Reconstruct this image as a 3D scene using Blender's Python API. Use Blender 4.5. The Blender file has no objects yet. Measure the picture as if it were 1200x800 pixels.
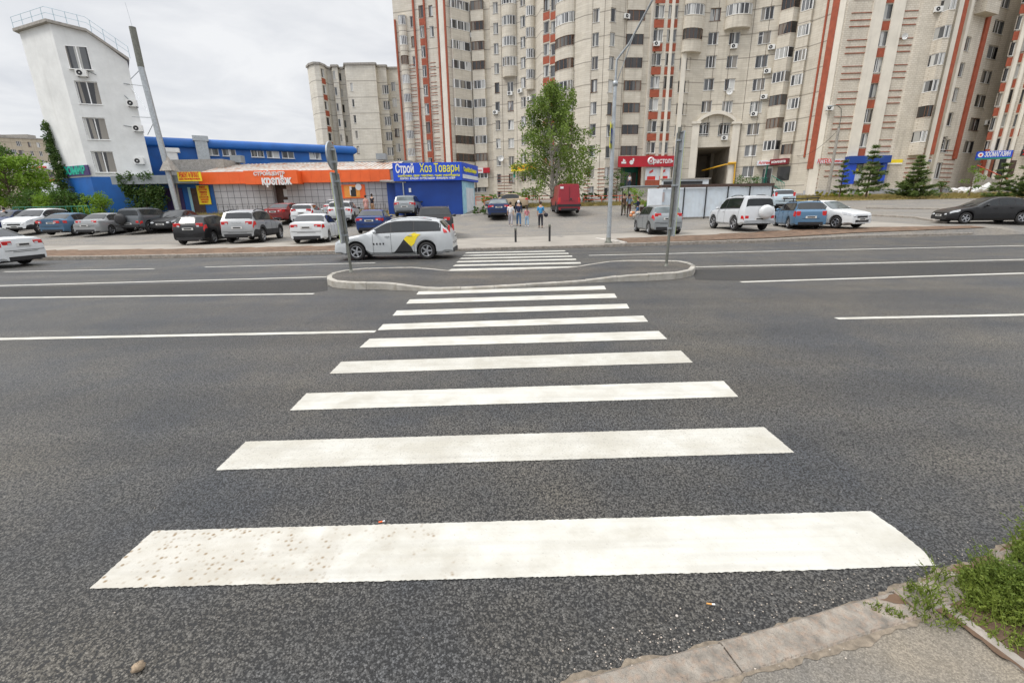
import bpy, bmesh, math, random
import numpy as np
from mathutils import Vector, Matrix, noise
random.seed(7)
R = math.radians
scene = bpy.context.scene
col = scene.collection

# ---------------------------------------------------------------- camera
CAM_H = 1.85
FW = Vector((0.00274088, 0.95858324, -0.28479932)).normalized()
RT = Vector((0.99984294, -0.00761362, -0.01600369)).normalized()
UP = RT.cross(FW).normalized()
FPX = 530.45
cd = bpy.data.cameras.new('camera')
cd.sensor_width = 36.0
cd.lens = 36.0 * FPX / 1200.0
cd.clip_start = 0.05
cd.clip_end = 2000
cam = bpy.data.objects.new('camera', cd)
col.objects.link(cam)
m = Matrix((RT, UP, -FW)).transposed().to_4x4()
m.translation = Vector((0, 0, CAM_H))
cam.matrix_world = m
scene.camera = cam

# ---------------------------------------------------------------- world: high bright overcast
SUN_EL, SUN_AZ = R(54), R(248)       # azimuth clockwise from +Y: sun behind the clouds, to the left
w = bpy.data.worlds.new('World')
scene.world = w
w.use_nodes = True
nt = w.node_tree
nt.nodes.clear()
def N(tree, t, **kw):
    n = tree.nodes.new(t)
    for k, v in kw.items():
        if k.startswith('i_'):
            n.inputs[k[2:].replace('_', ' ')].default_value = v
        else:
            setattr(n, k, v)
    return n
sky = N(nt, 'ShaderNodeTexSky', sky_type='NISHITA', sun_disc=False)
sky.sun_elevation = SUN_EL
sky.sun_rotation = SUN_AZ
sky.air_density = 1.0; sky.dust_density = 2.0
skm = N(nt, 'ShaderNodeVectorMath', operation='SCALE'); skm.inputs['Scale'].default_value = 1.0
nt.links.new(sky.outputs[0], skm.inputs[0])
tc = N(nt, 'ShaderNodeTexCoord')
sx = N(nt, 'ShaderNodeSeparateXYZ'); nt.links.new(tc.outputs['Generated'], sx.inputs[0])
# clouds: project the view direction on a flat layer
ab = N(nt, 'ShaderNodeMath', operation='MAXIMUM'); ab.inputs[1].default_value = 0.0
nt.links.new(sx.outputs['Z'], ab.inputs[0])
ad = N(nt, 'ShaderNodeMath', operation='ADD'); ad.inputs[1].default_value = 0.18
nt.links.new(ab.outputs[0], ad.inputs[0])
dx = N(nt, 'ShaderNodeMath', operation='DIVIDE'); dy = N(nt, 'ShaderNodeMath', operation='DIVIDE')
nt.links.new(sx.outputs['X'], dx.inputs[0]); nt.links.new(ad.outputs[0], dx.inputs[1])
nt.links.new(sx.outputs['Y'], dy.inputs[0]); nt.links.new(ad.outputs[0], dy.inputs[1])
cb = N(nt, 'ShaderNodeCombineXYZ'); nt.links.new(dx.outputs[0], cb.inputs[0]); nt.links.new(dy.outputs[0], cb.inputs[1])
nz = N(nt, 'ShaderNodeTexNoise'); nz.inputs['Scale'].default_value = 1.7; nz.inputs['Detail'].default_value = 6; nz.inputs['Roughness'].default_value = .55
nz.inputs['Distortion'].default_value = .4
nt.links.new(cb.outputs[0], nz.inputs['Vector'])
cr = N(nt, 'ShaderNodeValToRGB')
cr.color_ramp.elements[0].position = .36; cr.color_ramp.elements[0].color = (5.7, 5.85, 6.15, 1)
cr.color_ramp.elements[1].position = .62; cr.color_ramp.elements[1].color = (7.3, 7.35, 7.45, 1)
nt.links.new(nz.outputs[0], cr.inputs[0])
# overcast sky is brighter towards the zenith
mr = N(nt, 'ShaderNodeMapRange'); mr.inputs['From Min'].default_value = .35; mr.inputs['From Max'].default_value = 1.0
mr.inputs['To Min'].default_value = 1.0; mr.inputs['To Max'].default_value = 2.9
nt.links.new(sx.outputs['Z'], mr.inputs['Value'])
zm = N(nt, 'ShaderNodeVectorMath', operation='SCALE')
nt.links.new(cr.outputs[0], zm.inputs[0]); nt.links.new(mr.outputs[0], zm.inputs['Scale'])
mx = N(nt, 'ShaderNodeMix', data_type='RGBA'); mx.inputs['Factor'].default_value = .93
nt.links.new(skm.outputs[0], mx.inputs['A']); nt.links.new(zm.outputs[0], mx.inputs['B'])
bg = N(nt, 'ShaderNodeBackground'); bg.inputs['Strength'].default_value = 0.1
nt.links.new(mx.outputs['Result'], bg.inputs['Color'])
wo = N(nt, 'ShaderNodeOutputWorld'); nt.links.new(bg.outputs[0], wo.inputs[0])

sd = bpy.data.lights.new('sun', 'SUN')
sd.energy = 1.5; sd.angle = R(18); sd.color = (1.0, .955, .89)
so = bpy.data.objects.new('sun', sd)
col.objects.link(so)
sdir = Vector((math.sin(SUN_AZ) * math.cos(SUN_EL), math.cos(SUN_AZ) * math.cos(SUN_EL), math.sin(SUN_EL)))
so.rotation_euler = (-sdir).to_track_quat('-Z', 'Y').to_euler()
so.location = (0, -20, 60)
scene.view_settings.view_transform = 'Standard'
scene.view_settings.look = 'None'
scene.view_settings.exposure = 0.36
scene.view_settings.gamma = 1.0
scene.view_settings.use_curve_mapping = False

# ---------------------------------------------------------------- helpers
def pdir(px, py):
    return FW + RT * ((px - 600) / FPX) + UP * ((400 - py) / FPX)

KY = [(-60, 20.9), (-24, 20.0), (-21, 19.6), (-15.8, 19.4), (-10.5, 19.7), (-2.6, 20.4), (-.2, 20.7), (5.2, 21.3), (12.5, 22.3), (18, 23.8), (26, 24.6), (60, 26)]
def interp(tab, x):
    if x <= tab[0][0]: return tab[0][1]
    for (a, b), (c, d) in zip(tab, tab[1:]):
        if x <= c: return b + (d - b) * (x - a) / (c - a)
    return tab[-1][1]
def kerb_y(x): return interp(KY, x)
PROF = [(19, .10), (27, .14), (31, .22), (35, .42), (40, .92), (46, 1.62), (52, 2.1), (62, 2.7), (80, 3.0), (400, 3.0)]
def terr(x, y):
    z = interp(PROF, y)
    c = min(.4, .015 * max(0, x - 3))
    r = max(0, min(1, (y - 20) / 7)) * max(0, min(1, (52 - y) / 10))
    return z + c * r
def G(px, py, z=None):
    """point of the ground seen at a pixel; z=None follows the rising lot"""
    d = pdir(px, py)
    if z is not None:
        t = (z - CAM_H) / d.z
        return Vector((d.x * t, d.y * t, z))
    t = 5 / d.y
    while t * d.y < 150:
        zz = CAM_H + d.z * t
        if zz <= terr(d.x * t, d.y * t): break
        t += .05 / d.y
    return Vector((d.x * t, d.y * t, terr(d.x * t, d.y * t)))
def V(px, py, Y):
    d = pdir(px, py); t = Y / d.y
    return Vector((d.x * t, Y, CAM_H + d.z * t))
def GY(px, Y, off=0):
    """ground point at depth Y under the column of pixels px (near the horizon)"""
    p = V(px, 245, Y); return Vector((p.x, Y, terr(p.x, Y) + off))

class MB:
    def __init__(s): s.v = []; s.f = []; s.m = []; s.sm = []
    def add(s, vs, fs, mi=0, smooth=False):
        b = len(s.v); s.v += [tuple(v) for v in vs]
        for f in fs: s.f.append(tuple(b + i for i in f)); s.m.append(mi); s.sm.append(smooth)
    def box(s, c, size, mi=0, rz=0, M=None):
        hx, hy, hz = size[0] / 2, size[1] / 2, size[2] / 2
        vs = [Vector((x, y, z)) for z in (-hz, hz) for x, y in ((-hx, -hy), (hx, -hy), (hx, hy), (-hx, hy))]
        if M is not None: vs = [M @ v for v in vs]
        elif rz:
            q = Matrix.Rotation(rz, 3, 'Z'); vs = [q @ v for v in vs]
        c = Vector(c)
        s.add([v + c for v in vs], [(0, 3, 2, 1), (4, 5, 6, 7), (0, 1, 5, 4), (1, 2, 6, 5), (2, 3, 7, 6), (3, 0, 4, 7)], mi)
    def obox(s, O, a, b, c, mi=0):
        """box from corner O along three edge vectors"""
        O = Vector(O)
        vs = [O, O + a, O + a + b, O + b, O + c, O + a + c, O + a + b + c, O + b + c]
        fs = [(0, 3, 2, 1), (4, 5, 6, 7), (0, 1, 5, 4), (1, 2, 6, 5), (2, 3, 7, 6), (3, 0, 4, 7)]
        if a.cross(b).dot(c) < 0: fs = [f[::-1] for f in fs]
        s.add(vs, fs, mi)
    def prism(s, poly, z0, z1, mi=0, top=None):
        n = len(poly)
        a = sum(poly[i][0] * poly[(i + 1) % n][1] - poly[(i + 1) % n][0] * poly[i][1] for i in range(n))
        if a < 0: poly = poly[::-1]
        vs = [(p[0], p[1], z0) for p in poly] + [(p[0], p[1], z1) for p in poly]
        fs = [tuple(range(n))[::-1]] + [(i, (i + 1) % n, n + (i + 1) % n, n + i) for i in range(n)]
        s.add(vs, fs, mi); s.add(vs[n:], [tuple(range(n))], mi if top is None else top)
    def tube(s, pts, r, mi=0, n=8, cap=True, smooth=True):
        pts = [Vector(p) for p in pts]
        if not isinstance(r, (list, tuple)): r = [r] * len(pts)
        rings = []
        prev = None
        for i, p in enumerate(pts):
            d = (pts[min(i + 1, len(pts) - 1)] - pts[max(i - 1, 0)]).normalized()
            if prev is None:
                a = d.orthogonal().normalized()
            else:
                a = (prev - d * prev.dot(d)).normalized()
            prev = a
            b = d.cross(a)
            rings.append([p + (a * math.cos(2 * math.pi * k / n) + b * math.sin(2 * math.pi * k / n)) * r[i] for k in range(n)])
        vs = [v for rg in rings for v in rg]
        fs = [(i * n + k, i * n + (k + 1) % n, (i + 1) * n + (k + 1) % n, (i + 1) * n + k) for i in range(len(pts) - 1) for k in range(n)]
        s.add(vs, fs, mi, smooth)
        if cap:
            s.add(rings[0], [tuple(range(n))[::-1]], mi); s.add(rings[-1], [tuple(range(n))], mi)
    def lathe(s, prof, c=(0, 0, 0), axis='z', n=16, mi=0, smooth=True):
        vs = []
        for (r, h) in prof:
            for k in range(n):
                a = 2 * math.pi * k / n
                if axis == 'z': v = (r * math.cos(a), r * math.sin(a), h)
                elif axis == 'y': v = (r * math.cos(a), h, -r * math.sin(a))
                else: v = (h, r * math.cos(a), r * math.sin(a))
                vs.append((v[0] + c[0], v[1] + c[1], v[2] + c[2]))
        fs = [(i * n + k, i * n + (k + 1) % n, (i + 1) * n + (k + 1) % n, (i + 1) * n + k) for i in range(len(prof) - 1) for k in range(n)]
        s.add(vs, fs, mi, smooth)
    def ball(s, c, r, mi=0, n=8, rings=6, sc=(1, 1, 1), jit=0):
        prof = []
        vs = []; fs = []
        for i in range(rings + 1):
            th = math.pi * i / rings
            for k in range(n):
                a = 2 * math.pi * k / n
                q = r * (1 + jit * (random.random() - .5))
                vs.append((c[0] + q * math.sin(th) * math.cos(a) * sc[0], c[1] + q * math.sin(th) * math.sin(a) * sc[1], c[2] + q * math.cos(th) * sc[2]))
        for i in range(rings):
            for k in range(n):
                fs.append((i * n + k, (i + 1) * n + k, (i + 1) * n + (k + 1) % n, i * n + (k + 1) % n))
        s.add(vs, fs, mi, True)
    def mesh(s, name, mats, org=(0, 0, 0)):
        me = bpy.data.meshes.new(name)
        o = org
        me.from_pydata([(v[0] - o[0], v[1] - o[1], v[2] - o[2]) for v in s.v], [], s.f)
        if not isinstance(mats, (list, tuple)): mats = [mats]
        for q in mats: me.materials.append(q)
        me.polygons.foreach_set('material_index', s.m)
        me.polygons.foreach_set('use_smooth', s.sm)
        me.update()
        return me
    def build_each(s, name, mats, parent=None, world=True):
        """every box added becomes a part of its own"""
        for i in range(0, len(s.v), 8):
            c = MB(); c.add(s.v[i:i + 8], [tuple(j - i for j in f) for f in s.f if i <= f[0] < i + 8]); c.build(name, mats, parent, world=world)
    def build(s, name, mats, parent=None, world=False, bevel=0):
        org = (0, 0, 0)
        if world and parent is not None:
            q = parent; O = Vector((0, 0, 0))
            while q: O += q.location; q = q.parent
            org = O
        me = s.mesh(name, mats, org)
        ob = bpy.data.objects.new(name, me); col.objects.link(ob)
        if parent is not None: ob.parent = parent
        if bevel:
            b = ob.modifiers.new('b', 'BEVEL'); b.width = bevel; b.segments = 2; b.limit_method = 'ANGLE'
        return ob
def inst(name, me, parent, loc=(0, 0, 0), rz=0):
    o = bpy.data.objects.new(name, me); col.objects.link(o); o.parent = parent; o.location = loc; o.rotation_euler = (0, 0, rz)
    return o
def thing(name, label, cat, loc, rz=0, group=None):
    o = bpy.data.objects.new(name, None); col.objects.link(o)
    o.location = loc; o.rotation_euler = (0, 0, rz); o.empty_display_size = .3
    o['label'] = label; o['category'] = cat
    if group: o['group'] = group
    return o
def tag(o, label, cat, group=None, kind=None):
    o['label'] = label; o['category'] = cat
    if group: o['group'] = group
    if kind: o['kind'] = kind
    return o
def structure(o, label=None):
    o['kind'] = 'structure'
    if label: o['label'] = label
    return o

# ---------------------------------------------------------------- materials
def mat(name, c, rough=.7, var=.12, scale=3, metal=0, bump=0, bscale=60, spec=.5, coat=0, dirt=None, dirt_amt=0, rnd=0):
    """plain surface with mild blotches of tone (var), optional bump and dirt"""
    mt = bpy.data.materials.new(name); mt.use_nodes = True
    t = mt.node_tree; b = t.nodes['Principled BSDF']
    b.inputs['Roughness'].default_value = rough; b.inputs['Metallic'].default_value = metal
    b.inputs['Specular IOR Level'].default_value = spec
    if coat: b.inputs['Coat Weight'].default_value = coat; b.inputs['Coat Roughness'].default_value = .05
    tc = N(t, 'ShaderNodeTexCoord')
    nz = N(t, 'ShaderNodeTexNoise'); nz.inputs['Scale'].default_value = scale; nz.inputs['Detail'].default_value = 5
    t.links.new(tc.outputs['Object'], nz.inputs['Vector'])
    rp = N(t, 'ShaderNodeValToRGB')
    lo = [x * (1 - var) for x in c]; hi = [min(1, x * (1 + var)) for x in c]
    rp.color_ramp.elements[0].position = .3; rp.color_ramp.elements[1].position = .7
    rp.color_ramp.elements[0].color = (*lo, 1); rp.color_ramp.elements[1].color = (*hi, 1)
    t.links.new(nz.outputs[0], rp.inputs[0])
    out = rp.outputs[0]
    if dirt:
        n2 = N(t, 'ShaderNodeTexNoise'); n2.inputs['Scale'].default_value = scale * 2.3; n2.inputs['Detail'].default_value = 8
        t.links.new(tc.outputs['Object'], n2.inputs['Vector'])
        r2 = N(t, 'ShaderNodeMapRange'); r2.inputs['From Min'].default_value = .45; r2.inputs['From Max'].default_value = .7
        r2.inputs['To Max'].default_value = dirt_amt
        t.links.new(n2.outputs[0], r2.inputs['Value'])
        mm = N(t, 'ShaderNodeMix', data_type='RGBA'); mm.inputs['B'].default_value = (*dirt, 1)
        t.links.new(r2.outputs[0], mm.inputs['Factor']); t.links.new(out, mm.inputs['A']); out = mm.outputs['Result']
    if rnd:
        oi = N(t, 'ShaderNodeObjectInfo'); hs = N(t, 'ShaderNodeHueSaturation')
        r3 = N(t, 'ShaderNodeMapRange'); r3.inputs['To Min'].default_value = 1 - rnd; r3.inputs['To Max'].default_value = 1 + rnd
        t.links.new(oi.outputs['Random'], r3.inputs['Value']); t.links.new(r3.outputs[0], hs.inputs['Value'])
        t.links.new(out, hs.inputs['Color']); out = hs.outputs[0]
    t.links.new(out, b.inputs['Base Color'])
    if bump:
        n3 = N(t, 'ShaderNodeTexNoise'); n3.inputs['Scale'].default_value = bscale; n3.inputs['Detail'].default_value = 4
        t.links.new(tc.outputs['Object'], n3.inputs['Vector'])
        bp = N(t, 'ShaderNodeBump'); bp.inputs['Strength'].default_value = bump; bp.inputs['Distance'].default_value = .01
        t.links.new(n3.outputs[0], bp.inputs['Height']); t.links.new(bp.outputs[0], b.inputs['Normal'])
    return mt

def asphalt(name, dark, light, cell=95, tint=(1.0, .97, .92), bump=.9, rough=.75, blot=1.0):
    mt = bpy.data.materials.new(name); mt.use_nodes = True
    t = mt.node_tree; b = t.nodes['Principled BSDF']
    g = N(t, 'ShaderNodeNewGeometry')
    vo = N(t, 'ShaderNodeTexVoronoi'); vo.inputs['Scale'].default_value = cell; vo.feature = 'F1'; vo.inputs['Randomness'].default_value = 1
    t.links.new(g.outputs['Position'], vo.inputs['Vector'])
    n1 = N(t, 'ShaderNodeTexNoise'); n1.inputs['Scale'].default_value = 46; n1.inputs['Detail'].default_value = 6; n1.inputs['Roughness'].default_value = .7
    t.links.new(g.outputs['Position'], n1.inputs['Vector'])
    n2 = N(t, 'ShaderNodeTexNoise'); n2.inputs['Scale'].default_value = .55; n2.inputs['Detail'].default_value = 7; n2.inputs['Roughness'].default_value = .62
    t.links.new(g.outputs['Position'], n2.inputs['Vector'])
    # height: rounded stones
    h = N(t, 'ShaderNodeMapRange'); h.inputs['From Min'].default_value = 0; h.inputs['From Max'].default_value = .75
    h.inputs['To Min'].default_value = 1; h.inputs['To Max'].default_value = 0
    t.links.new(vo.outputs['Distance'], h.inputs['Value'])
    hm = N(t, 'ShaderNodeMath', operation='MULTIPLY'); t.links.new(h.outputs[0], hm.inputs[0])
    nr = N(t, 'ShaderNodeMapRange'); nr.inputs['From Min'].default_value = .38; nr.inputs['From Max'].default_value = .53
    nr.inputs['To Min'].default_value = .0; nr.inputs['To Max'].default_value = 1
    t.links.new(n1.outputs[0], nr.inputs['Value']); t.links.new(nr.outputs[0], hm.inputs[1])
    rp = N(t, 'ShaderNodeValToRGB')
    e = rp.color_ramp.elements
    e[0].position = .02; e[0].color = (*[x * dark for x in tint], 1)
    e[1].position = .75; e[1].color = (*[x * light for x in tint], 1)
    q = e.new(.30); q.color = (*[x * (dark * .3 + light * .7) for x in tint], 1)
    t.links.new(hm.outputs[0], rp.inputs[0])
    # stone to stone difference
    ms = N(t, 'ShaderNodeMix', data_type='RGBA', blend_type='MULTIPLY'); ms.inputs['Factor'].default_value = .55
    sc = N(t, 'ShaderNodeSeparateColor'); t.links.new(vo.outputs['Color'], sc.inputs[0])
    r4 = N(t, 'ShaderNodeMapRange'); r4.inputs['To Min'].default_value = .5; r4.inputs['To Max'].default_value = 1.6
    t.links.new(sc.outputs[0], r4.inputs['Value'])
    t.links.new(rp.outputs[0], ms.inputs['A']); t.links.new(r4.outputs[0], ms.inputs['B'])
    # wide blotches, warmer where dusty
    bl = N(t, 'ShaderNodeValToRGB'); bl.color_ramp.elements[0].position = .36; bl.color_ramp.elements[1].position = .66
    bl.color_ramp.elements[0].color = (.66, .72, .82, 1); bl.color_ramp.elements[1].color = (1.34, 1.24, 1.06, 1)
    t.links.new(n2.outputs[0], bl.inputs[0])
    mb = N(t, 'ShaderNodeMix', data_type='RGBA', blend_type='MULTIPLY'); mb.inputs['Factor'].default_value = blot
    t.links.new(ms.outputs['Result'], mb.inputs['A']); t.links.new(bl.outputs[0], mb.inputs['B'])
    # faint wear along the lanes (streaks run with the traffic, along X)
    mp = N(t, 'ShaderNodeMapping'); mp.inputs['Scale'].default_value = (.05, 1.3, 1)
    t.links.new(g.outputs['Position'], mp.inputs[0])
    n5 = N(t, 'ShaderNodeTexNoise'); n5.inputs['Scale'].default_value = 1.0; n5.inputs['Detail'].default_value = 4
    t.links.new(mp.outputs[0], n5.inputs['Vector'])
    r5 = N(t, 'ShaderNodeMapRange'); r5.inputs['From Min'].default_value = .3; r5.inputs['From Max'].default_value = .7; r5.inputs['To Min'].default_value = 1 - .22 * blot; r5.inputs['To Max'].default_value = 1 + .22 * blot
    t.links.new(n5.outputs[0], r5.inputs['Value'])
    m5 = N(t, 'ShaderNodeVectorMath', operation='SCALE'); t.links.new(mb.outputs['Result'], m5.inputs[0]); t.links.new(r5.outputs[0], m5.inputs['Scale'])
    # sparse oil drips and dark stains
    n8 = N(t, 'ShaderNodeTexNoise'); n8.inputs['Scale'].default_value = 1.9; n8.inputs['Detail'].default_value = 5; n8.inputs['Roughness'].default_value = .75; t.links.new(g.outputs['Position'], n8.inputs['Vector'])
    r8 = N(t, 'ShaderNodeMapRange'); r8.inputs['From Min'].default_value = .60; r8.inputs['From Max'].default_value = .70; r8.inputs['To Min'].default_value = 1; r8.inputs['To Max'].default_value = .62
    t.links.new(n8.outputs[0], r8.inputs['Value'])
    m8 = N(t, 'ShaderNodeVectorMath', operation='SCALE'); t.links.new(m5.outputs[0], m8.inputs[0]); t.links.new(r8.outputs[0], m8.inputs['Scale'])
    t.links.new(m8.outputs[0], b.inputs['Base Color'])
    b.inputs['Roughness'].default_value = rough
    bp = N(t, 'ShaderNodeBump'); bp.inputs['Strength'].default_value = bump; bp.inputs['Distance'].default_value = .010
    t.links.new(hm.outputs[0], bp.inputs['Height']); t.links.new(bp.outputs[0], b.inputs['Normal'])
    return mt

def wall_mat(name, base, brick=None, seam=True, stain=(.16, .13, .10), stain_amt=.35, z0=1.2, floor=2.8):
    """facade: floor seams and rain stains placed by world height; optional large brick joints"""
    mt = bpy.data.materials.new(name); mt.use_nodes = True
    t = mt.node_tree; b = t.nodes['Principled BSDF']; b.inputs['Roughness'].default_value = .9
    b.inputs['Specular IOR Level'].default_value = .2
    g = N(t, 'ShaderNodeNewGeometry'); s = N(t, 'ShaderNodeSeparateXYZ'); t.links.new(g.outputs['Position'], s.inputs[0])
    nz = N(t, 'ShaderNodeTexNoise'); nz.inputs['Scale'].default_value = .5; nz.inputs['Detail'].default_value = 8; nz.inputs['Roughness'].default_value = .7
    t.links.new(g.outputs['Position'], nz.inputs['Vector'])
    rp = N(t, 'ShaderNodeValToRGB'); rp.color_ramp.elements[0].position = .3; rp.color_ramp.elements[1].position = .7
    rp.color_ramp.elements[0].color = (*[x * .88 for x in base], 1); rp.color_ramp.elements[1].color = (*[x * 1.1 for x in base], 1)
    t.links.new(nz.outputs[0], rp.inputs[0]); out = rp.outputs[0]
    if brick:
        cb = N(t, 'ShaderNodeCombineXYZ'); t.links.new(s.outputs['X'], cb.inputs[0]); t.links.new(s.outputs['Z'], cb.inputs[1])
        bt = N(t, 'ShaderNodeTexBrick'); bt.inputs['Scale'].default_value = 1; bt.inputs['Brick Width'].default_value = brick[0]; bt.inputs['Row Height'].default_value = brick[1]
        bt.inputs['Mortar Size'].default_value = brick[2]; bt.offset = 0.5
        bt.inputs['Color1'].default_value = (1, 1, 1, 1); bt.inputs['Color2'].default_value = (.88, .87, .85, 1); bt.inputs['Mortar'].default_value = (.62, .56, .5, 1)
        t.links.new(cb.outputs[0], bt.inputs['Vector'])
        mm = N(t, 'ShaderNodeMix', data_type='RGBA', blend_type='MULTIPLY'); mm.inputs['Factor'].default_value = .8
        t.links.new(out, mm.inputs['A']); t.links.new(bt.outputs[0], mm.inputs['B']); out = mm.outputs['Result']
    # vertical rain streaks
    mp = N(t, 'ShaderNodeMapping'); mp.inputs['Scale'].default_value = (2.2, 2.2, .12); t.links.new(g.outputs['Position'], mp.inputs[0])
    n2 = N(t, 'ShaderNodeTexNoise'); n2.inputs['Scale'].default_value = 1; n2.inputs['Detail'].default_value = 6; t.links.new(mp.outputs[0], n2.inputs['Vector'])
    r2 = N(t, 'ShaderNodeMapRange'); r2.inputs['From Min'].default_value = .52; r2.inputs['From Max'].default_value = .75; r2.inputs['To Max'].default_value = stain_amt
    t.links.new(n2.outputs[0], r2.inputs['Value'])
    m2 = N(t, 'ShaderNodeMix', data_type='RGBA'); m2.inputs['B'].default_value = (*stain, 1)
    t.links.new(r2.outputs[0], m2.inputs['Factor']); t.links.new(out, m2.inputs['A']); out = m2.outputs['Result']
    if seam:
        a = N(t, 'ShaderNodeMath', operation='SUBTRACT'); a.inputs[1].default_value = z0; t.links.new(s.outputs['Z'], a.inputs[0])
        pm = N(t, 'ShaderNodeMath', operation='PINGPONG'); pm.inputs[1].default_value = floor / 2; t.links.new(a.outputs[0], pm.inputs[0])
        lt = N(t, 'ShaderNodeMapRange'); lt.inputs['From Min'].default_value = .025; lt.inputs['From Max'].default_value = .09; lt.inputs['To Min'].default_value = .6; lt.inputs['To Max'].default_value = 0
        t.links.new(pm.outputs[0], lt.inputs['Value'])
        m3 = N(t, 'ShaderNodeMix', data_type='RGBA'); m3.inputs['B'].default_value = (.10, .08, .065, 1)
        t.links.new(lt.outputs[0], m3.inputs['Factor']); t.links.new(out, m3.inputs['A']); out = m3.outputs['Result']
    t.links.new(out, b.inputs['Base Color'])
    return mt

def glass_mat(name, cols, rough=.07, cell=.9):
    """window glass: what hangs behind it differs from window to window"""
    mt = bpy.data.materials.new(name); mt.use_nodes = True
    t = mt.node_tree; b = t.nodes['Principled BSDF']; b.inputs['Roughness'].default_value = rough
    b.inputs['Specular IOR Level'].default_value = .8
    oi = N(t, 'ShaderNodeObjectInfo'); tc = N(t, 'ShaderNodeTexCoord')
    ad = N(t, 'ShaderNodeVectorMath', operation='ADD'); t.links.new(tc.outputs['Object'], ad.inputs[0]); t.links.new(oi.outputs['Location'], ad.inputs[1])
    mp = N(t, 'ShaderNodeMapping'); mp.inputs['Scale'].default_value = (1 / cell, .02, .03); t.links.new(ad.outputs[0], mp.inputs[0])
    vo = N(t, 'ShaderNodeTexWhiteNoise'); vo.noise_dimensions = '1D'
    n1 = N(t, 'ShaderNodeTexNoise'); n1.inputs['Scale'].default_value = 1.0; n1.inputs['Detail'].default_value = 0; t.links.new(mp.outputs[0], n1.inputs['Vector'])
    a = N(t, 'ShaderNodeMath', operation='MULTIPLY_ADD'); a.inputs[1].default_value = .9; t.links.new(n1.outputs[0], a.inputs[0])
    t.links.new(oi.outputs['Random'], a.inputs[2])
    fr = N(t, 'ShaderNodeMath', operation='FRACT'); t.links.new(a.outputs[0], fr.inputs[0])
    rp = N(t, 'ShaderNodeValToRGB'); rp.color_ramp.interpolation = 'CONSTANT'
    e = rp.color_ramp.elements
    e[0].color = (*cols[0], 1); e[1].position = 1 / len(cols); e[1].color = (*cols[1], 1)
    for i, c in enumerate(cols[2:]): q = e.new((i + 2) / len(cols)); q.color = (*c, 1)
    t.links.new(fr.outputs[0], rp.inputs[0]); t.links.new(rp.outputs[0], b.inputs['Base Color'])
    return mt

M = {}
M['road'] = asphalt('asphalt road', .005, .15, cell=92, tint=(1.0, .98, .945), bump=1.0, rough=.50)
M['roaddark'] = asphalt('fresh asphalt strip', .006, .075, cell=98, tint=(1.0, .95, .90), bump=1.0, rough=.7, blot=.6)
M['lot'] = asphalt('worn asphalt lot', .135, .265, cell=60, tint=(1.0, .93, .83), bump=.2, rough=.9, blot=.35)
M['islandtop'] = asphalt('island asphalt', .02, .12, cell=70, tint=(1.0, .92, .84), bump=.4)
M['pave'] = asphalt('old pavement asphalt', .135, .185, cell=170, tint=(1.0, .92, .81), bump=.3, rough=.9)
M['kerb'] = mat('kerb concrete', (.31, .28, .245), .9, .25, 7, bump=.5, bscale=50, dirt=(.20, .16, .12), dirt_amt=.7)
M['kerbnear'] = mat('worn granite kerb', (.25, .222, .188), .9, .35, 14, bump=1.4, bscale=70, dirt=(.31, .22, .16), dirt_amt=.6)
M['islandkerb'] = mat('pale island kerb', (.38, .36, .32), .9, .2, 3, bump=.4, bscale=40, dirt=(.25, .22, .17), dirt_amt=.6)
M['slab'] = mat('pale concrete slab', (.50, .47, .43), .9, .12, 3, bump=.3, bscale=40)
M['soil'] = mat('bare soil', (.13, .08, .05), 1, .45, 2.5, bump=1, bscale=22, dirt=(.22, .155, .105), dirt_amt=.55)
M['sand'] = mat('road dust', (.20, .165, .125), 1, .35, 30, bump=.8, bscale=80)
M['dry'] = mat('dry grass', (.30, .22, .085), 1, .4, 1.2, bump=1, bscale=20, dirt=(.12, .13, .04), dirt_amt=.8)
M['paver'] = mat('light paving', (.29, .265, .23), .95, .15, .7, bump=.2, bscale=30)
M['asphalt_back'] = M['lot']
M['beige'] = wall_mat('beige render blocks', (.63, .585, .50), brick=(1.1, .27, .008), stain_amt=.2)
M['beige_brick'] = wall_mat('cream brickwork', (.63, .585, .505), brick=(.42, .21, .016), seam=False, stain_amt=.25)
M['beige_plain'] = wall_mat('cream pilaster', (.71, .665, .58), seam=False, stain_amt=.2)
M['farwall'] = wall_mat('distant block', (.66, .63, .56), brick=(1.1, .3, .01), stain_amt=.15, z0=.2)
M['oldwall'] = wall_mat('distant panel block', (.46, .40, .31), seam=True, stain_amt=.3, z0=.2)
M['plinth'] = mat('grey plinth', (.36, .36, .37), .9, .2, 1.5)
M['orange'] = mat('orange panel', (.33, .075, .035), .75, .18, 2.5, dirt=(.28, .08, .045), dirt_amt=.5)
M['brickband'] = mat('rust brick band', (.30, .11, .065), .85, .3, 4)
M['seam'] = mat('facade joint', (.13, .10, .08), .9, .3, 3)
M['pvc'] = mat('white window frame', (.74, .74, .73), .45, .06, 3, rnd=.12)
M['wood'] = mat('brown window frame', (.16, .08, .045), .6, .3, 5, rnd=.2)
M['glass'] = glass_mat('window glass', [(.02, .022, .025), (.10, .105, .11), (.40, .40, .38), (.03, .03, .032), (.17, .175, .18), (.55, .55, .53), (.05, .05, .055), (.24, .22, .19)])
M['glassdark'] = glass_mat('dark glass and loggia shade', [(.012, .012, .014), (.03, .03, .03), (.05, .04, .035), (.02, .02, .02), (.10, .10, .095), (.18, .15, .12)])  # dark glass; also painted shade inside open balconies
M['white'] = mat('white paint', (.74, .74, .72), .6, .06, 3)
M['towerwhite'] = wall_mat('pale grey render', (.72, .73, .72), seam=False, stain_amt=.12, stain=(.34, .33, .3))
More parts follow.
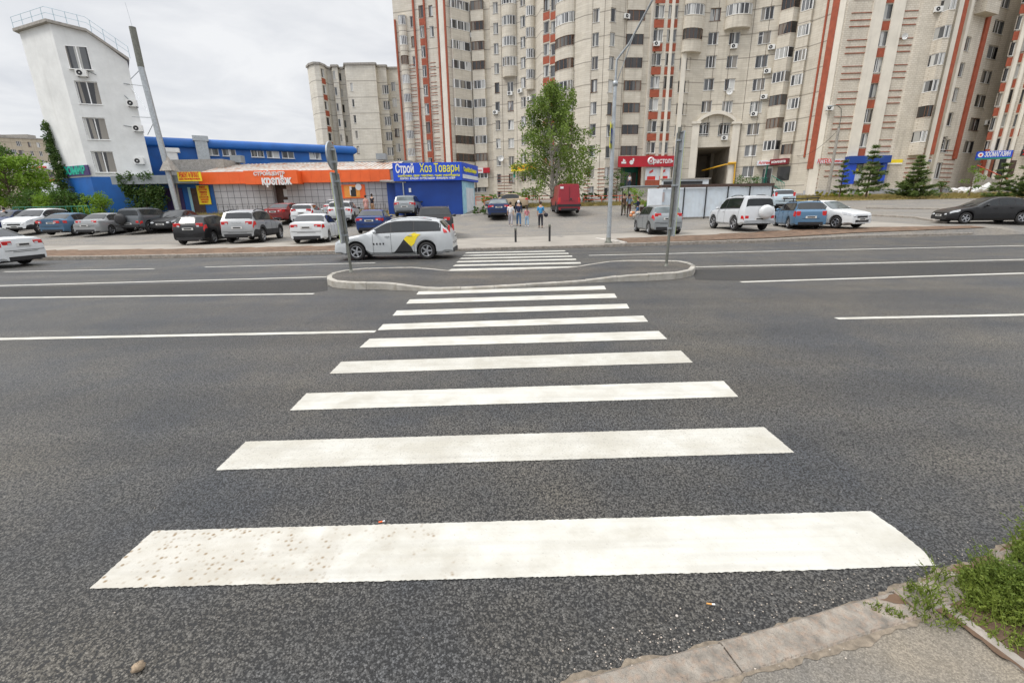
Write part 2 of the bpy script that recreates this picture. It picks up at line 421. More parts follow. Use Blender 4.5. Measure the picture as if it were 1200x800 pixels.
M['blue'] = mat('cobalt blue cladding', (.008, .115, .42), .5, .12, .6, dirt=(.015, .08, .27), dirt_amt=.4)
M['bluedark'] = mat('deep blue shop panel', (.004, .045, .26), .5, .15, .8)
M['bluesign'] = mat('bright blue signboard', (.010, .07, .55), .4, .06, 1)
M['orangesign'] = mat('orange fascia', (.80, .13, .025), .45, .08, 1.5)
M['yellow'] = mat('yellow board', (.80, .62, .02), .5, .06, 2)
M['yellowtext'] = mat('yellow lettering', (.78, .74, .05), .5, .02, 2)
M['redtext'] = mat('red lettering', (.62, .03, .02), .5, .05, 2)
M['redsign'] = mat('crimson signboard', (.42, .008, .02), .4, .08, 1)
M['darkred'] = mat('dark red sign', (.20, .012, .02), .45, .1, 2)
M['whitetext'] = mat('white lettering', (.74, .74, .74), .5, .02, 2)
M['green'] = mat('green painted metal', (.01, .19, .13), .5, .15, 3)
M['teal'] = mat('teal lettering', (.02, .42, .30), .5, .1, 3)
M['purple'] = mat('purple sign ground', (.05, .03, .13), .5, .2, 3)
M['skyblue'] = mat('light blue poster', (.34, .60, .72), .6, .15, 2)
M['whiteposter'] = mat('white poster', (.66, .70, .74), .6, .1, 2)
M['greytile'] = mat('grey wall tile', (.42, .42, .44), .6, .1, 1.2)
M['tilejoint'] = mat('tile joint', (.10, .10, .11), .8, .1, 2)
M['tinroof'] = mat('rusting white tin roof', (.52, .49, .45), .5, .1, .6, dirt=(.40, .18, .08), dirt_amt=1.0)
M['greymetal'] = mat('grey painted metal', (.25, .275, .29), .5, .12, 2)
M['galv'] = mat('galvanised steel', (.42, .45, .47), .38, .15, 6, metal=.55, dirt=(.30, .31, .30), dirt_amt=.4)
M['postgrey'] = mat('weathered post paint', (.17, .175, .15), .55, .2, 5, metal=.3, dirt=(.10, .095, .08), dirt_amt=.6)
M['black'] = mat('black plastic', (.018, .018, .02), .6, .2, 6)
M['rubber'] = mat('tyre rubber', (.022, .021, .021), .85, .3, 12)
M['rim'] = mat('alloy rim', (.45, .46, .48), .3, .08, 4, metal=.8)
M['carglass'] = mat('tinted car glass', (.012, .015, .017), .05, .3, 2, spec=.5)
M['carglasslight'] = mat('clear car glass', (.09, .115, .12), .05, .5, 1.4, spec=.6)
M['taillight'] = mat('red lamp lens', (.50, .012, .012), .15, .2, 8, coat=.6)
M['headlight'] = mat('clear lamp lens', (.50, .52, .54), .12, .25, 12, coat=.8)
M['amber'] = mat('amber lens', (.7, .22, .02), .2, .1, 8)
M['plate'] = mat('number plate', (.62, .62, .60), .5, .05, 4)
M['chrome'] = mat('chrome trim', (.60, .61, .62), .15, .05, 4, metal=1)
M['concrete'] = mat('weathered concrete', (.33, .31, .28), .9, .2, 4, bump=.3, dirt=(.16, .14, .12), dirt_amt=.5)
M['hoard'] = mat('pale blue steel sheet', (.58, .64, .69), .5, .05, .7, dirt=(.46, .48, .49), dirt_amt=.5)
M['bark'] = mat('brown bark', (.12, .085, .06), .95, .4, 12, bump=1, bscale=30)
M['birchbark'] = mat('birch bark', (.50, .47, .42), .85, .2, 6, dirt=(.06, .05, .045), dirt_amt=.95)
M['brown'] = mat('brown door', (.07, .04, .03), .6, .3, 4)
M['yellowpipe'] = mat('yellow gas pipe', (.65, .36, .02), .5, .1, 4)
M['railred'] = mat('red low rail', (.55, .09, .04), .6, .15, 4)
M['recess'] = mat('brown passage plaster', (.40, .355, .29), .95, .2, 1)  # one even brown tone for the passage walls
def leafmat(name, a, b, tr=.35):
    mt = bpy.data.materials.new(name); mt.use_nodes = True
    t = mt.node_tree; p = t.nodes['Principled BSDF']; p.inputs['Roughness'].default_value = .6; p.inputs['Specular IOR Level'].default_value = .3
    g = N(t, 'ShaderNodeNewGeometry'); rp = N(t, 'ShaderNodeValToRGB')
    rp.color_ramp.elements[0].color = (*a, 1); rp.color_ramp.elements[1].color = (*b, 1)
    n = N(t, 'ShaderNodeTexNoise'); n.inputs['Scale'].default_value = 1.1; n.inputs['Detail'].default_value = 2; t.links.new(g.outputs['Position'], n.inputs['Vector'])
    ad = N(t, 'ShaderNodeMath', operation='MULTIPLY_ADD'); ad.inputs[1].default_value = .5
    t.links.new(g.outputs['Random Per Island'], ad.inputs[0])
    mr = N(t, 'ShaderNodeMapRange'); mr.inputs['From Min'].default_value = .3; mr.inputs['From Max'].default_value = .7; mr.inputs['To Max'].default_value = .5
    t.links.new(n.outputs[0], mr.inputs['Value']); t.links.new(mr.outputs[0], ad.inputs[2])
    t.links.new(ad.outputs[0], rp.inputs[0]); t.links.new(rp.outputs[0], p.inputs['Base Color'])
    tl = N(t, 'ShaderNodeBsdfTranslucent'); t.links.new(rp.outputs[0], tl.inputs[0])
    mx = N(t, 'ShaderNodeMixShader'); mx.inputs[0].default_value = tr
    t.links.new(p.outputs[0], mx.inputs[1]); t.links.new(tl.outputs[0], mx.inputs[2])
    t.links.new(mx.outputs[0], t.nodes['Material Output'].inputs[0])
    return mt
M['birchleaf'] = leafmat('birch leaves', (.075, .13, .02), (.25, .34, .07))
M['pineleaf'] = leafmat('pine needles', (.045, .085, .02), (.17, .23, .05), .25)
M['bushleaf'] = leafmat('bush leaves', (.08, .17, .015), (.25, .38, .04))
M['darkleaf'] = leafmat('dark tree leaves', (.03, .07, .014), (.10, .19, .03))
M['ivyleaf'] = leafmat('ivy leaves', (.03, .075, .02), (.10, .16, .035))
M['weedleaf'] = leafmat('weed leaves', (.055, .105, .012), (.27, .33, .06), .35)
M['yellowleaf'] = leafmat('yellow flower bed', (.14, .16, .02), (.42, .36, .03))
M['grassblade'] = leafmat('dry grass blades', (.16, .15, .04), (.45, .36, .15))

def paint_mat(name, worn):
    mt = bpy.data.materials.new(name); mt.use_nodes = True
    t = mt.node_tree; b = t.nodes['Principled BSDF']; b.inputs['Roughness'].default_value = .7
    g = N(t, 'ShaderNodeNewGeometry')
    n = N(t, 'ShaderNodeTexNoise'); n.inputs['Scale'].default_value = 2.2; n.inputs['Detail'].default_value = 8; n.inputs['Roughness'].default_value = .65
    t.links.new(g.outputs['Position'], n.inputs['Vector'])
    rp = N(t, 'ShaderNodeValToRGB'); rp.color_ramp.elements[0].position = .34 + worn; rp.color_ramp.elements[1].position = .56 + worn * 1.6
    rp.color_ramp.elements[0].color = (.42, .40, .345, 1); rp.color_ramp.elements[1].color = (.53, .52, .475, 1)
    t.links.new(n.outputs[0], rp.inputs[0])
    # little brown spatters, gathered in clumps
    v = N(t, 'ShaderNodeTexVoronoi'); v.inputs['Scale'].default_value = 34; t.links.new(g.outputs['Position'], v.inputs['Vector'])
    sp = N(t, 'ShaderNodeMapRange'); sp.inputs['From Min'].default_value = .04; sp.inputs['From Max'].default_value = .46; sp.inputs['To Min'].default_value = 1; sp.inputs['To Max'].default_value = 0
    t.links.new(v.outputs['Distance'], sp.inputs['Value'])
    ps = N(t, 'ShaderNodeSeparateXYZ'); t.links.new(g.outputs['Position'], ps.inputs[0])
    # the spatter lies on the left end of the nearest bar
    xx = N(t, 'ShaderNodeMapRange'); xx.inputs['From Min'].default_value = -1.9; xx.inputs['From Max'].default_value = .2; xx.inputs['To Min'].default_value = .3; xx.inputs['To Max'].default_value = -.12
    t.links.new(ps.outputs['X'], xx.inputs['Value'])
    yy = N(t, 'ShaderNodeMapRange'); yy.inputs['From Min'].default_value = 2.5; yy.inputs['From Max'].default_value = 3.0; yy.inputs['To Min'].default_value = 0; yy.inputs['To Max'].default_value = -.4
    t.links.new(ps.outputs['Y'], yy.inputs['Value'])
    n2 = N(t, 'ShaderNodeTexNoise'); n2.inputs['Scale'].default_value = 5; n2.inputs['Detail'].default_value = 3; t.links.new(g.outputs['Position'], n2.inputs['Vector'])
    a1 = N(t, 'ShaderNodeMath', operation='ADD'); t.links.new(n2.outputs[0], a1.inputs[0]); t.links.new(xx.outputs[0], a1.inputs[1])
    a2 = N(t, 'ShaderNodeMath', operation='ADD'); t.links.new(a1.outputs[0], a2.inputs[0]); t.links.new(yy.outputs[0], a2.inputs[1])
    r2 = N(t, 'ShaderNodeMapRange'); r2.inputs['From Min'].default_value = .52; r2.inputs['From Max'].default_value = .72
    t.links.new(a2.outputs[0], r2.inputs['Value'])
    mm = N(t, 'ShaderNodeMath', operation='MULTIPLY'); vs_ = N(t, 'ShaderNodeSeparateColor'); t.links.new(v.outputs['Color'], vs_.inputs[0])
    gt = N(t, 'ShaderNodeMapRange'); gt.inputs['From Min'].default_value = .35; gt.inputs['From Max'].default_value = .9; t.links.new(vs_.outputs[0], gt.inputs['Value'])
    m0 = N(t, 'ShaderNodeMath', operation='MULTIPLY'); t.links.new(sp.outputs[0], m0.inputs[0]); t.links.new(gt.outputs[0], m0.inputs[1])
    m1 = N(t, 'ShaderNodeMath', operation='MULTIPLY_ADD'); m1.inputs[1].default_value = 1.3; m1.inputs[2].default_value = .16; t.links.new(m0.outputs[0], m1.inputs[0])
    t.links.new(m1.outputs[0], mm.inputs[0]); t.links.new(r2.outputs[0], mm.inputs[1])
    mx = N(t, 'ShaderNodeMix', data_type='RGBA'); mx.inputs['B'].default_value = (.22, .155, .085, 1)
    t.links.new(mm.outputs[0], mx.inputs['Factor']); t.links.new(rp.outputs[0], mx.inputs['A'])
    # pits where the asphalt shows through
    n3 = N(t, 'ShaderNodeTexNoise'); n3.inputs['Scale'].default_value = 70; n3.inputs['Detail'].default_value = 4; n3.inputs['Roughness'].default_value = .7
    t.links.new(g.outputs['Position'], n3.inputs['Vector'])
    r3 = N(t, 'ShaderNodeMapRange'); r3.inputs['From Min'].default_value = .62 - worn; r3.inputs['From Max'].default_value = .74 - worn; r3.inputs['To Max'].default_value = .75
    t.links.new(n3.outputs[0], r3.inputs['Value'])
    m3 = N(t, 'ShaderNodeMix', data_type='RGBA'); m3.inputs['B'].default_value = (.2, .19, .17, 1)
    t.links.new(r3.outputs[0], m3.inputs['Factor']); t.links.new(mx.outputs['Result'], m3.inputs['A'])
    # grey tyre scuffs running with the traffic
    mp = N(t, 'ShaderNodeMapping'); mp.inputs['Scale'].default_value = (.7, 16, 1); t.links.new(g.outputs['Position'], mp.inputs[0])
    n6 = N(t, 'ShaderNodeTexNoise'); n6.inputs['Scale'].default_value = 1; n6.inputs['Detail'].default_value = 6; t.links.new(mp.outputs[0], n6.inputs['Vector'])
    r6 = N(t, 'ShaderNodeMapRange'); r6.inputs['From Min'].default_value = .46; r6.inputs['From Max'].default_value = .72; r6.inputs['To Min'].default_value = 0; r6.inputs['To Max'].default_value = .38
    t.links.new(n6.outputs[0], r6.inputs['Value'])
    m6 = N(t, 'ShaderNodeMix', data_type='RGBA'); m6.inputs['B'].default_value = (.34, .325, .29, 1)
    t.links.new(r6.outputs[0], m6.inputs['Factor']); t.links.new(m3.outputs['Result'], m6.inputs['A'])
    t.links.new(m6.outputs['Result'], b.inputs['Base Color'])
    bp = N(t, 'ShaderNodeBump'); bp.inputs['Strength'].default_value = .35; bp.inputs['Distance'].default_value = .004
    t.links.new(n3.outputs[0], bp.inputs['Height']); t.links.new(bp.outputs[0], b.inputs['Normal'])
    return mt
M['paint'] = paint_mat('road paint', .0)
M['paintworn'] = paint_mat('worn road paint', .06)
# ---------------------------------------------------------------- ground, road, kerbs, markings
def sheet(name, rows, mt, smooth=False, kind='structure'):
    """rows: list of lists of points (same length)"""
    b = MB(); n = len(rows[0])
    vs = [p for r in rows for p in r]
    fs = [(i * n + k, i * n + k + 1, (i + 1) * n + k + 1, (i + 1) * n + k) for i in range(len(rows) - 1) for k in range(n - 1)]
    b.add(vs, fs, 0, smooth)
    o = b.build(name, mt); o['kind'] = kind
    return o
XS = [-400, -200, -120, -80] + [-60 + 2 * i for i in range(61)] + [80, 120, 200, 400]
def lift(x, off):
    y = kerb_y(x) + off
    if off <= 0: return -.06
    z = terr(x, y)
    if x > 27: z *= min(1, off / 1.6)
    return z
OFF = [-100, -.03, .1, .2, 1.2, 2.4, 3.6, 5, 6.5, 8, 10, 12, 14, 16, 18, 20, 22, 24, 26, 28, 30, 33, 36, 39, 42, 48, 56, 62, 90, 150, 400]
sheet('ground', [[(x, kerb_y(x) + o, lift(x, o)) for x in XS] for o in OFF], M['lot'], True)
def rstrip(name, mt, x0, x1, o0, o1, e=.012, step=1.0, jag=0, seed=1, taper=None):
    rnd = random.Random(seed)
    n = max(2, int((x1 - x0) / step)); xs = [x0 + (x1 - x0) * i / n for i in range(n + 1)]
    k = max(2, int((o1 - o0) / .6))
    rows = []
    edge = {i: rnd.uniform(-jag, jag) for i in range(n + 1)}
    for j in range(k + 1):
        row = []
        for i, x in enumerate(xs):
            a = o0; c = o1 + edge[i]
            if taper: c = a + (c - a) * taper(x)
            off = a + (c - a) * j / k
            row.append((x, kerb_y(x) + off, lift(x, max(off, .11)) + e))
        rows.append(row)
    return sheet(name, rows, mt)
rstrip('sidewalk', M['paver'], -60, 24, .17, 6.3, .010, jag=.1)
rstrip('soil_strip', M['soil'], -60, -3.9, .17, 3.2, .035, jag=.3, seed=3, step=.4)
rstrip('soil_strip', M['soil'], 5.6, 25.6, .17, 3.0, .035, jag=.25, seed=4, step=.4, taper=lambda x: .35 + .65 * min(1, (25.6 - x) / 8))
# road sheet
rows = []
for f in (-60, -30, -10, 0, 5, 10, 15, 18): rows.append([(x, f, 0) for x in XS])
rows.append([(x, kerb_y(x) + (.02 if x < 27 else .25), 0) for x in XS])
sheet('road', rows, M['road'])

def kerbstones(name, pts, w, z0, z1, mt, ln=1.0, gap=.012, jit=.006, closed=False, seed=5, zf=None, wob=0):
    """row of kerb stones whose outer edge follows pts (plan); width goes to the left of the path"""
    rnd = random.Random(seed); b = MB()
    P = [Vector((p[0], p[1], 0)) for p in pts]
    if closed: P.append(P[0])
    # resample
    L = [0]
    for a, c in zip(P, P[1:]): L.append(L[-1] + (c - a).length)
    def at(s):
        s = max(0, min(L[-1], s))
        for i in range(len(P) - 1):
            if s <= L[i + 1]: return P[i].lerp(P[i + 1], (s - L[i]) / max(1e-6, L[i + 1] - L[i]))
        return P[-1].copy()
    n = max(1, round(L[-1] / ln)); st = L[-1] / n
    for i in range(n):
        s0, s1 = i * st + gap / 2, (i + 1) * st - gap / 2
        sub = max(1, int(ln / .25)); dz = rnd.uniform(-jit, jit)
        ring = []
        for j in range(sub + 1):
            s = s0 + (s1 - s0) * j / sub
            p = at(s); d = (at(s + .05) - at(s - .05)).normalized(); nn = Vector((-d.y, d.x, 0))
            zt = (zf(p) if zf else z1) + dz + rnd.uniform(-.002, .002)
            zb = z0 if not zf else zt - (z1 - z0)
            c = .018; p = p + nn * rnd.uniform(-wob, wob)
            ring.append([p + Vector((0, 0, zb)), p + Vector((0, 0, zt - c)), p + nn * c + Vector((0, 0, zt)), p + nn * (w - c) + Vector((0, 0, zt)), p + nn * w + Vector((0, 0, zt - c)), p + nn * w + Vector((0, 0, zb))])
        vs = [v for r in ring for v in r]
        fs = [(q * 6 + k, (q + 1) * 6 + k, (q + 1) * 6 + (k + 1) % 6, q * 6 + (k + 1) % 6) for q in range(sub) for k in range(6)]
        fs += [tuple(range(6)), tuple(range(sub * 6, sub * 6 + 6))[::-1]]
        b.add(vs, fs)
    o = b.build(name, mt); o['kind'] = 'structure'
    return o
def kpts(x0, x1, off=0, step=.5):
    n = int(abs(x1 - x0) / step); return [(x0 + (x1 - x0) * i / n, kerb_y(x0 + (x1 - x0) * i / n) + off) for i in range(n + 1)]
kerbstones('far_kerb', kpts(-60, -3.2), .16, -.05, .15, M['kerb'], seed=1)
kerbstones('far_kerb', kpts(-3.18, 4.4), .16, -.05, .118, M['kerb'], seed=2)
e0 = kpts(4.42, 24.6); e0 += [(25.3, 24.8), (25.8, 25.1), (25.7, 25.5), (24.8, 25.9)]
kerbstones('far_kerb', e0, .16, -.05, .15, M['kerb'], seed=3)
# short returns of kerb at the mouth of the crossing
for (a, c, sd_) in (((-3.3, 20.7), (-2.7, 23.6), 7), ((4.6, 24.6), (5.4, 21.6), 8)):
    kerbstones('crossing_kerb', [a, c], .14, .0, .20, M['slab'], seed=sd_, ln=.9)
# lot edge kerb on the right, beside the side road
p1, p2, p3 = G(1010, 252), G(1075, 256), G(1110, 262)
kerbstones('lot_kerb', [(p.x, p.y) for p in (p3, p2, p1)], .15, 0, .22, M['kerb'], seed=9, zf=lambda p: terr(p.x, p.y) + .12)
p1, p2, p3 = G(1015, 244.5), G(1120, 246), G(1200, 248)
kerbstones('lot_kerb', [(p.x, p.y) for p in (p3, p2, p1)], .15, 0, .22, M['kerb'], seed=10, zf=lambda p: terr(p.x, p.y) + .10)
p1, p2 = G(541, 254), G(580, 251)
kerbstones('lot_kerb', [(p.x, p.y) for p in (p1, p2)], .2, 0, .25, M['slab'], seed=11, zf=lambda p: terr(p.x, p.y) + .16)

# dry verges following the slope
def gstrip(name, mt, x0, x1, y0, y1, e=.03, jag=.3, seed=2):
    rnd = random.Random(seed); n = int((x1 - x0) / 1.0); k = 12; rows = []
    ed = [(rnd.uniform(-jag, jag), rnd.uniform(-jag, jag)) for i in range(n + 1)]
    for j in range(k + 1):
        row = []
        for i in range(n + 1):
            x = x0 + (x1 - x0) * i / n
            a = (y0(x) if callable(y0) else y0) + ed[i][0]; c = (y1(x) if callable(y1) else y1)
            y = a + (c - a) * j / k
            row.append((x, y, terr(x, y) + e + .05 * noise.noise((x * .8, y * .8, 0))))
        rows.append(row)
    return sheet(name, rows, mt)
gstrip('verge', M['dry'], -60, -10.5, lambda x: 40.6 + .02 * (x + 30), 47.5)
gstrip('verge', M['dry'], 0, 17, 47.5, 50.5, seed=3)
gstrip('verge', M['dry'], 28, 75, lambda x: 47 if x < 60 else 46, 60, seed=4)

# island -------------------------------------------------------------
ipx = [(384, 333.5), (391, 337), (412, 339), (441, 339), (475, 340.5), (514, 341.5), (560, 339.5), (610, 337), (656, 334), (690, 331.5), (725, 330), (763, 329), (795, 327), (812, 323), (815, 318),
       (809, 314.6), (796, 312), (782, 311.3), (740, 311), (725, 311.5), (687, 313.8), (664, 316), (591, 318.4), (533, 319.6), (503, 319.2), (457, 319.8), (430, 320.5), (405, 323), (390, 326.5), (384, 330)]
ip = [G(x, y, 0) for x, y in ipx]
def idz(x): return .075 + .095 * min(1, max(0, (abs(x - .1) - 1.9) / 1.1))
kerbstones('island_kerb', [(p.x, p.y) for p in ip], .14, -.02, .16, M['islandkerb'], ln=.8, closed=True, seed=12, gap=.008, zf=lambda p: idz(p.x))
# smooth fill inside the ring, following the dropped middle
front = ip[:15]; back = ip[15:][::-1]
def along(path, t):
    L = [0]
    for a, c in zip(path, path[1:]): L.append(L[-1] + (c - a).length)
    s = t * L[-1]
    for i in range(len(path) - 1):
        if s <= L[i + 1] + 1e-6: return path[i].lerp(path[i + 1], (s - L[i]) / max(1e-6, L[i + 1] - L[i]))
    return path[-1].copy()
rows = []
for j in range(7):
    row = []
    for i in range(41):
        t = .012 + .976 * i / 40
        a, c = along(front, t), along(back, t); f = .05 + .9 * j / 6
        p = a.lerp(c, f); row.append((p.x, p.y, idz(p.x) - .008 + .012 * noise.noise((p.x * 2, p.y * 2, 3))))
    rows.append(row)
sheet('island', rows, M['islandtop'])

# markings -----------------------------------------------------------
def ragged(poly, name, mt, z=.004, jit=.0045, st=.03, seed=0):
    rnd = random.Random(seed); out = []
    n = len(poly)
    for i in range(n):
        a, c = Vector(poly[i][:2]), Vector(poly[(i + 1) % n][:2]); L = (c - a).length; k = max(1, min(380, int(L / st)))
        nn = Vector((-(c - a).y, (c - a).x)) / max(L, 1e-6)
        for j in range(k):
            p = a.lerp(c, j / k) + (nn * rnd.uniform(-jit, jit) if j else Vector((0, 0)))
            out.append((p.x, p.y, z))
    me = bpy.data.meshes.new(name)
    bm = bmesh.new(); vs = [bm.verts.new(v) for v in out]; f = bm.faces.new(vs)
    if f.normal.z < 0 or True:
        f.normal_update()
        if f.normal.z < 0: f.normal_flip()
    bm.to_mesh(me); bm.free(); me.materials.append(mt)
    o = bpy.data.objects.new(name, me); col.objects.link(o); o['kind'] = 'structure'
    return o
bars = [([(105, 690), (180, 622), (200, 621.5), (620, 610), (1020, 599), (1046, 617), (1058, 626), (1079, 643), (1097, 663), (1050, 664), (960, 668), (600, 677)], 0),
        ([(253, 551), (288, 517.5), (895, 500.5), (931, 530.5)], 1), ([(340, 481), (359, 461), (848, 446.5), (865, 465)], 1), ([(386, 438), (400, 424), (798, 411), (812, 425)], 1),
        ([(421, 407.5), (433, 397), (772, 388), (782, 397.5)], 1), ([(442.5, 387), (449, 380), (754, 370), (759.5, 377)], 1), ([(460, 370), (465, 364), (734.5, 356), (737.5, 361.5)], 1),
        ([(476, 356), (480, 351), (720, 344), (723, 349)], 1), ([(488, 345.3), (490.5, 341.5), (708, 335), (710.5, 339.3)], 1)]
for i, (pl, wn) in enumerate(bars):
    ragged([G(x, y, 0) for x, y in pl], 'crosswalk_stripe', M['paintworn' if wn and i in (1, 3) else 'paint'], seed=i, jit=.0032 if i < 3 else .0025, st=.012 if i < 3 else .03)
a = G(526, 316.5, 0); c = G(684, 311.5, 0)
for i in range(6):
    y0 = 13.95 + 1.08 * i
    yl = lambda x: y0 + .03 * (x - a.x)
    ragged([(a.x, yl(a.x)), (c.x, yl(c.x)), (c.x + .05, yl(c.x) + .42), (a.x + .05, yl(a.x) + .42)], 'crosswalk_stripe', M['paint'], seed=20 + i, jit=.004, st=.1)
def line(px, w=.15, name='lane_line', seed=0):
    A, B = G(*px[0], 0), G(*px[1], 0); d = (B - A).normalized(); nn = Vector((-d.y, d.x, 0)) * w / 2
    ragged([A - nn, B - nn, B + nn, A + nn], name, M['paint'], seed=seed, st=.12, jit=.004, z=.0035)
for i, (p0, p1, wd) in enumerate([((-60, 398.5), (440, 388.5), .13), ((980, 373.3), (1290, 367), .13), ((-60, 350), (368, 344.3), .13), ((-60, 336.5), (383, 324.5), .14),
                              ((5, 318.5), (181, 315), .14), ((240, 313), (440, 308), .14), ((690, 299.3), (1260, 286.5), .16), ((868, 330.5), (1270, 318), .15), ((790, 313.5), (1270, 302.5), .15)]):
    line((p0, p1), wd, seed=40 + i)

for pl in (((-60, 338), (200, 332), (383, 327), (384, 340.5), (368, 343), (-60, 348.5)), ((812, 316), (1000, 310.5), (1270, 304.5), (1270, 316.5), (868, 329), (815, 328))):
    ragged([G(x, y, 0) for x, y in pl], 'asphalt_strip', M['roaddark'], z=.002, seed=61, jit=.01, st=.2)
# near pavement and its sunken kerb -----------------------------------
kp = [(560, 832), (625, 803), (700, 784), (770, 769), (840, 749), (900, 733), (950, 719), (1000, 704), (1050, 687.5), (1100, 670), (1150, 650), (1200, 628), (1260, 600)]
kw = [G(x, y, .03) for x, y in kp]
kw = [kw[0] + (kw[0] - kw[1]) * 8] + kw + [kw[-1] + (kw[-1] - kw[-2]) * 25]
path = [(p.x, p.y) for p in kw][::-1]
NK = kerbstones('near_kerb', path, .165, -.03, .035, M['kerbnear'], ln=.95, gap=.007, jit=.005, seed=15, wob=.012)
row0 = []; row1 = []
for i, p in enumerate(kw):
    q = kw[min(i + 1, len(kw) - 1)]; o_ = kw[max(0, i - 1)]; d = (q - o_).normalized(); nn = Vector((d.y, -d.x, 0))
    row0.append((p.x + nn.x * .15, p.y + nn.y * .15, .026)); row1.append((p.x + 14 * .45, -20, .026))
sheet('pavement', [row1, row0], M['pave'])
def grime(name, off0, off1, z, mt, seed, i0=1, i1=None):
    R0 = []; R1 = []; K = kw[i0:i1]
    for i in range(len(K) - 1):
        a_ = K[max(0, i - 1)]; d0_ = (K[i + 1] - K[i]).normalized(); L = (K[i + 1] - K[i]).length; k = max(2, min(60, int(L / .015)))
        for j in range(k):
            p = K[i].lerp(K[i + 1], j / k); nn = Vector((d0_.y, -d0_.x, 0)); n1 = noise.noise((p.x * 5, p.y * 5, seed)); n2 = noise.noise((p.x * 22, p.y * 22, seed + 7))
            q0 = p + nn * off0; q1 = p + nn * (off0 + (off1 - off0) * max(.1, .5 + n1 * .9 + n2 * .35)); R0.append((q0.x, q0.y, z)); R1.append((q1.x, q1.y, z))
    sheet(name, [R0, R1], mt)
grime('kerb_dirt', .15, .20, .0285, M['sand'], 3, 2, -1)
grime('kerb_dirt', .02, -.04, .0042, M['sand'], 4, 2, -1)
# edge slab of the lawn
a, c = G(1100, 712, .03), G(1215, 800, .03)
kerbstones('lawn_kerb', [(a.x, a.y), (c.x, c.y), (c.x + .5, c.y - .55)], .07, -.03, .045, M['kerb'], ln=.8, seed=16)
def dirt_patch(pts, name, mt, z, seed):
    rnd = random.Random(seed); P = [G(x, y, .03) for x, y in pts]
    out = []
    n = len(P)
    for i in range(n):
        for j in range(6):
            p = P[i].lerp(P[(i + 1) % n], j / 6); out.append((p.x + rnd.uniform(-.02, .02), p.y + rnd.uniform(-.02, .02)))
    return ragged(out, name, mt, z=z, jit=.006, st=.02, seed=seed)
dirt_patch([(1030, 700), (1075, 690), (1130, 660), (1200, 632), (1330, 600), (1500, 700), (1330, 840), (1215, 800), (1100, 714)], 'lawn_soil', M['soil'], .0375, 4)
#dirt_patch([(960, 725), (1030, 704), (1095, 712), (1130, 740), (1060, 745), (1000, 755)], 'sand_patch', M['paver'], .0315, 5)
# ---------------------------------------------------------------- facades
class Fac:
    """vertical wall between two plan points, left to right as seen from the road"""
    def __init__(s, A, B, z0, z1):
        s.A = Vector((A[0], A[1], 0)); s.B = Vector((B[0], B[1], 0)); s.d = (s.B - s.A).normalized()
        s.L = (s.B - s.A).length; s.n = Vector((s.d.y, -s.d.x, 0)); s.z0, s.z1 = z0, z1; s.op = []
        s.rz = math.atan2(s.d.y, s.d.x)
    def hit(s, px, py):
        d = pdir(px, py)
        # A + d*s = t*dir
        den = s.d.x * d.y - s.d.y * d.x
        t = (s.A.y * s.d.x - s.A.x * s.d.y) / (d.y * s.d.x - d.x * s.d.y)
        P = Vector((d.x * t, d.y * t, CAM_H + d.z * t))
        u = (Vector((P.x, P.y, 0)) - s.A).dot(s.d)
        return u, P.z
    def P(s, u, z, out=0): return s.A + s.d * u + s.n * out + Vector((0, 0, z))
    def wall(s, b, mi=0, depth=.16, rmi=None):
        us = sorted({0, s.L} | {max(0, min(s.L, v)) for o in s.op for v in o[:2]})
        zs = sorted({s.z0, s.z1} | {max(s.z0, min(s.z1, v)) for o in s.op for v in o[2:4]})
        def inside(u, z): return any(o[0] < u < o[1] and o[2] < z < o[3] for o in s.op)
        for i in range(len(us) - 1):
            if us[i + 1] - us[i] < 1e-5: continue
            run = None
            for j in range(len(zs) - 1):
                if inside((us[i] + us[i + 1]) / 2, (zs[j] + zs[j + 1]) / 2):
                    if run is not None: b.add([s.P(us[i], run), s.P(us[i + 1], run), s.P(us[i + 1], zs[j]), s.P(us[i], zs[j])], [(0, 1, 2, 3)], mi); run = None
                elif run is None: run = zs[j]
            if run is not None: b.add([s.P(us[i], run), s.P(us[i + 1], run), s.P(us[i + 1], s.z1), s.P(us[i], s.z1)], [(0, 1, 2, 3)], mi)
        for u0, u1, a, c in [o[:4] for o in s.op]:
            q = [s.P(u0, a), s.P(u1, a), s.P(u1, c), s.P(u0, c)]; k = [s.P(u0, a, -depth), s.P(u1, a, -depth), s.P(u1, c, -depth), s.P(u0, c, -depth)]
            for i in range(4):
                j = (i + 1) % 4; b.add([q[i], q[j], k[j], k[i]], [(0, 3, 2, 1)], mi if rmi is None else rmi)

WC = {}
def win_meshes(w, h, kind, wood):
    w = round(w * 10) / 10; h = round(h * 10) / 10
    key = (w, h, kind, wood)
    if key in WC: return WC[key]
    b = MB(); t = .065
    b.box((0, .03, t / 2), (w, .06, t)); b.box((0, .03, h - t / 2), (w, .06, t))
    b.box((-w / 2 + t / 2, .03, h / 2), (t, .06, h - 2 * t)); b.box((w / 2 - t / 2, .03, h / 2), (t, .06, h - 2 * t))
    xs = {'one': [], 'two': [0], 'off': [-w * .14], 'three': [-w / 6, w / 6], 'four': [-w / 4, 0, w / 4]}[kind]
    for x in xs: b.box((x, .03, h / 2), (.085, .062, h - 2 * t))
    if kind == 'off': b.box((-w * .32, .03, h * .68), (w * .3, .058, .05))
    b.box((0, -.10, -.02), (w + .1, .22, .03))
    f = b.mesh('window', M['wood'] if wood else M['pvc'])
    g = MB(); g.box((0, .035, h / 2), (w - t, .012, h - t)); gm = g.mesh('pane', M['glass'])
    WC[key] = (f, gm); return WC[key]
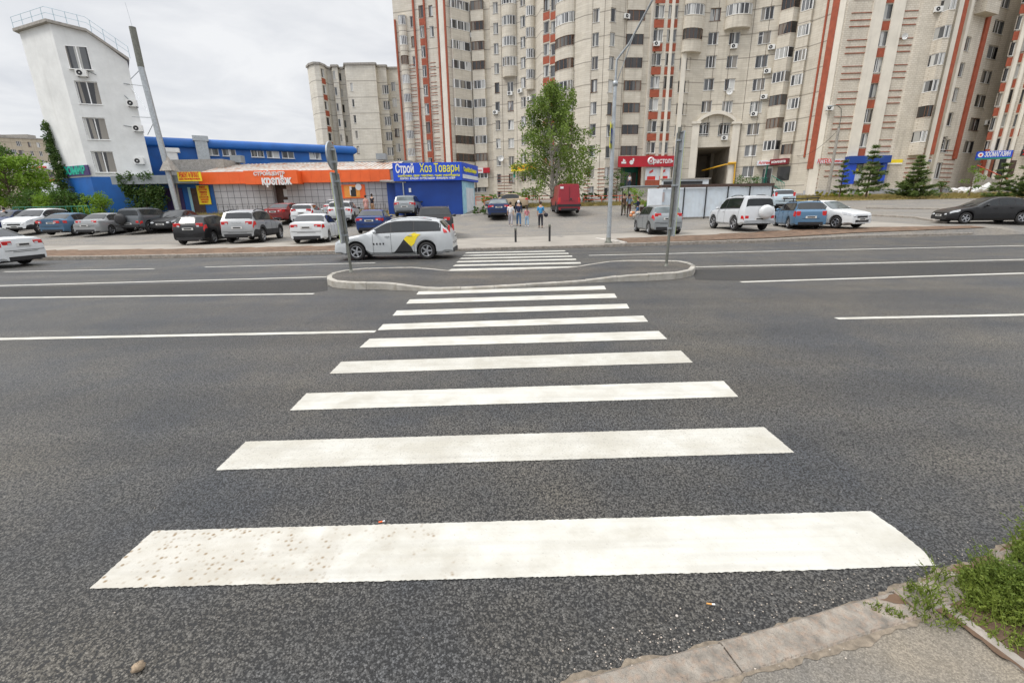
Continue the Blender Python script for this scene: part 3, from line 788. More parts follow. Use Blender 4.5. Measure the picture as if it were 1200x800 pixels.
def put_window(B, fac, u, zc, w, h, kind='two', wood=False, depth=.13, cut=True):
    f, g = win_meshes(w, h, kind, wood); ww = round(w * 10) / 10; hh = round(h * 10) / 10
    if cut: fac.op.append((u - ww / 2, u + ww / 2, zc - hh / 2, zc + hh / 2))
    o = inst('window', f, B, fac.P(u, zc - hh / 2, -depth) - B.location, fac.rz)
    p = inst('pane', g, o)
    return o
BC = {}
def bay_meshes(w, d, shape, glz, wallm, low=.42):
    key = (round(w, 1), d, shape, glz, wallm.name, low)
    if key in BC: return BC[key]
    if shape == 'round':
        n = 7; pl = [(-w / 2 * math.cos(math.pi * i / n), -d * math.sin(math.pi * i / n) ** .7) for i in range(n + 1)]
        pl[0] = (-w / 2, .05); pl[-1] = (w / 2, .05); pl = [(-w / 2, .05), (-w / 2, -d * .35)] + pl[1:-1] + [(w / 2, -d * .35), (w / 2, .05)]
    elif shape == 'flat':
        pl = [(-w / 2, .05), (-w / 2, -d), (-w / 6, -d), (w / 6, -d), (w / 2, -d), (w / 2, .05)]
    else:
        pl = [(-w / 2, .05), (-w / 2 + d * .45, -d), (-w * .12, -d), (w * .12, -d), (w / 2 - d * .45, -d), (w / 2, .05)]
    b = MB()
    b.prism(pl, -low, 1.0)
    big = [(x * 1.02, y - .035 if y < 0 else y) for x, y in pl]
    b.prism(big, .97, 1.03)
    par = b.mesh('balcony', wallm)
    b = MB(); b.prism(pl, 2.32, 2.8 - low - .001); lin = b.mesh('lintel', wallm)
    f = MB(); gl = MB()
    for (x0, y0), (x1, y1) in zip(pl, pl[1:]):
        a, c = Vector((x0, y0, 0)), Vector((x1, y1, 0)); L = (c - a).length
        if L < .25: continue
        dr = (c - a) / L; nn = Vector((-dr.y, dr.x, 0))
        gl.obox(a + nn * .07 + Vector((0, 0, 1.03)), dr * L, nn * .02, Vector((0, 0, 1.29)))
        if glz != 'open':
            for zz in (1.031, 2.25): f.obox(a + nn * .04 + Vector((0, 0, zz)), dr * L, nn * .06, Vector((0, 0, .07)))
            k = max(1, round(L / .95))
            for i in range(k + 1):
                f.obox(a + dr * (L * i / k - (.035 if i else -.002)) + nn * .035 + Vector((0, 0, 1.04)), dr * .065, nn * .07, Vector((0, 0, 1.27)))
            if L > .5: pass
        else:
            f.obox(a + nn * .04 + Vector((0, 0, 1.031)), dr * L, nn * .05, Vector((0, 0, .05)))
            for i in range(int(L / .9) + 1): f.obox(a + dr * min(L - .05, i * .9) + nn * .04 + Vector((0, 0, 1.08)), dr * .05, nn * .05, Vector((0, 0, 1.24)))
    if not gl.v: gl.box((0, -d + .05, 1.6), (w * .8, .02, 1.2))
    fm = f.mesh('glazing_frame', M['pvc'] if glz == 'white' else M['wood'])
    gm = gl.mesh('glazing_or_shade', M['glass'] if glz == 'white' else M['glassdark'])  # open balconies have no glass: dark panes paint the shade behind the parapet
    BC[key] = (par, fm, gm, lin); return BC[key]
def put_bay(B, fac, u, zc, w, d=.9, shape='round', glz='white', wallm=None, label=None):
    par, fm, gm, lin = bay_meshes(w, d, shape, glz, wallm)
    z = zc - 1.67
    o = inst('balcony', par, B, fac.P(u, z, 0) - B.location, fac.rz)
    inst('glazing_frame', fm, o); inst('glazing_or_shade', gm, o); inst('lintel', lin, o)
    return o
def strip_v(b, fac, u, w, z0, z1, out, mi=0, inn=.02): b.obox(fac.P(u - w / 2, z0, -inn), fac.d * w, fac.n * (out + inn), Vector((0, 0, z1 - z0)), mi)
def strip_h(b, fac, u0, u1, z, h, out, mi=0, inn=.02): b.obox(fac.P(u0, z - h / 2, -inn), fac.d * (u1 - u0), fac.n * (out + inn), Vector((0, 0, h)), mi)

_ac = None
def ac_mesh():
    global _ac
    if _ac is None:
        b = MB(); b.box((0, -.2, 0), (.82, .30, .56)); b.lathe([(.0, -.352), (.2, -.352), (.22, -.36), (.22, -.35)], (-.1, 0, 0), 'y', 14, 1)
        b.lathe([(.06, -.365), (0, -.365)], (-.1, 0, 0), 'y', 10, 0); b.box((-.3, -.02, -.3), (.04, .45, .04), 1); b.box((.3, -.02, -.3), (.04, .45, .04), 1)
        _ac = b.mesh('air_conditioner', [M['white'], M['black']])
    return _ac
_dish = None
def dish_mesh():
    global _dish
    if _dish is None:
        b = MB(); b.lathe([(0, -.28), (.2, -.30), (.38, -.36), (.45, -.42), (.44, -.40), (.36, -.34), (0, -.26)], (0, 0, 0), 'y', 18, 0)
        b.tube([(0, 0, -.1), (0, -.27, 0)], .03, 1); b.tube([(0, -.3, -.42), (0, -.72, -.12)], .015, 1); b.box((0, -.73, -.1), (.08, .1, .08), 1)
        _dish = b.mesh('satellite_dish', [M['white'], M['greymetal']])
    return _dish
def on_wall(B, facs, px, py, name, me, s=1):
    best = None
    for f in facs:
        u, z = f.hit(px, py)
        if -.3 <= u <= f.L + .3:
            dd = f.P(u, 0).length
            if best is None or dd < best[0]: best = (dd, f, u, z)
    if best is None: return None
    _, f, u, z = best
    o = inst(name, me, B, f.P(u, z, .01) - B.location, f.rz); o.scale = (s, s, s); return o

def text_obj(body, size, mt, parent, loc, rz=0, bold=.0, ext=.012, align='CENTER', sx=1.0, name='lettering', sp=1.0):
    cu = bpy.data.curves.new('t', 'FONT'); cu.body = body; cu.size = size; cu.extrude = ext; cu.offset = bold
    cu.align_x = align; cu.align_y = 'CENTER'; cu.space_character = sp; cu.resolution_u = 3
    to = bpy.data.objects.new('t', cu); col.objects.link(to)
    dg = bpy.context.evaluated_depsgraph_get(); me = bpy.data.meshes.new_from_object(to.evaluated_get(dg))
    bpy.data.objects.remove(to); bpy.data.curves.remove(cu)
    me.transform(Matrix.Scale(sx, 4, (1, 0, 0))); me.transform(Matrix.Rotation(math.pi / 2, 4, 'X'))
    me.name = name; me.materials.clear(); me.materials.append(mt)
    o = bpy.data.objects.new(name, me); col.objects.link(o); o.parent = parent; o.location = loc; o.rotation_euler = (0, 0, rz)
    return o
def signboard(name, label, fac, px0, py0, px1, py1, mt, depth=.15, out=.02, cat='sign', edge=None):
    """flat board on a facade whose corners are seen at two pixels; returns the thing (origin lower left) with its size"""
    u0, z1 = fac.hit(px0, py0); u1, z0 = fac.hit(px1, py1)
    t = thing(name, label, cat, fac.P(u0, z0, out), fac.rz)
    b = MB(); w, h = u1 - u0, z1 - z0
    b.box((w / 2, -depth / 2, h / 2), (w, depth, h)); b.build('board', mt, t)
    if edge: 
        e = MB()
        for zz in (-.03, h + .03): e.box((w / 2, -depth / 2, zz), (w + .06, depth + .02, .06))
        e.build('edge_trim', edge, t)
    return t, w, h, -depth
def text_on(t, body, w, h, y, fx, fz, size, mt, bold=.0, fit=None, name='lettering', align='CENTER', sp=1):
    o = text_obj(body, size, mt, t, (w * fx, y - .012, h * fz), 0, bold, .01, align, 1, name, sp)
    if fit:
        wd = o.dimensions.x if o.dimensions.x else max(v.co.x for v in o.data.vertices) - min(v.co.x for v in o.data.vertices)
        xs = [v.co.x for v in o.data.vertices]; wd = max(xs) - min(xs)
        o.data.transform(Matrix.Scale(fit * w / wd, 4, (1, 0, 0)))
    return o

FL = 2.8
# ---------------------------------------------------------------- curved beige apartment block (middle)
def plan(pts):
    out = []
    for px, Y in pts: p = V(px, 150, Y); out.append((p.x, p.y))
    return out
PC = plan([(471, 85), (529, 82.5), (553, 84.8), (577, 84), (577.5, 83), (603, 82), (629, 79), (634, 76.5), (655, 74.2), (682, 71), (711, 69.3), (730, 70.6), (762, 70.9), (763, 70.2), (799, 70.2), (820, 70.8),
           (866, 70), (875, 69.6), (903, 68.4), (931, 66), (953, 63.6)])
BZ = 2.0; BT = 37.5
A = thing('apartment_building', 'tall beige apartment block with concave facade, red spandrel columns and an arched passage', 'building', (PC[9][0], PC[9][1], BZ))
FA = [Fac(PC[i], PC[i + 1], BZ, BT) for i in range(len(PC) - 1)]
rnd = random.Random(11)
def fac_at(facs, px, py=150):
    best = None
    for f in facs:
        u, z = f.hit(px, py)
        if 0 <= u <= f.L: return f
    return min(facs, key=lambda f: abs(f.hit(px, py)[0] - f.L / 2) - f.L / 2)
def rows_of(zc, lo, hi):
    k = math.ceil((lo - zc) / FL); out = []
    while zc + k * FL <= hi: out.append(zc + k * FL); k += 1
    return out
def column(B, facs, px, py, wpx, lo, hi, kind='two', h=1.5, typ='win', wallm=None, d=.8, shape='round', skip=(), woodp=.1, openp=.3, spandrel=None):
    f = fac_at(facs, px, py); u, zc = f.hit(px, py)
    u0, _ = f.hit(px - wpx / 2, py); u1, _ = f.hit(px + wpx / 2, py); w = max(.5, u1 - u0)
    for z in rows_of(zc, lo, hi):
        if typ == 'win':
            kd = kind if kind != 'mix' else rnd.choice(['two', 'two', 'off', 'three'])
            put_window(B, f, u, z, w, h, kd, rnd.random() < woodp)
        else:
            r = rnd.random(); glz = 'open' if r < openp * .5 else ('brown' if r < openp else 'white')
            put_bay(B, f, u, z, w, d, shape, glz, wallm)
        if spandrel is not None:
            strip_h(spandrel, f, u - w / 2 - .02, u + w / 2 + .02, z - h / 2 - .65, .95, .03)
    return f, u, zc, w
LO, HI = 3.2, 33.2
sp = MB()       # red spandrel panels
bw = M['beige']
# left wing
column(A, FA, 476.8, 94, 8.5, 6, HI, typ='bay', wallm=bw, d=.7, shape='round', openp=.35)
column(A, FA, 484.6, 49, 5.5, 24, HI, 'one', 1.5)
column(A, FA, 500.4, 128, 5.0, 5, HI, 'off', 1.6, spandrel=sp)
column(A, FA, 506, 37, 5.0, 26, HI, 'one', 1.5)
column(A, FA, 541, 100, 20.5, 5, HI, typ='bay', wallm=bw, d=.5, shape='flat', openp=.4)
column(A, FA, 562.3, 100, 14, 5, HI, typ='bay', wallm=bw, d=.5, shape='flat', openp=.4)
# concave middle
column(A, FA, 582.5, 103, 5.5, LO, HI, 'one', 1.5)
column(A, FA, 598, 102, 7, LO, 21, 'two', 1.5)
column(A, FA, 597.5, 50.5, 17, 21.5, HI, typ='bay', wallm=bw, d=1.1, shape='round', openp=.1)
column(A, FA, 613, 97, 6, LO, HI, 'off', 1.5)
column(A, FA, 622.5, 40, 9, 20.5, HI, typ='bay', wallm=bw, d=.9, shape='round', openp=.2)
column(A, FA, 625, 94, 6, LO, 20, 'one', 1.5)
column(A, FA, 640.2, 58, 7.2, 9, HI, 'one', 1.5, spandrel=sp)
column(A, FA, 648.2, 58, 6.6, 9, HI, 'one', 1.5, spandrel=sp)
column(A, FA, 662.5, 51, 21, 9, HI, typ='bay', wallm=bw, d=.8, shape='round', openp=.35)
column(A, FA, 697, 74, 7.5, LO, HI, 'one', 1.55)
column(A, FA, 716.5, 74, 6, LO, HI, 'one', 1.55)
column(A, FA, 742, 74.5, 20, 8, HI, typ='bay', wallm=bw, d=.25, shape='flat', openp=.45)
column(A, FA, 771.3, 42, 11, 8, HI, 'two', 1.5, spandrel=sp)
column(A, FA, 787, 42, 11, 8, HI, 'two', 1.5, spandrel=sp)
column(A, FA, 811, 42, 22, 22.5, HI, typ='bay', wallm=bw, d=.9, shape='round', openp=.4)
column(A, FA, 802.8, 75, 13, LO, 22, 'two', 1.5)
column(A, FA, 833, 72.5, 12.5, 11, HI, 'mix', 1.5)
column(A, FA, 858, 72.5, 13, 11, 23.5, 'mix', 1.5)
column(A, FA, 865.5, 14, 30, 24, HI, typ='bay', wallm=bw, d=1.2, shape='round', openp=.0)
column(A, FA, 892.5, 72, 14.5, LO, HI, 'mix', 1.5)
column(A, FA, 919, 64, 22, 8, HI, typ='bay', wallm=bw, d=.9, shape='trap', openp=.35)
column(A, FA, 939, 66, 13, 8, HI, typ='bay', wallm=bw, d=.5, shape='flat', openp=.35)
# windows above the passage
for px in (824.5, 848): column(A, FA, px, 152.5, 13, 11, 12.9, 'two', 1.5)
# ground floor windows on the left part
column(A, FA, 561, 199, 16, 3, 7.5, 'three', 1.9)
# passage: a deep opening through the block
pf = fac_at(FA, 840); pu0, _ = pf.hit(815.5, 200); pu1, _ = pf.hit(854, 200); _, pz = pf.hit(840, 172.5)
pf.op.append((pu0, pu1, BZ, pz))
# shop entrance recess + shop window
sf = fac_at(FA, 745, 200)
wb = MB()
eu0, ez1 = sf.hit(724, 195); eu1, ez0 = sf.hit(752.5, 219.5)
sf.op.append((eu0, eu1, ez0, ez1 + .6))
for f in FA:
    f.wall(wb)
# ends, back and roof
back = [(p[0] + (3 if i > 14 else 0), p[1] + 15) for i, p in enumerate(PC)]
wb.add([(PC[0][0], PC[0][1], BZ), (PC[0][0], PC[0][1], BT), (back[0][0] - 2, back[0][1], BT), (back[0][0] - 2, back[0][1], BZ)], [(0, 1, 2, 3)])
n = len(PC)
wb.add([(PC[-1][0], PC[-1][1], BZ), (PC[-1][0], PC[-1][1], BT), (back[-1][0], back[-1][1], BT), (back[-1][0], back[-1][1], BZ)], [(0, 3, 2, 1)])
for i in range(n - 1):
    a, c, e, g_ = PC[i], PC[i + 1], back[i + 1], back[i]
    if not (i == FA.index(pf)): wb.add([(*g_, BZ), (*e, BZ), (*e, BT), (*g_, BT)], [(3, 2, 1, 0)])
wb.build('wall', M['beige'], A, world=True)
rb = MB()
for i in range(n - 1):
    a, c, e, g_ = PC[i], PC[i + 1], back[i + 1], back[i]
    rb.add([(*a, BT), (*c, BT), (*e, BT), (*g_, BT)], [(0, 1, 2, 3)])
    f = FA[i]; rb.obox(f.P(-.05, BT - .1, .0), f.d * (f.L + .1), f.n * .25, Vector((0, 0, .5)))
rb.build('roof', M['brickband'], A, world=True)
# passage walls
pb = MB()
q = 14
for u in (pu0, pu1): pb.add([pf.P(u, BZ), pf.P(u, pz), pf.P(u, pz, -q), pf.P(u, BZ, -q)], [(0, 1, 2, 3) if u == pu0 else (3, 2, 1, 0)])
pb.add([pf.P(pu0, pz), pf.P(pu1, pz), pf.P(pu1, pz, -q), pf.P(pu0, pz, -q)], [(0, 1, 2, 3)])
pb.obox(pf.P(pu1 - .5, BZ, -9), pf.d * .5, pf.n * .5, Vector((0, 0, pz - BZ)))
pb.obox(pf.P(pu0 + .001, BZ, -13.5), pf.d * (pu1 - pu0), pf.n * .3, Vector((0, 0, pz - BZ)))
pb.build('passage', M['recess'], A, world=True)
# entrance recess behind the shop sign: walls, floor and a glazed door
eb = MB(); D_ = 2.2
zt_ = ez1 + .6
eb.add([sf.P(eu0, ez0), sf.P(eu0, zt_), sf.P(eu0, zt_, -D_), sf.P(eu0, ez0, -D_)], [(0, 1, 2, 3)], 0)
eb.add([sf.P(eu1, ez0), sf.P(eu1, zt_), sf.P(eu1, zt_, -D_), sf.P(eu1, ez0, -D_)], [(3, 2, 1, 0)], 0)
eb.add([sf.P(eu0, zt_), sf.P(eu1, zt_), sf.P(eu1, zt_, -D_), sf.P(eu0, zt_, -D_)], [(0, 1, 2, 3)], 0)
eb.add([sf.P(eu0, ez0), sf.P(eu1, ez0), sf.P(eu1, ez0, -D_), sf.P(eu0, ez0, -D_)], [(0, 3, 2, 1)], 1)
eb.add([sf.P(eu0, ez0, -D_), sf.P(eu1, ez0, -D_), sf.P(eu1, zt_, -D_), sf.P(eu0, zt_, -D_)], [(0, 1, 2, 3)], 2)
for i in range(4): eb.obox(sf.P(eu0 + .3 + i * .85, ez0 + .1, -D_ + .01), sf.d * .7, sf.n * .06, Vector((0, 0, 2.1)), 3)
eb.build('entrance_recess', [M['brickband'], M['concrete'], M['green'], M['glassdark']], A, world=True)
sp.build_each('spandrel', M['orange'], A)
# relief: pilasters, ribs, portal
b = MB()
for px, w_, o_ in ((478, .0, 0), (524.5, .95, .22), (757, .6, .3), (778.6, .35, .3), (794.5, .6, .3)):
    if w_ == 0: continue
    f = fac_at(FA, px); u, _ = f.hit(px, 150); strip_v(b, f, u, w_, BZ, BT - .7, o_)
b.build_each('pilaster', M['beige_plain'], A); b = MB()
# portal: two piers and a segmental arch above the passage
for px in (811.8, 858.5):
    u, _ = pf.hit(px, 180); _, zt = pf.hit(px, 146); strip_v(b, pf, u, .95, BZ, zt, .45)
    strip_v(b, pf, u, 1.3, zt, zt + .3, .6)
ua, za = pf.hit(813, 144.5); ub, _ = pf.hit(864, 144.5); _, zap = pf.hit(840, 132.5)
na = 12; prev = None
for i in range(na + 1):
    s_ = i / na; u = ua + (ub - ua) * (.06 + .88 * s_); z = za + (zap - za) * math.sin(math.pi * s_) ** .8
    if prev: b.obox(pf.P(prev[0], prev[1] - .2, -.02), pf.d * (u - prev[0]) + Vector((0, 0, z - prev[1])), pf.n * .55, Vector((0, 0, .45)))
    prev = (u, z)
b.build('portal', M['beige_plain'], A, world=True)
b = MB()
for px, w_ in ((472.8, .25), (494, .28), (505.8, .25), (520, .28), (529.3, .28)):
    f = FA[0]; u, _ = f.hit(px, 150); strip_v(b, f, min(max(u, .15), f.L - .15), w_, BZ, BT - 2 if px > 480 else 31, .26)
f = FA[-1]; strip_v(b, f, f.L - .55, .22, 7.5, BT - 1, .12)
b.build_each('red_stripe', M['orange'], A)
b = MB()
f = FA[0]
for z in rows_of(15.2, 5, 24):
    for dz in (-1.1, -.75, -.2, .25, .8):
        for pa, pb_ in ((482.5, 491.5), (508, 515)):
            ua, _ = f.hit(pa, 150); ub, _ = f.hit(pb_, 150); strip_h(b, f, ua, ub, z + dz, .07, .05)
for z in [3.4 + .5 * i for i in range(8)]:
    for pa, pb_ in ((583, 600), (684, 692), (700, 709), (714, 723)):
        f2 = fac_at(FA, (pa + pb_) / 2); ua, _ = f2.hit(pa, 210); ub, _ = f2.hit(pb_, 210)
        strip_h(b, f2, max(0, ua), min(f2.L, ub), z, .07, .05)
b.build('brick_band', M['brickband'], A, world=True)
b = MB()
for px in (589.5, 606, 618.5, 629, 690.5, 704, 726.5, 734, 820.5, 829, 846, 868.5, 875, 886):
    f = fac_at(FA, px); u, _ = f.hit(px, 150)
    if .1 < u < f.L - .1: strip_v(b, f, u, .06, 11 if 815 < px < 860 else BZ, BT - .6, .008)
b.build('facade_joint', M['seam'], A, world=True)
b = MB()
for i, f in enumerate(FA):
    segs = [(0, f.L)]
    if f is pf: segs = [(0, pu0 - .9), (pu1 + .9, f.L)]
    if f is sf: segs = [(0, max(0, eu0)), (min(f.L, eu1), f.L)]
    for u0, u1 in segs:
        if u1 - u0 > .05: b.obox(f.P(u0, BZ - .5, -.02), f.d * (u1 - u0), f.n * .1, Vector((0, 0, 1.45)))
b.build('plinth', M['plinth'], A, world=True)
for px, py in ((603.5, 83), (598, 110), (610.5, 107), (621, 116), (581, 132), (769, 52), (733.5, 20), (859.5, 55), (904, 56), (899, 84), (895, 114), (883.5, 134), (848.5, 162)):
    on_wall(A, FA, px, py, 'air_conditioner', ac_mesh())
for px, py, s_ in ((854, 108, 1.0), (671, 57, .7), (551.5, 42, .8), (588, 186, 1.1)):
    on_wall(A, FA, px, py, 'satellite_dish', dish_mesh(), s_)
# shop window with posters, left of the passage
swf = fac_at(FA, 775); sf = swf
uw0, zw1 = sf.hit(756.5, 196.5); uw1, zw0 = sf.hit(784, 211)
b = MB(); b.obox(sf.P(uw0, zw0, .03), sf.d * (uw1 - uw0), sf.n * .06, Vector((0, 0, zw1 - zw0)))
o = b.build('shop_window', M['whiteposter'], A, world=True)
b = MB(); um = (uw0 + uw1) / 2
strip_v(b, sf, um, .18, zw0, zw1, .13); strip_v(b, sf, uw0 + .05, .14, zw0, zw1, .13)
b.build('window_frame', M['pvc'], A, world=True)
b = MB()
for k in (0, 1):
    c0 = uw0 + (uw1 - uw0) * (.25 + .5 * k); b.obox(sf.P(c0 - .6, zw0 + .05, .09), sf.d * 1.2, sf.n * .012, Vector((0, 0, .5)))
    b.prism([(0, 0), (0, 0), (0, 0)], 0, 0) if False else None
    P0 = sf.P(c0, (zw0 + zw1) / 2 + .25, .1)
    for a_ in range(3): b.obox(P0 + sf.d * (a_ * .18 - .3) + Vector((0, 0, -.2 + .1 * a_)), sf.d * .16, sf.n * .012, Vector((0, 0, .34)))
b.build('window_poster', M['redtext'], A, world=True)
b = MB(); u0, z1 = sf.hit(756, 211.3); u1, z0 = sf.hit(775, 222); b.obox(sf.P(u0, z0, .03), sf.d * (u1 - u0), sf.n * .09, Vector((0, 0, z1 - z0))); b.build('red_base_panel', M['orange'], A, world=True)
b = MB(); sf = fac_at(FA, 745, 200)
u0, z0 = sf.hit(724, 222.5); u1, _ = sf.hit(760, 222.5)
b.obox(sf.P(u0 - .5, BZ, .02), sf.d * (u1 - u0 + 1), sf.n * 2.0, Vector((0, 0, ez0 - BZ - .004)))
for k in range(3): b.obox(sf.P(u0 + .4, BZ, 2.02 + k * .32), sf.d * 3.5, sf.n * .32, Vector((0, 0, (ez0 - BZ) * (.75 - .25 * k))))
b.build('porch', M['concrete'], A, world=True)

# entrance sign and its lettering
t, w_, h_, y_ = signboard('shop_sign', 'long crimson shop sign with round white emblem over the recessed entrance', sf, 722, 184.2, 789, 196.0, M['redsign'], depth=.25, out=1.0)
t_ = text_on(t, 'ристоль', w_, h_, y_, .76, .52, 1.0, M['whitetext'], .02, fit=.34)
b = MB(); b.lathe([(.0, y_ - .02), (.52, y_ - .02), (.52, y_ + .01)], (w_ * .55, 0, h_ * .55), 'y', 20); b.build('emblem', M['whitetext'], t)
text_on(t, 'б', w_, h_, y_ - .015, .55, .55, .95, M['redsign'], .015)
b = MB(); b.box((w_ * .09, y_ - .01, h_ * .4), (.7, .02, .25)); b.lathe([(.0, y_ - .02), (.28, y_ - .02)], (w_ * .09, 0, h_ * .6), 'y', 3)
b.lathe([(.0, y_ - .02), (.3, y_ - .02)], (w_ * .22, 0, h_ * .42), 'y', 12); b.box((w_ * .25, y_ - .01, h_ * .65), (.22, .02, .4)); b.build('emblem', M['whitetext'], t)
f = fac_at(FA, 566, 200)
t, w_, h_, y_ = signboard('shop_sign', 'small red and white shop sign low on the left wing beside the blue kiosk', f, 556, 197.5, 575, 202.8, M['redsign'], depth=.3, out=.4)
b = MB(); b.box((w_ * .3, y_ - .01, h_ * .5), (w_ * .6, .02, h_)); b.build('white_field', M['whitetext'], t)
text_on(t, 'Аптека', w_, h_, y_ - .01, .32, .5, .5, M['redtext'], .01, fit=.4)
f = fac_at(FA, 615, 195)
t, w_, h_, y_ = signboard('shop_sign', 'yellow and red shop sign half hidden by the birch crown', f, 603.5, 193.8, 632, 199.5, M['yellow'], depth=.3, out=.7)
text_on(t, 'Продукты', w_, h_, y_, .5, .5, .7, M['redtext'], .01, fit=.8)
b = MB(); b.box((.6, y_ + .1, -.5), (.35, .1, .9)); b.box((w_ - .7, y_ + .1, -.4), (.5, .1, .7)); b.build('side_panel', M['green'], t)
# corner shop with green doors at the right end of the block
f = fac_at(FA, 890, 195)
t, w_, h_, y_ = signboard('shop_sign', 'white awning board with red lettering above the green shop porch', f, 887, 189.5, 905.5, 194, M['whiteposter'], depth=1.2, out=.02)
text_on(t, 'Аптека', w_, h_, y_, .5, .5, .5, M['redtext'], .015, fit=.85)
f = fac_at(FA, 917, 195)
t, w_, h_, y_ = signboard('shop_sign', 'dark red awning board with white lettering right of the green post', f, 907, 187.5, 926.5, 192.5, M['darkred'], depth=1.2, out=.02)
text_on(t, 'комната', w_, h_, y_, .5, .5, .5, M['whitetext'], .015, fit=.8)
f1 = fac_at(FA, 895, 210)
b = MB(); u0, z1 = f1.hit(890.5, 196); u1, z0 = f1.hit(903, 218); b.obox(f1.P(u0, z0, .03), f1.d * (u1 - u0), f1.n * .06, Vector((0, 0, z1 - z0))); b.build('shop_door', M['pvc'], A, world=True)
b = MB()
for k in range(2): b.obox(f1.P(u0 + .15 + k * (u1 - u0) * .5, z0 + .3, .09), f1.d * (u1 - u0) * .36, f1.n * .02, Vector((0, 0, z1 - z0 - .6)))
b.build('door_glass', M['glassdark'], A, world=True)
f2 = fac_at(FA, 918, 205)
b = MB(); u0, z1 = f2.hit(912, 196); u1, z0 = f2.hit(925, 211); b.obox(f2.P(u0, z0, .03), f2.d * (u1 - u0), f2.n * .05, Vector((0, 0, z1 - z0))); b.build('shop_window', M['glassdark'], A, world=True)
b = MB(); u0, z1 = f1.hit(904, 194); 
for k in range(2): b.tube([f1.P(u0 - .3, BZ, 1.2), f1.P(u0, z1, 1.2)], .10)
u0, zr = f1.hit(884, 214); u1, _ = f1.hit(902.5, 214)
for k in range(12): b.tube([f1.P(u0 + (u1 - u0) * k / 11, zr - .5, 1.2), f1.P(u0 + (u1 - u0) * k / 11, zr + .5, 1.2)], .025, n=4)
for z in (-.5, .5): b.tube([f1.P(u0, zr + z, 1.2), f1.P(u1, zr + z, 1.2)], .04, n=5)
ua, za = f2.hit(908, 211); ub, zb_ = f2.hit(923, 220)
for k in range(10):
    s_ = k / 9; b.tube([f2.P(ua + (ub - ua) * s_, za + (zb_ - za) * s_ - .5, 1.2), f2.P(ua + (ub - ua) * s_, za + (zb_ - za) * s_ + .55, 1.2)], .025, n=4)
b.tube([f2.P(ua, za + .55, 1.2), f2.P(ub, zb_ + .55, 1.2)], .045, n=5); b.tube([f2.P(ua, za - .5, 1.2), f2.P(ub, zb_ - .5, 1.2)], .045, n=5)
b.build('porch_railing', M['green'], A, world=True)
b = MB(); u0, zr = f1.hit(884, 219); u1, _ = f1.hit(906, 219)
b.obox(f1.P(u0, BZ, .02), f1.d * (u1 - u0), f1.n * 1.3, Vector((0, 0, zr - BZ)))
for k in range(6): b.obox(f2.P(ua + k * .5, BZ, .3), f2.d * .5, f2.n * 1.0, Vector((0, 0, (zr - BZ) * (1 - k / 6))))
b.build('porch_steps', M['concrete'], A, world=True)
# yellow gas pipe round the passage pier
b = MB(); u, z = pf.hit(848, 193.5); u2, z2 = pf.hit(860, 192.5); u3, z3 = pf.hit(857.5, 222)
b.tube([pf.P(u - 2.2, z - .5, -3), pf.P(u, z, .6), pf.P(u2, z2, .6), pf.P(u3, z3, .6)], .11); b.tube([pf.P(u2 - 1, z2 + .12, .62), pf.P(u2 + .1, z2 + .12, .62)], .13)
b.build('gas_pipe', M['yellowpipe'], A, world=True)

# ---------------------------------------------------------------- right brick wing
PR = plan([(953.4, 63.5), (970, 62.3), (1048, 61.8), (1052, 61.6), (1100, 61), (1101, 62.5), (1128, 64.5), (1146, 66), (1160, 66.5), (1161, 63), (1215, 61.5), (1300, 60)])
BZ2 = 2.2; BT2 = 38
Bw = thing('apartment_building', 'cream brick apartment wing with long rust red vertical stripes on the right', 'building', (PR[4][0], PR[4][1], BZ2))
FB = [Fac(PR[i], PR[i + 1], BZ2, BT2) for i in range(len(PR) - 1)]
bb = M['beige_brick']; sp = MB()
column(Bw, FB, 982, 44, 7, 10, HI, 'one', 1.6, woodp=.0)
column(Bw, FB, 1027.5, 76.5, 17, 7.5, HI, 'mix', 1.65, woodp=.25, spandrel=sp)
column(Bw, FB, 1095.5, 72, 17, 9.0, HI, typ='bay', wallm=bb, d=1.0, shape='trap', openp=.12)
column(Bw, FB, 1118, 111, 9.5, 8, 21.5, 'off', 1.55)
column(Bw, FB, 1146.5, 27, 16, 23, HI, typ='bay', wallm=bb, d=1.1, shape='flat', openp=.8)
column(Bw, FB, 1157, 90.6, 14, 8, HI, 'two', 1.5)
column(Bw, FB, 1171, 117, 6, 8, HI, 'one', 1.5, spandrel=sp)
column(Bw, FB, 1187, 112.5, 9, 8, HI, 'two', 1.5, spandrel=sp, woodp=.3)
column(Bw, FB, 1201, 112.5, 10, 8, HI, 'two', 1.5, spandrel=sp, woodp=.3)
column(Bw, FB, 1225, 112.5, 18, 8, HI, 'two', 1.5)
column(Bw, FB, 1098.5, 200, 9, 3, 5.8, 'off', 2.0)
column(Bw, FB, 1108, 171, 9, 7.3, 9.8, 'off', 1.6)
wb = MB()
for f in FB: f.wall(wb)
back = [(p[0] + 2, p[1] + 15) for p in PR]; n = len(PR)
for i in range(n - 1): wb.add([(*back[i], BZ2), (*back[i + 1], BZ2), (*back[i + 1], BT2), (*back[i], BT2)], [(3, 2, 1, 0)])
wb.add([(*PR[0], BZ2), (*PR[0], BT2), (*back[0], BT2), (*back[0], BZ2)], [(0, 1, 2, 3)]); wb.add([(*PR[-1], BZ2), (*PR[-1], BT2), (*back[-1], BT2), (*back[-1], BZ2)], [(3, 2, 1, 0)])
wb.build('wall', bb, Bw, world=True)
rb = MB()
for i in range(n - 1): rb.add([(*PR[i], BT2), (*PR[i + 1], BT2), (*back[i + 1], BT2), (*back[i], BT2)], [(0, 1, 2, 3)])
rb.build('roof', M['brickband'], Bw, world=True)
sp.build_each('spandrel', M['orange'], Bw)
b = MB()
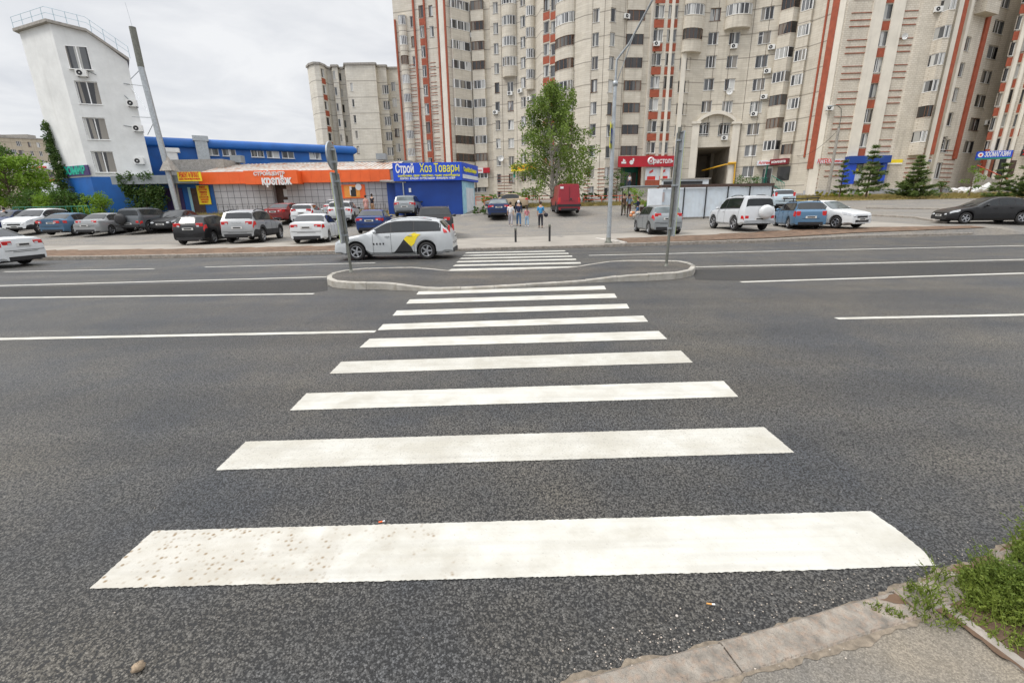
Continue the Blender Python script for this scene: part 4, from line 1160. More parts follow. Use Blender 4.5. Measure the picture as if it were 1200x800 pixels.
def fstrip(b, facs, px, w_, z0, z1, out):
    f = fac_at(facs, px); u, _ = f.hit(px, 150); strip_v(b, f, min(max(u, w_ / 2), f.L - w_ / 2), w_, z0, z1, out)
fstrip(b, FB, 957.0, .72, 6.0, BT2 - 1, .18)
fstrip(b, FB, 1097.3, .8, 7.3, BT2 - 1, .22); fstrip(b, FB, 1127.5, .8, 7.0, BT2 - 1, .22)
f = fac_at(FB, 1160); fstrip(b, FB, 1163, .5, 4.5, 8, .3)
b.build_each('red_stripe', M['orange'], Bw)
b = MB()
for px, w_, o_ in ((962, 1.1, .12), (1003.5, 1.3, .2), (1025.5, 1.3, .2), (1092, .5, .3), (1103, .6, .3), (1167.5, .4, .3), (1178, .35, .3), (1191, .35, .3)):
    fstrip(b, FB, px, w_, BZ2, BT2 - .5, o_)
b.build_each('pilaster', M['beige_plain'], Bw)
b = MB()
for z in rows_of(8.2, 5, 34):
    for dz in (-.4, .25, 1.0):
        for pa, pb_ in ((975, 1000.2), (1029.5, 1056)):
            f = fac_at(FB, (pa + pb_) / 2); ua, _ = f.hit(pa, 150); ub, _ = f.hit(pb_, 150)
            ua, ub = max(ua, 0), min(ub, f.L)
            strip_h(b, f, ua, ub, z + dz, .10 if dz < .5 else .07, .07)
for k in range(9):
    z = 3.6 + .55 * k
    for pa, pb_ in ((953, 962), (1062, 1090), (1105, 1125)):
        f = fac_at(FB, (pa + pb_) / 2); ua, _ = f.hit(pa, 190); ub, _ = f.hit(pb_, 190)
        if k < 7 or pa > 1000: strip_h(b, f, max(0, ua), min(f.L, ub), z, .09, .06)
b.build('brick_band', M['brickband'], Bw, world=True)
b = MB()
for f in FB: b.obox(f.P(0, BZ2 - .5, -.02), f.d * f.L, f.n * .12, Vector((0, 0, 1.6)))
b.build('plinth', M['plinth'], Bw, world=True)
for px, py in ((1098, 12), (1156, 144), (971, 127)): on_wall(Bw, FB, px, py, 'air_conditioner', ac_mesh())
on_wall(Bw, FB, 1058, 44, 'satellite_dish', dish_mesh(), .8)
# glazed shop fronts of the wing
f = fac_at(FB, 1010, 200)
t, w_, h_, y_ = signboard('shop_portal', 'deep blue shop entrance frame with dark glass on the brick wing', f, 990.5, 184, 1037, 191.5, M['bluedark'], depth=1.0, out=.02, cat='shop entrance')
b = MB(); _, zb_ = f.hit(992, 216); hh = t.location.z - zb_
b.box((.55, -.4, -hh / 2), (1.1, .8, hh)); b.box((w_ - .3, -.3, -hh / 2), (.5, .5, hh)); b.build_each('pier', M['bluesign'], t, False)
b = MB(); b.box((w_ / 2, -.06, -hh / 2), (w_ - 1.6, .08, hh)); b.build('dark_glass', M['glassdark'], t)
b = MB(); b.box((1.9, -.14, -hh * .62), (.9, .04, 1.1)); b.box((1.6, -.14, -hh * .35), (.45, .04, .5), 1); b.build('notice', [M['whiteposter'], M['yellow']], t)
b = MB(); b.box((w_ / 2 + .4, -.5, .5), (w_ * .4, .5, .8)); b.build('roof_box', M['greytile'], t)
f = fac_at(FB, 975, 188)
t, w_, h_, y_ = signboard('wall_sign', 'red letters of a pharmacy sign on white ground, on the brick wing', f, 957, 187, 990, 191.2, M['whiteposter'], depth=.06)
text_on(t, 'АПТЕКА', w_, h_, y_, .27, .5, .75, M['redtext'], .02, fit=.5); text_on(t, 'низкие цены', w_, h_, y_, .78, .5, .4, M['redtext'], .01, fit=.4)
f = fac_at(FB, 1045, 190)
t, w_, h_, y_ = signboard('wall_sign', 'narrow yellow and white strip sign right of the blue shop entrance', f, 1035.5, 187.5, 1056.5, 192.6, M['yellow'], depth=.08)
b = MB(); b.box((w_ / 2, y_ - .005, h_ * .15), (w_, .012, h_ * .3)); b.build('white_field', M['whitetext'], t)
text_on(t, 'www.mts.ru', w_, h_, y_, .5, .62, .35, M['bluedark'], .0, fit=.6) if False else None
f = fac_at(FB, 1085, 189)
t, w_, h_, y_ = signboard('wall_sign', 'small white plate with violet lettering beside the ground floor window', f, 1080, 187.6, 1091, 190, M['whiteposter'], depth=.05)
text_on(t, 'стоматология', w_, h_, y_, .5, .5, .3, M['purple'], .01, fit=.85)
f = fac_at(FB, 1155, 182)
t, w_, h_, y_ = signboard('shop_sign', 'blue and green pet shop sign with white lettering at the far right', f, 1139, 179.0, 1177, 187.0, M['bluesign'], depth=.3, out=1.0)
b = MB(); b.box((w_ / 2, y_ - .005, h_ * .1), (w_, .02, h_ * .2)); b.build('green_field', M['bushleaf'] if False else M['green'], t)
text_on(t, 'ЗООМАГАЗИН', w_, h_, y_, .58, .58, .8, M['whitetext'], .02, fit=.72)
b = MB(); b.lathe([(0, y_ - .02), (.28, y_ - .02)], (w_ * .1, 0, h_ * .58), 'y', 16); b.lathe([(0, y_ - .035), (.13, y_ - .035)], (w_ * .1, 0, h_ * .58), 'y', 12, 1); b.build('emblem', [M['whitetext'], M['redtext']], t)
f = fac_at(FB, 1190, 195)
t, w_, h_, y_ = signboard('shop_sign', 'dark board with a red figure at the right edge', f, 1194, 176, 1206, 183, M['black'], depth=.2, out=.5)
text_on(t, '24', w_, h_, y_, .4, .5, .8, M['redtext'], .02)
b = MB(); u0, z1 = f.hit(1161, 189); u1, z0 = f.hit(1186, 207); b.obox(f.P(max(0, u0), z0, .03), f.d * (u1 - max(0, u0)), f.n * .06, Vector((0, 0, z1 - z0))); b.build('roller_shutter', M['brown'], Bw, world=True)
f = fac_at(FB, 1150, 200)
b = MB(); u0, z1 = f.hit(1134, 188); u1, z0 = f.hit(1159, 210); b.obox(f.P(max(0, u0), z0, .02), f.d * (min(f.L, u1) - max(0, u0)), f.n * .08, Vector((0, 0, z1 - z0))); b.build('stone_cladding', M['brickband'], Bw, world=True)
b = MB(); b.obox(f.P(1.2, z0, .1), f.d * 1.2, f.n * .05, Vector((0, 0, 2.4))); b.build('shop_door', M['black'], Bw, world=True)
# ---------------------------------------------------------------- white tower at the left
pl, pc, pr = V(23, 40, 48), V(58, 26, 46), V(149, 72, 47.6)
TZ = 1.6
T = thing('office_tower', 'narrow white four storey tower with sloping roof and blue painted base', 'building', (pc.x, pc.y, TZ))
zL = V(58, 27, 46).z
f0, f1 = Fac((pl.x, pl.y), (pc.x, pc.y), TZ, zL), Fac((pc.x, pc.y), (pr.x, pr.y), TZ, V(149, 72, 47.6).z)
zbl = V(100, 207.7, 46.5).z
for px, py in ((103.5, 109), (112.5, 151), (122, 190)):
    u, z = f1.hit(px, py); put_window(T, f1, u, z, 1.7, 1.9, 'two')
u, z = f1.hit(92, 68); put_window(T, f1, u, z, 1.7, 1.9, 'two', depth=-.03, cut=False)
wb = MB(); low = MB()
for f in (f0, f1):
    f.op = [o for o in f.op]; zz0 = f.z0; f.z0 = zbl; f.wall(wb, depth=.13); f.z0 = zz0
    low.add([f.P(0, TZ), f.P(f.L, TZ), f.P(f.L, zbl), f.P(0, zbl)], [(0, 1, 2, 3)])
uk, zk = f1.hit(104, 38.5); zr_ = f1.z1
wb.add([f1.P(0, zr_), f1.P(f1.L, zr_), f1.P(uk, zk), f1.P(0, zL)], [(0, 1, 2, 3)])
bl_, br_ = Vector((pl.x - 2.5, pl.y + 10, 0)), Vector((pr.x - 7.2, pr.y + 9, 0))
def up(v, z): return Vector((v.x, v.y, z))
for a, c, za, zc in ((pr, br_, zr_, zr_), (bl_, pl, zL, zL), (br_, bl_, zr_, zL)):
    wb.add([up(a, zbl), up(c, zbl), up(c, zc), up(a, za)], [(0, 1, 2, 3)]); low.add([up(a, TZ), up(c, TZ), up(c, zbl), up(a, zbl)], [(0, 1, 2, 3)])
wb.build('wall', M['towerwhite'], T, world=True); low.build('blue_base', M['blue'], T, world=True)
b = MB()
edge = [up(pl, zL) + Vector((-.3, -.25, 0)), up(pc, zL) + Vector((0, -.35, 0)), f1.P(uk, zk, .35), f1.P(f1.L + .3, zr_, .35)]
bk = [up(bl_, zL), up(bl_, zL), up(bl_.lerp(br_, .5), zk), up(br_, zr_)]
for i in range(3):
    a, c, e, g_ = edge[i], edge[i + 1], bk[i + 1], bk[i]
    t_ = Vector((0, 0, .22)); b.add([a, c, e, g_, a + t_, c + t_, e + t_, g_ + t_], [(0, 3, 2, 1), (4, 5, 6, 7), (0, 1, 5, 4), (2, 3, 7, 6), (1, 2, 6, 5), (3, 0, 4, 7)])
b.build('roof', M['concrete'], T, world=True)
b = MB()
def pt(t):
    s_ = t * 3; i = min(2, int(s_)); return edge[i].lerp(edge[i + 1], s_ - i) + Vector((0, .15, .2))
for k in range(11): b.tube([pt(k / 10), pt(k / 10) + Vector((0, 0, .95))], .02, n=5)
for z in (.95, .5): b.tube([pt(k / 12) + Vector((0, 0, z)) for k in range(13)], .016, n=5)
b.build('roof_railing', mat('pale blue railing', (.30, .45, .52), .5), T, world=True)
for px, py in ((97, 86.5), (160, 122), (164, 151), (164, 189)):
    u, z = f1.hit(px, py)
    o = inst('air_conditioner', ac_mesh(), T, f1.P(min(u, f1.L - .3), z, .02) - T.location, f1.rz)
b = MB()
for x0, z0_, x1, z1_ in ((145, 98, 152, 99), (146, 112, 155, 121), (145, 147, 160, 150), (102, 83, 113, 88)):
    a, c = f1.hit(x0, z0_), f1.hit(x1, z1_); b.tube([f1.P(min(a[0], f1.L), a[1], .05), f1.P(min(c[0], f1.L), c[1], .05)], .03, n=5)
b.build('pipework', M['greymetal'], T, world=True)
f = f0; u0, z1 = f0.hit(66, 196); z0 = V(70, 205.5, 47).z
tt, w_, h_, y_ = signboard('shop_sign', 'dark violet sign with round teal letters on the white tower', f0, 69.5, 196.3, 107, 205.2, M['purple'], depth=.12)
text_on(tt, 'ЗООМИР', w_, h_, y_, .47, .5, .95, M['teal'], .045, fit=.86)
# chimney pipe beside the tower
t = thing('chimney_pipe', 'tall grey steel flue pipe braced to the white tower', 'chimney', (-31.6, 44.6, 1.6))
zt = V(155, 32, 44.6).z; xb = V(200, 205, 44.6).x; xt = V(155, 32, 44.6).x
b = MB(); b.tube([(xb, 44.6, 1.6), (xt, 44.6, zt - 3)], .24, n=14); b.build('flue', M['galv'], t, world=True)
b = MB(); b.tube([(xt, 44.6, zt - 3), (xt, 44.6, zt)], .25, n=14); b.build('sooty_top', M['postgrey'], t, world=True)
b = MB(); b.tube([(xt, 44.6, zt), (xt - .15, 44.6, zt + 1.8)], .012, n=5)
for a, c in (((153, 93), (166, 80)), ((152, 99), (169, 101)), ((154, 103), (177, 136)), ((155, 137), (179, 138)), ((173, 158), (181, 142))):
    P0, P1 = V(a[0], a[1], 46.6), V(c[0], c[1], 44.7); b.tube([P0, P1], .03, n=5)
b.build('brace', M['galv'], t, world=True)
b = MB(); q = Vector((xb, 44.6, 0)); b.add([(xb - .55, 44.05, 5.5), (xb + .55, 44.05, 5.5), (xb + .55, 45.15, 5.5), (xb - .55, 45.15, 5.5), (xb, 44.6, 6.9)], [(0, 1, 4), (1, 2, 4), (2, 3, 4), (3, 0, 4)]); b.build('cowl', M['concrete'], t, world=True)

# ---------------------------------------------------------------- blue hall behind the shops
hl, hr = V(150, 200, 49.3), V(416, 200, 60.5)
H = thing('market_hall', 'long cobalt blue hall with rounded parapet and a row of small white windows', 'building', (hl.x, hl.y, 1.8))
fh = Fac((hl.x, hl.y), (hr.x, hr.y), 1.8, 9.0)
for px, py in ((248, 177.8), (268.4, 178.7), (301.7, 180), (320, 181), (337.5, 181.6), (369.4, 182.7)):
    u, z = fh.hit(px, py); put_window(H, fh, u, z, 1.3, .8, 'two', depth=.05)
b = MB(); fh.wall(b)
hb = Vector((-fh.n.x, -fh.n.y, 0)) * 18
b.add([fh.P(fh.L, 1.8), fh.P(fh.L, 9), fh.P(fh.L, 9) + hb, fh.P(fh.L, 1.8) + hb], [(0, 3, 2, 1)]); b.add([fh.P(0, 1.8), fh.P(0, 9), fh.P(0, 9) + hb, fh.P(0, 1.8) + hb], [(0, 1, 2, 3)])
b.add([fh.P(0, 9), fh.P(fh.L, 9), fh.P(fh.L, 9) + hb, fh.P(0, 9) + hb], [(0, 1, 2, 3)])
b.build('wall', M['blue'], H, world=True)
b = MB()
prf = [(-.9, 8.38), (.20, 8.38), (.32, 8.44), (.38, 8.58), (.38, 8.85), (.32, 9.08), (.15, 9.25), (-.15, 9.32), (-.9, 9.34)]
q0 = [fh.P(-1, z_, o_) for o_, z_ in prf]; q1 = [fh.P(fh.L + .1, z_, o_) for o_, z_ in prf]; q2 = [fh.P(fh.L + .1 + .35 * (1 if 0 < i < 8 else .9), z_ * .55 + 8.85 * .45, o_ * .55) for i, (o_, z_) in enumerate(prf)]; k_ = len(prf)
b.add(q0 + q1 + q2, [(r_ * k_ + i, (r_ + 1) * k_ + i, (r_ + 1) * k_ + i + 1, r_ * k_ + i + 1) for r_ in (0, 1) for i in range(k_ - 1)], 0, True); b.add(q2, [tuple(range(k_))])
b.build('parapet', M['blue'], H, world=True)
b = MB(); 
for px, w_ in ((231, 1.1), ): 
    u, z = fh.hit(px, 178); b.obox(fh.P(u, 4, .1), fh.d * w_, fh.n * .8, Vector((0, 0, z - 4 + 1.0))); b.obox(fh.P(u - .15, z + 1.0, .0), fh.d * (w_ + .3), fh.n * 1.0, Vector((0, 0, .5)))
b.build('duct', M['galv'], H, world=True)
b = MB(); u, z = fh.hit(199, 190); b.obox(fh.P(u, 4, 1.1), fh.d * .9, fh.n * .8, Vector((0, 0, z - 4 + .8))); b.obox(fh.P(u - .25, z + .8, 1.0), fh.d * 1.4, fh.n * 1.0, Vector((0, 0, .4)))
b.build('roof_fan', M['white'], H, world=True)

# ---------------------------------------------------------------- low shop row with the orange fascia
SY = 46.0
def X_(px, py=220, Y=SY): return V(px, py, Y).x
def Z_(px, py, Y=SY): return V(px, py, Y).z
S = thing('shop_building', 'low grey tiled shop with bright orange fascia and rusty tin roof', 'building', (X_(350), SY, 1.6))
x0, x1 = X_(250), X_(459); zf0, zf1 = Z_(350, 214.5), Z_(350, 200.5)
fs = Fac((x0, SY), (x1, SY), 1.4, zf0 + .1)
d0, _ = fs.hit(321, 230); d1, _ = fs.hit(337, 230); zd = Z_(330, 216.5)
fs.op.append((d0, d1, Z_(330, 245), zd))
b = MB(); fs.wall(b, depth=.6)
b.add([(x1, SY, 1.4), (x1, SY + 7, 1.4), (x1, SY + 7, zf1), (x1, SY, zf1)], [(0, 1, 2, 3)]); b.add([(x0, SY, 1.4), (x0, SY + 7, 1.4), (x0, SY + 7, zf1), (x0, SY, zf1)], [(3, 2, 1, 0)])
b.build('wall', M['greytile'], S, world=True)
b = MB()
tw = .62
k = 0
while x0 + k * tw < x1:
    if not (d0 - .05 < k * tw < d1 + .05): b.box((x0 + k * tw, SY - .003, (1.5 + zf0) / 2), (.035, .012, zf0 - 1.5))
    k += 1
for z in (1.9, 2.5, 3.1, 3.7):
    b.box((x0 + d0 / 2, SY - .003, z), (d0 - .02, .011, .035)); b.box(((x0 + d1 + x1) / 2, SY - .003, z), (x1 - x0 - d1 - .02, .011, .035))
b.build('tile_joints', M['tilejoint'], S, world=True)
b = MB(); b.box(((x0 + d0 + x0 + d1) / 2, SY + .55, (Z_(330, 245) + zd) / 2), (d1 - d0, .06, zd - Z_(330, 245))); b.build('door', M['brown'], S, world=True)
b = MB(); b.box((x0 + d0 + .95, SY + .50, 2.3), (.6, .03, 1.1)); b.box((x0 + d0 + .95, SY + .50, 3.5), (.42, .03, .7)); b.build('door_notice', M['whiteposter'], S, world=True)
xa, xb_, xc = X_(237), X_(297), X_(357)
b = MB()
for a, c, o_, dz in ((xa, xb_, .35, 0), (xb_, xc, 1.3, .12), (xc, X_(459), .35, 0)):
    n_ = max(1, round((c - a) / .95)); 
    for i in range(n_): b.box((a + (c - a) * (i + .5) / n_, SY - o_ / 2, (zf0 + zf1) / 2 - dz / 2), ((c - a) / n_ - .012, o_, zf1 - zf0 + dz))
b.build('fascia', M['orangesign'], S, world=True)
t_ = text_obj('крепёж', 1.0, M['whitetext'], S, Vector((X_(329), SY - 1.32, Z_(329, 212.0, SY - 1.32))) - S.location, bold=.045, ext=.02, name='lettering')
xs = [v.co.x for v in t_.data.vertices]; t_.data.transform(Matrix.Scale((X_(340) - X_(306)) / (max(xs) - min(xs)), 4, (1, 0, 0)))
t_.location.x = (X_(323.5, 210, SY - 1.32) - S.location.x)
t_ = text_obj('СТРОЙЦЕНТР', .42, M['whitetext'], S, Vector((X_(315.5, 205, SY - 1.32), SY - 1.32, Z_(315, 203.8, SY - 1.32))) - S.location, bold=.015, ext=.02, name='lettering')
# roof and its upper cap
zr = Z_(350, 191.5, 51.5)
b = MB(); n_ = 42; xw0, xw1 = X_(241) , X_(461)
for i in range(n_):
    a = xw0 + (xw1 - xw0) * i / n_; c = xw0 + (xw1 - xw0) * (i + 1) / n_
    b.add([(a, SY - .3, zf1 + .02), (c, SY - .3, zf1 + .02), (c, 51.5, zr), (a, 51.5, zr)], [(0, 1, 2, 3)], 0)
    b.box((a, (SY + 51.2) / 2, (zf1 + zr) / 2 + .04), (.04, 5.4, .05), 0, M=Matrix.Rotation(math.atan2(zr - zf1, 5.6), 3, 'X'))
b.build('tin_roof', M['tinroof'], S, world=True)
b = MB(); b.box(((X_(300) + X_(459)) / 2, 51.9, (1.6 + zr + .1) / 2), (X_(459) - X_(300) + 2, .8, zr + .1 - 1.6)); b.box((X_(279, 190, 51), 51, zr + .45), (1.1, .8, .7)); b.box((X_(448, 190, 51), 51, zr + .45), (1.0, .8, .6))
b.build('roof_cap', M['greymetal'], S, world=True)
b = MB(); b.box((X_(240, 190, 50), 50, zr - .5), (5.5, 3, 1.5)); b.build('rooftop_block', M['concrete'], S, world=True)
# left part of the row: grey canopy, blue wall, yellow boards
L2 = thing('shop_building', 'low blue shop under a grey canopy with yellow boards, next to the white tower', 'building', (X_(215), SY, 1.6))
xa, xe = X_(176), X_(250) - .02
b = MB(); b.box(((xa + xe) / 2, SY + 1.8, (1.4 + Z_(215, 215)) / 2), (xe - xa, 3.0, Z_(215, 215) - 1.4)); b.build('wall', M['blue'], L2, world=True)
xa2 = X_(141, 210)
b = MB(); zc0, zc1 = Z_(200, 216), Z_(200, 206.3); b.box(((xa2 + X_(237)) / 2, SY + .1, (zc0 + zc1) / 2), (X_(237) - xa2 - .01, 2.4, zc1 - zc0)); b.build('canopy', M['greymetal'], L2, world=True)
b = MB(); b.box((X_(226), SY + .27, 2.9), (1.3, .06, 2.3)); b.build('door', M['brown'], L2, world=True)
b = MB(); b.box((X_(219), SY + .26, 2.9), (.25, .08, 2.5)); b.build('door_frame', M['skyblue'], L2, world=True)
b = MB(); b.tube([(X_(212, 217), SY - .6, zc0), (X_(217, 246), SY - .6, 1.5)], .07); b.build('canopy_post', M['concrete'], L2, world=True)
b = MB(); b.box((X_(200), SY + .25, 2.9), (1.7, .07, 2.4)); b.build('graffiti_panel', M['purple'], L2, world=True)
# yellow boards
fy = Fac((X_(190), SY - 1.15), (X_(260), SY - 1.15), 1, 6)
t, w_, h_, y_ = signboard('shop_sign', 'yellow board with red lettering on the grey canopy', fy, 208, 201.8, 237.5, 212.3, M['yellow'], depth=.1)
text_on(t, 'РЕМОНТ И ПРОКАТ', w_, h_, y_, .5, .64, .62, M['redtext'], .012, fit=.84)
text_on(t, 'БЕНЗО ЭЛЕКТРОИНСТРУМЕНТА', w_, h_, y_, .5, .22, .2, M['redtext'], .005, fit=.9)
fy = Fac((X_(190), SY + .25), (X_(260), SY + .25), 1, 6)
t, w_, h_, y_ = signboard('price_poster', 'tall yellow poster of small red lines beside the brown shop door', fy, 230, 217.5, 248.5, 239.5, M['yellow'], depth=.06, cat='poster')
for i, s_ in enumerate(('РЕМОНТ', 'БЕНЗОПИЛ', 'ТРИММЕРОВ', 'ДРЕЛЕЙ', 'НАСОСОВ', 'ЗАТОЧКА ЦЕПЕЙ', 'ПРОКАТ')):
    text_on(t, s_, w_, h_, y_, .5, .9 - i * .13, .22 if i else .27, M['redtext'] if i % 2 == 0 else M['orangesign'], .006, fit=.5 + .3 * ((i * 37) % 10) / 10)
fo = Fac((X_(380), SY - .01), (X_(440), SY - .01), 1, 6)
t, w_, h_, y_ = signboard('advert_poster', 'orange advertising poster with a dark appliance on the grey tiled wall', fo, 391, 216.8, 429, 232.3, M['orangesign'], depth=.05, cat='poster')
b = MB(); b.box((w_ * .58, y_ - .01, h_ * .5), (w_ * .5, .02, h_ * .86)); b.build('yellow_field', mat('light orange print', (.75, .30, .05), .5), t)
b = MB(); b.box((w_ * .64, y_ - .03, h_ * .48), (.38, .02, .85)); b.box((w_ * .56, y_ - .028, h_ * .38), (.16, .02, .6)); b.build('appliance_picture', M['black'], t)
b = MB(); b.lathe([(0, y_ - .04), (.3, y_ - .04)], (w_ * .8, 0, h_ * .82), 'y', 14); b.box((w_ * .54, y_ - .024, h_ * .55), (.2, .02, .8)); b.build('white_spot', M['whitetext'], t)
# ---------------------------------------------------------------- blue kiosk
KY_ = 43.0
kx0, kx1 = V(463, 220, KY_).x, V(541, 220, KY_).x; kz = terr(kx0, KY_) - .1
kz1, kz0 = V(500, 191, KY_).z, V(500, 212, KY_).z
K = thing('kiosk', 'blue hardware kiosk with large blue signboard, left of the crossing', 'kiosk', ((kx0 + kx1) / 2, KY_, kz))
kb = V(556, 220, 47.2)
b = MB(); b.prism([(kx0, KY_), (kx1, KY_), (kb.x, 47.2), (kx0, 47.2)], kz, kz0 + .05); b.build('wall', M['bluedark'], K, world=True)
b = MB(); sd_ = Vector((kb.x - kx1, 47.2 - KY_, 0)); nn = Vector((sd_.y, -sd_.x, 0)).normalized()
b.obox(Vector((kx1, KY_, kz + .05)) + nn * .01 + sd_ * .02, sd_ * .93, nn * .04, Vector((0, 0, kz0 - kz - .1))); b.build('side_poster', M['skyblue'], K, world=True)
b = MB(); b.obox(Vector((kx1, KY_, kz + .25)) + nn * .052 + sd_ * .28, sd_ * .6, nn * .01, Vector((0, 0, 2.2))); b.build('side_notice', M['whiteposter'], K, world=True)
b = MB(); b.box((V(480.5, 223, KY_).x, KY_ - .03, V(480.5, 223, KY_).z), (.2, .06, .35)); b.build('wall_lamp', M['white'], K, world=True)
b = MB(); b.prism([(kx0 - .9, 43.6), (kx0 + .6, 43.6), (kx0 + .6, 46), (kx0 - .9, 46)], kz, V(460, 214, 43.6).z); b.build('annex', M['bluedark'], K, world=True)
b = MB(); az_ = V(460, 213.2, 43.6).z; b.add([(kx0 - 1.3, 42.9, az_), (kx0 + 1.0, 42.9, az_ - .15), (kx0 + 1.0, 46, az_ + .05), (kx0 - 1.3, 46, az_ + .2)] + [(kx0 - 1.3, 42.9, az_ + .12), (kx0 + 1.0, 42.9, az_ - .03), (kx0 + 1.0, 46, az_ + .17), (kx0 - 1.3, 46, az_ + .32)], [(0, 3, 2, 1), (4, 5, 6, 7), (0, 1, 5, 4), (1, 2, 6, 5), (2, 3, 7, 6), (3, 0, 4, 7)]); b.build('annex_roof', M['concrete'], K, world=True)
b = MB(); b.tube([(kx0 + .75, KY_ - .08, kz), (kx0 + .75, KY_ - .08, kz0 - .1)], .06); b.build('downpipe', M['galv'], K, world=True)
t = thing('shop_sign', 'huge blue signboard with white and yellow lettering on top of the blue kiosk', 'sign', (kx0, KY_ - .35, kz0))
w_ = kx1 - kx0 + .1; h_ = kz1 - kz0
b = MB(); b.prism([(0, 0), (w_, 0), (w_ + sd_.x + .3, sd_.y + .4), (0, 3.5)], 0, h_); b.build('board', M['bluesign'], t)
o1 = text_on(t, 'Строй', w_, h_, 0, .175, .66, .98, M['whitetext'], .03, fit=.265); o2 = text_on(t, 'Хоз Товары', w_, h_, 0, .682, .67, .98, M['yellowtext'], .012, fit=.575)
text_on(t, 'САНТЕХНИКА  ОБОИ  ЭЛЕКТРИКА  ЗАМКИ  ИНСТРУМЕНТЫ', w_, h_, 0, .52, .27, .2, M['yellowtext'], .01, fit=.9)
text_on(t, 'ПЛИТКА  КРАСКИ  СУХИЕ СМЕСИ  ЛИНОЛЕУМ  КЛЕЙ', w_, h_, 0, .5, .12, .2, M['whitetext'], .01, fit=.8)
ang = math.atan2(sd_.y + .4, sd_.x + .3)
to = text_obj('СтройХозТовары', .5, M['yellowtext'], t, (w_ + sd_.x * .5 + .16, sd_.y * .5 + .2 - .02, h_ * .62), ang, .01, .02)
xs = [v.co.x for v in to.data.vertices]; to.data.transform(Matrix.Scale(3.6 / (max(xs) - min(xs)), 4, (1, 0, 0)))
b = MB(); P0 = Vector((w_, 0, h_ * .12)); sv = Vector((sd_.x + .3, sd_.y + .4, 0)); nv = Vector((sv.y, -sv.x, 0)).normalized(); b.obox(P0 + sv * .04 + nv * .002, sv * .92, nv * .03, Vector((0, 0, h_ * .22))); b.build('pale_band', M['whiteposter'], t)

# ---------------------------------------------------------------- middle distance block with cylinder corner
def simple_block(name, label, pts, z0, zt, wm, cols, zc0, lo, hi, org_i=0):
    P = plan(pts); B = thing(name, label, 'building', (P[org_i][0], P[org_i][1], z0)); F = [Fac(P[i], P[i + 1], z0, zt) for i in range(len(P) - 1)]
    sp = MB()
    for c in cols:
        column(B, F, c[0], c[1], c[2], lo, hi, c[3], c[4], spandrel=sp if len(c) > 5 else None)
    wb = MB()
    for f in F: f.wall(wb)
    bk = [(p[0], p[1] + 14) for p in P]
    for i in range(len(P) - 1): wb.add([(*bk[i], z0), (*bk[i + 1], z0), (*bk[i + 1], zt), (*bk[i], zt)], [(3, 2, 1, 0)])
    wb.add([(*P[0], z0), (*P[0], zt), (*bk[0], zt), (*bk[0], z0)], [(0, 1, 2, 3)]); wb.add([(*P[-1], z0), (*P[-1], zt), (*bk[-1], zt), (*bk[-1], z0)], [(3, 2, 1, 0)])
    wb.build('wall', wm, B, world=True)
    rb = MB()
    for i in range(len(P) - 1):
        rb.add([(*P[i], zt), (*P[i + 1], zt), (*bk[i + 1], zt), (*bk[i], zt)], [(0, 1, 2, 3)]); f = F[i]; rb.obox(f.P(-.1, zt - .05), f.d * (f.L + .2), f.n * .25, Vector((0, 0, .35)))
    rb.build('roof', M['concrete'], B, world=True)
    if sp.v: sp.build_each('spandrel', M['orange'], B)
    return B, F
zt = V(420, 80.5, 100).z
B3, F3 = simple_block('apartment_building', 'beige block with a rounded left corner standing far behind the blue hall', [(369, 99), (372, 97.4), (377, 96.6), (383, 96.8), (388, 98), (391, 99.5), (396, 100), (397, 98.5), (403, 98.5), (404, 100), (411, 100), (412, 97.5), (446, 97.5), (447, 99), (458, 99), (459, 100.5), (480, 100.5)],
    2.5, zt, M['farwall'], [(380.5, 105, 4.2, 'one', 1.5, 1), (393.5, 107, 2.5, 'one', 1.4), (400.5, 109, 2.5, 'one', 1.4), (414, 121, 2.4, 'one', 1.4), (451.4, 105, 8, 'three', 1.6), (462.3, 120, 5.5, 'two', 1.6)], 0, 5, 27, 6)
b = MB()
for px, py, w_, h_ in ((417, 76, 3, 1.6), (425, 78, 2, 1.0), (441, 79.5, 1.2, .9), (454, 80, .8, .7)): q = V(px, py, 103); b.box((q.x, 103, zt + h_ / 2), (w_, 1.5, h_))
b.build_each('roof_vent', M['brickband'], B3)
# old panel block far at the left
zt = V(40, 163, 170).z
B4, F4 = simple_block('apartment_building', 'brown panel block far away at the left edge, above the green trees', [(-60, 160), (36, 170), (66, 174), (90, 178)], 3, zt, M['oldwall'],
    [(34.5, 169.5, 3.8, 'two', 1.6), (45, 170, 3.8, 'two', 1.6), (55.5, 171, 3.8, 'two', 1.6), (5, 167, 5.5, 'three', 1.5), (13, 167.5, 6.5, 'three', 1.5), (22, 168.5, 6, 'three', 1.5), (-8, 167, 6, 'three', 1.5), (-20, 167, 6, 'three', 1.5), (-32, 167, 6, 'three', 1.5), (-44, 167, 6, 'three', 1.5)], 0, 18, zt - 1.6)
f = F4[1]; g0 = F4[0]
b = MB(); q = V(21, 156, 176); b.box((q.x, 176, zt + 1.1), (9, 3, 2.2)); q = V(1, 153, 176); b.box((q.x, 174, zt + 1.0), (5, 3, 2)); b.build_each('roof_block', M['concrete'], B4)
b = MB()
for px0, py0, px1, py1, m_ in ((10, 192, 62, 199, 0), (16, 202, 62, 209, 1), (40, 210.5, 68, 213.5, 2), (40, 214, 70, 230.5, 0), (54, 230.7, 68, 233.5, 2)):
    a, c = V(px0, py0, 160), V(px1, py1, 160); b.box(((a.x + c.x) / 2, 160, (a.z + c.z) / 2), (c.x - a.x, 2, a.z - c.z), m_)
b.build('shop_annex', [M['whiteposter'], M['glassdark'], M['redsign']], B4, world=True)
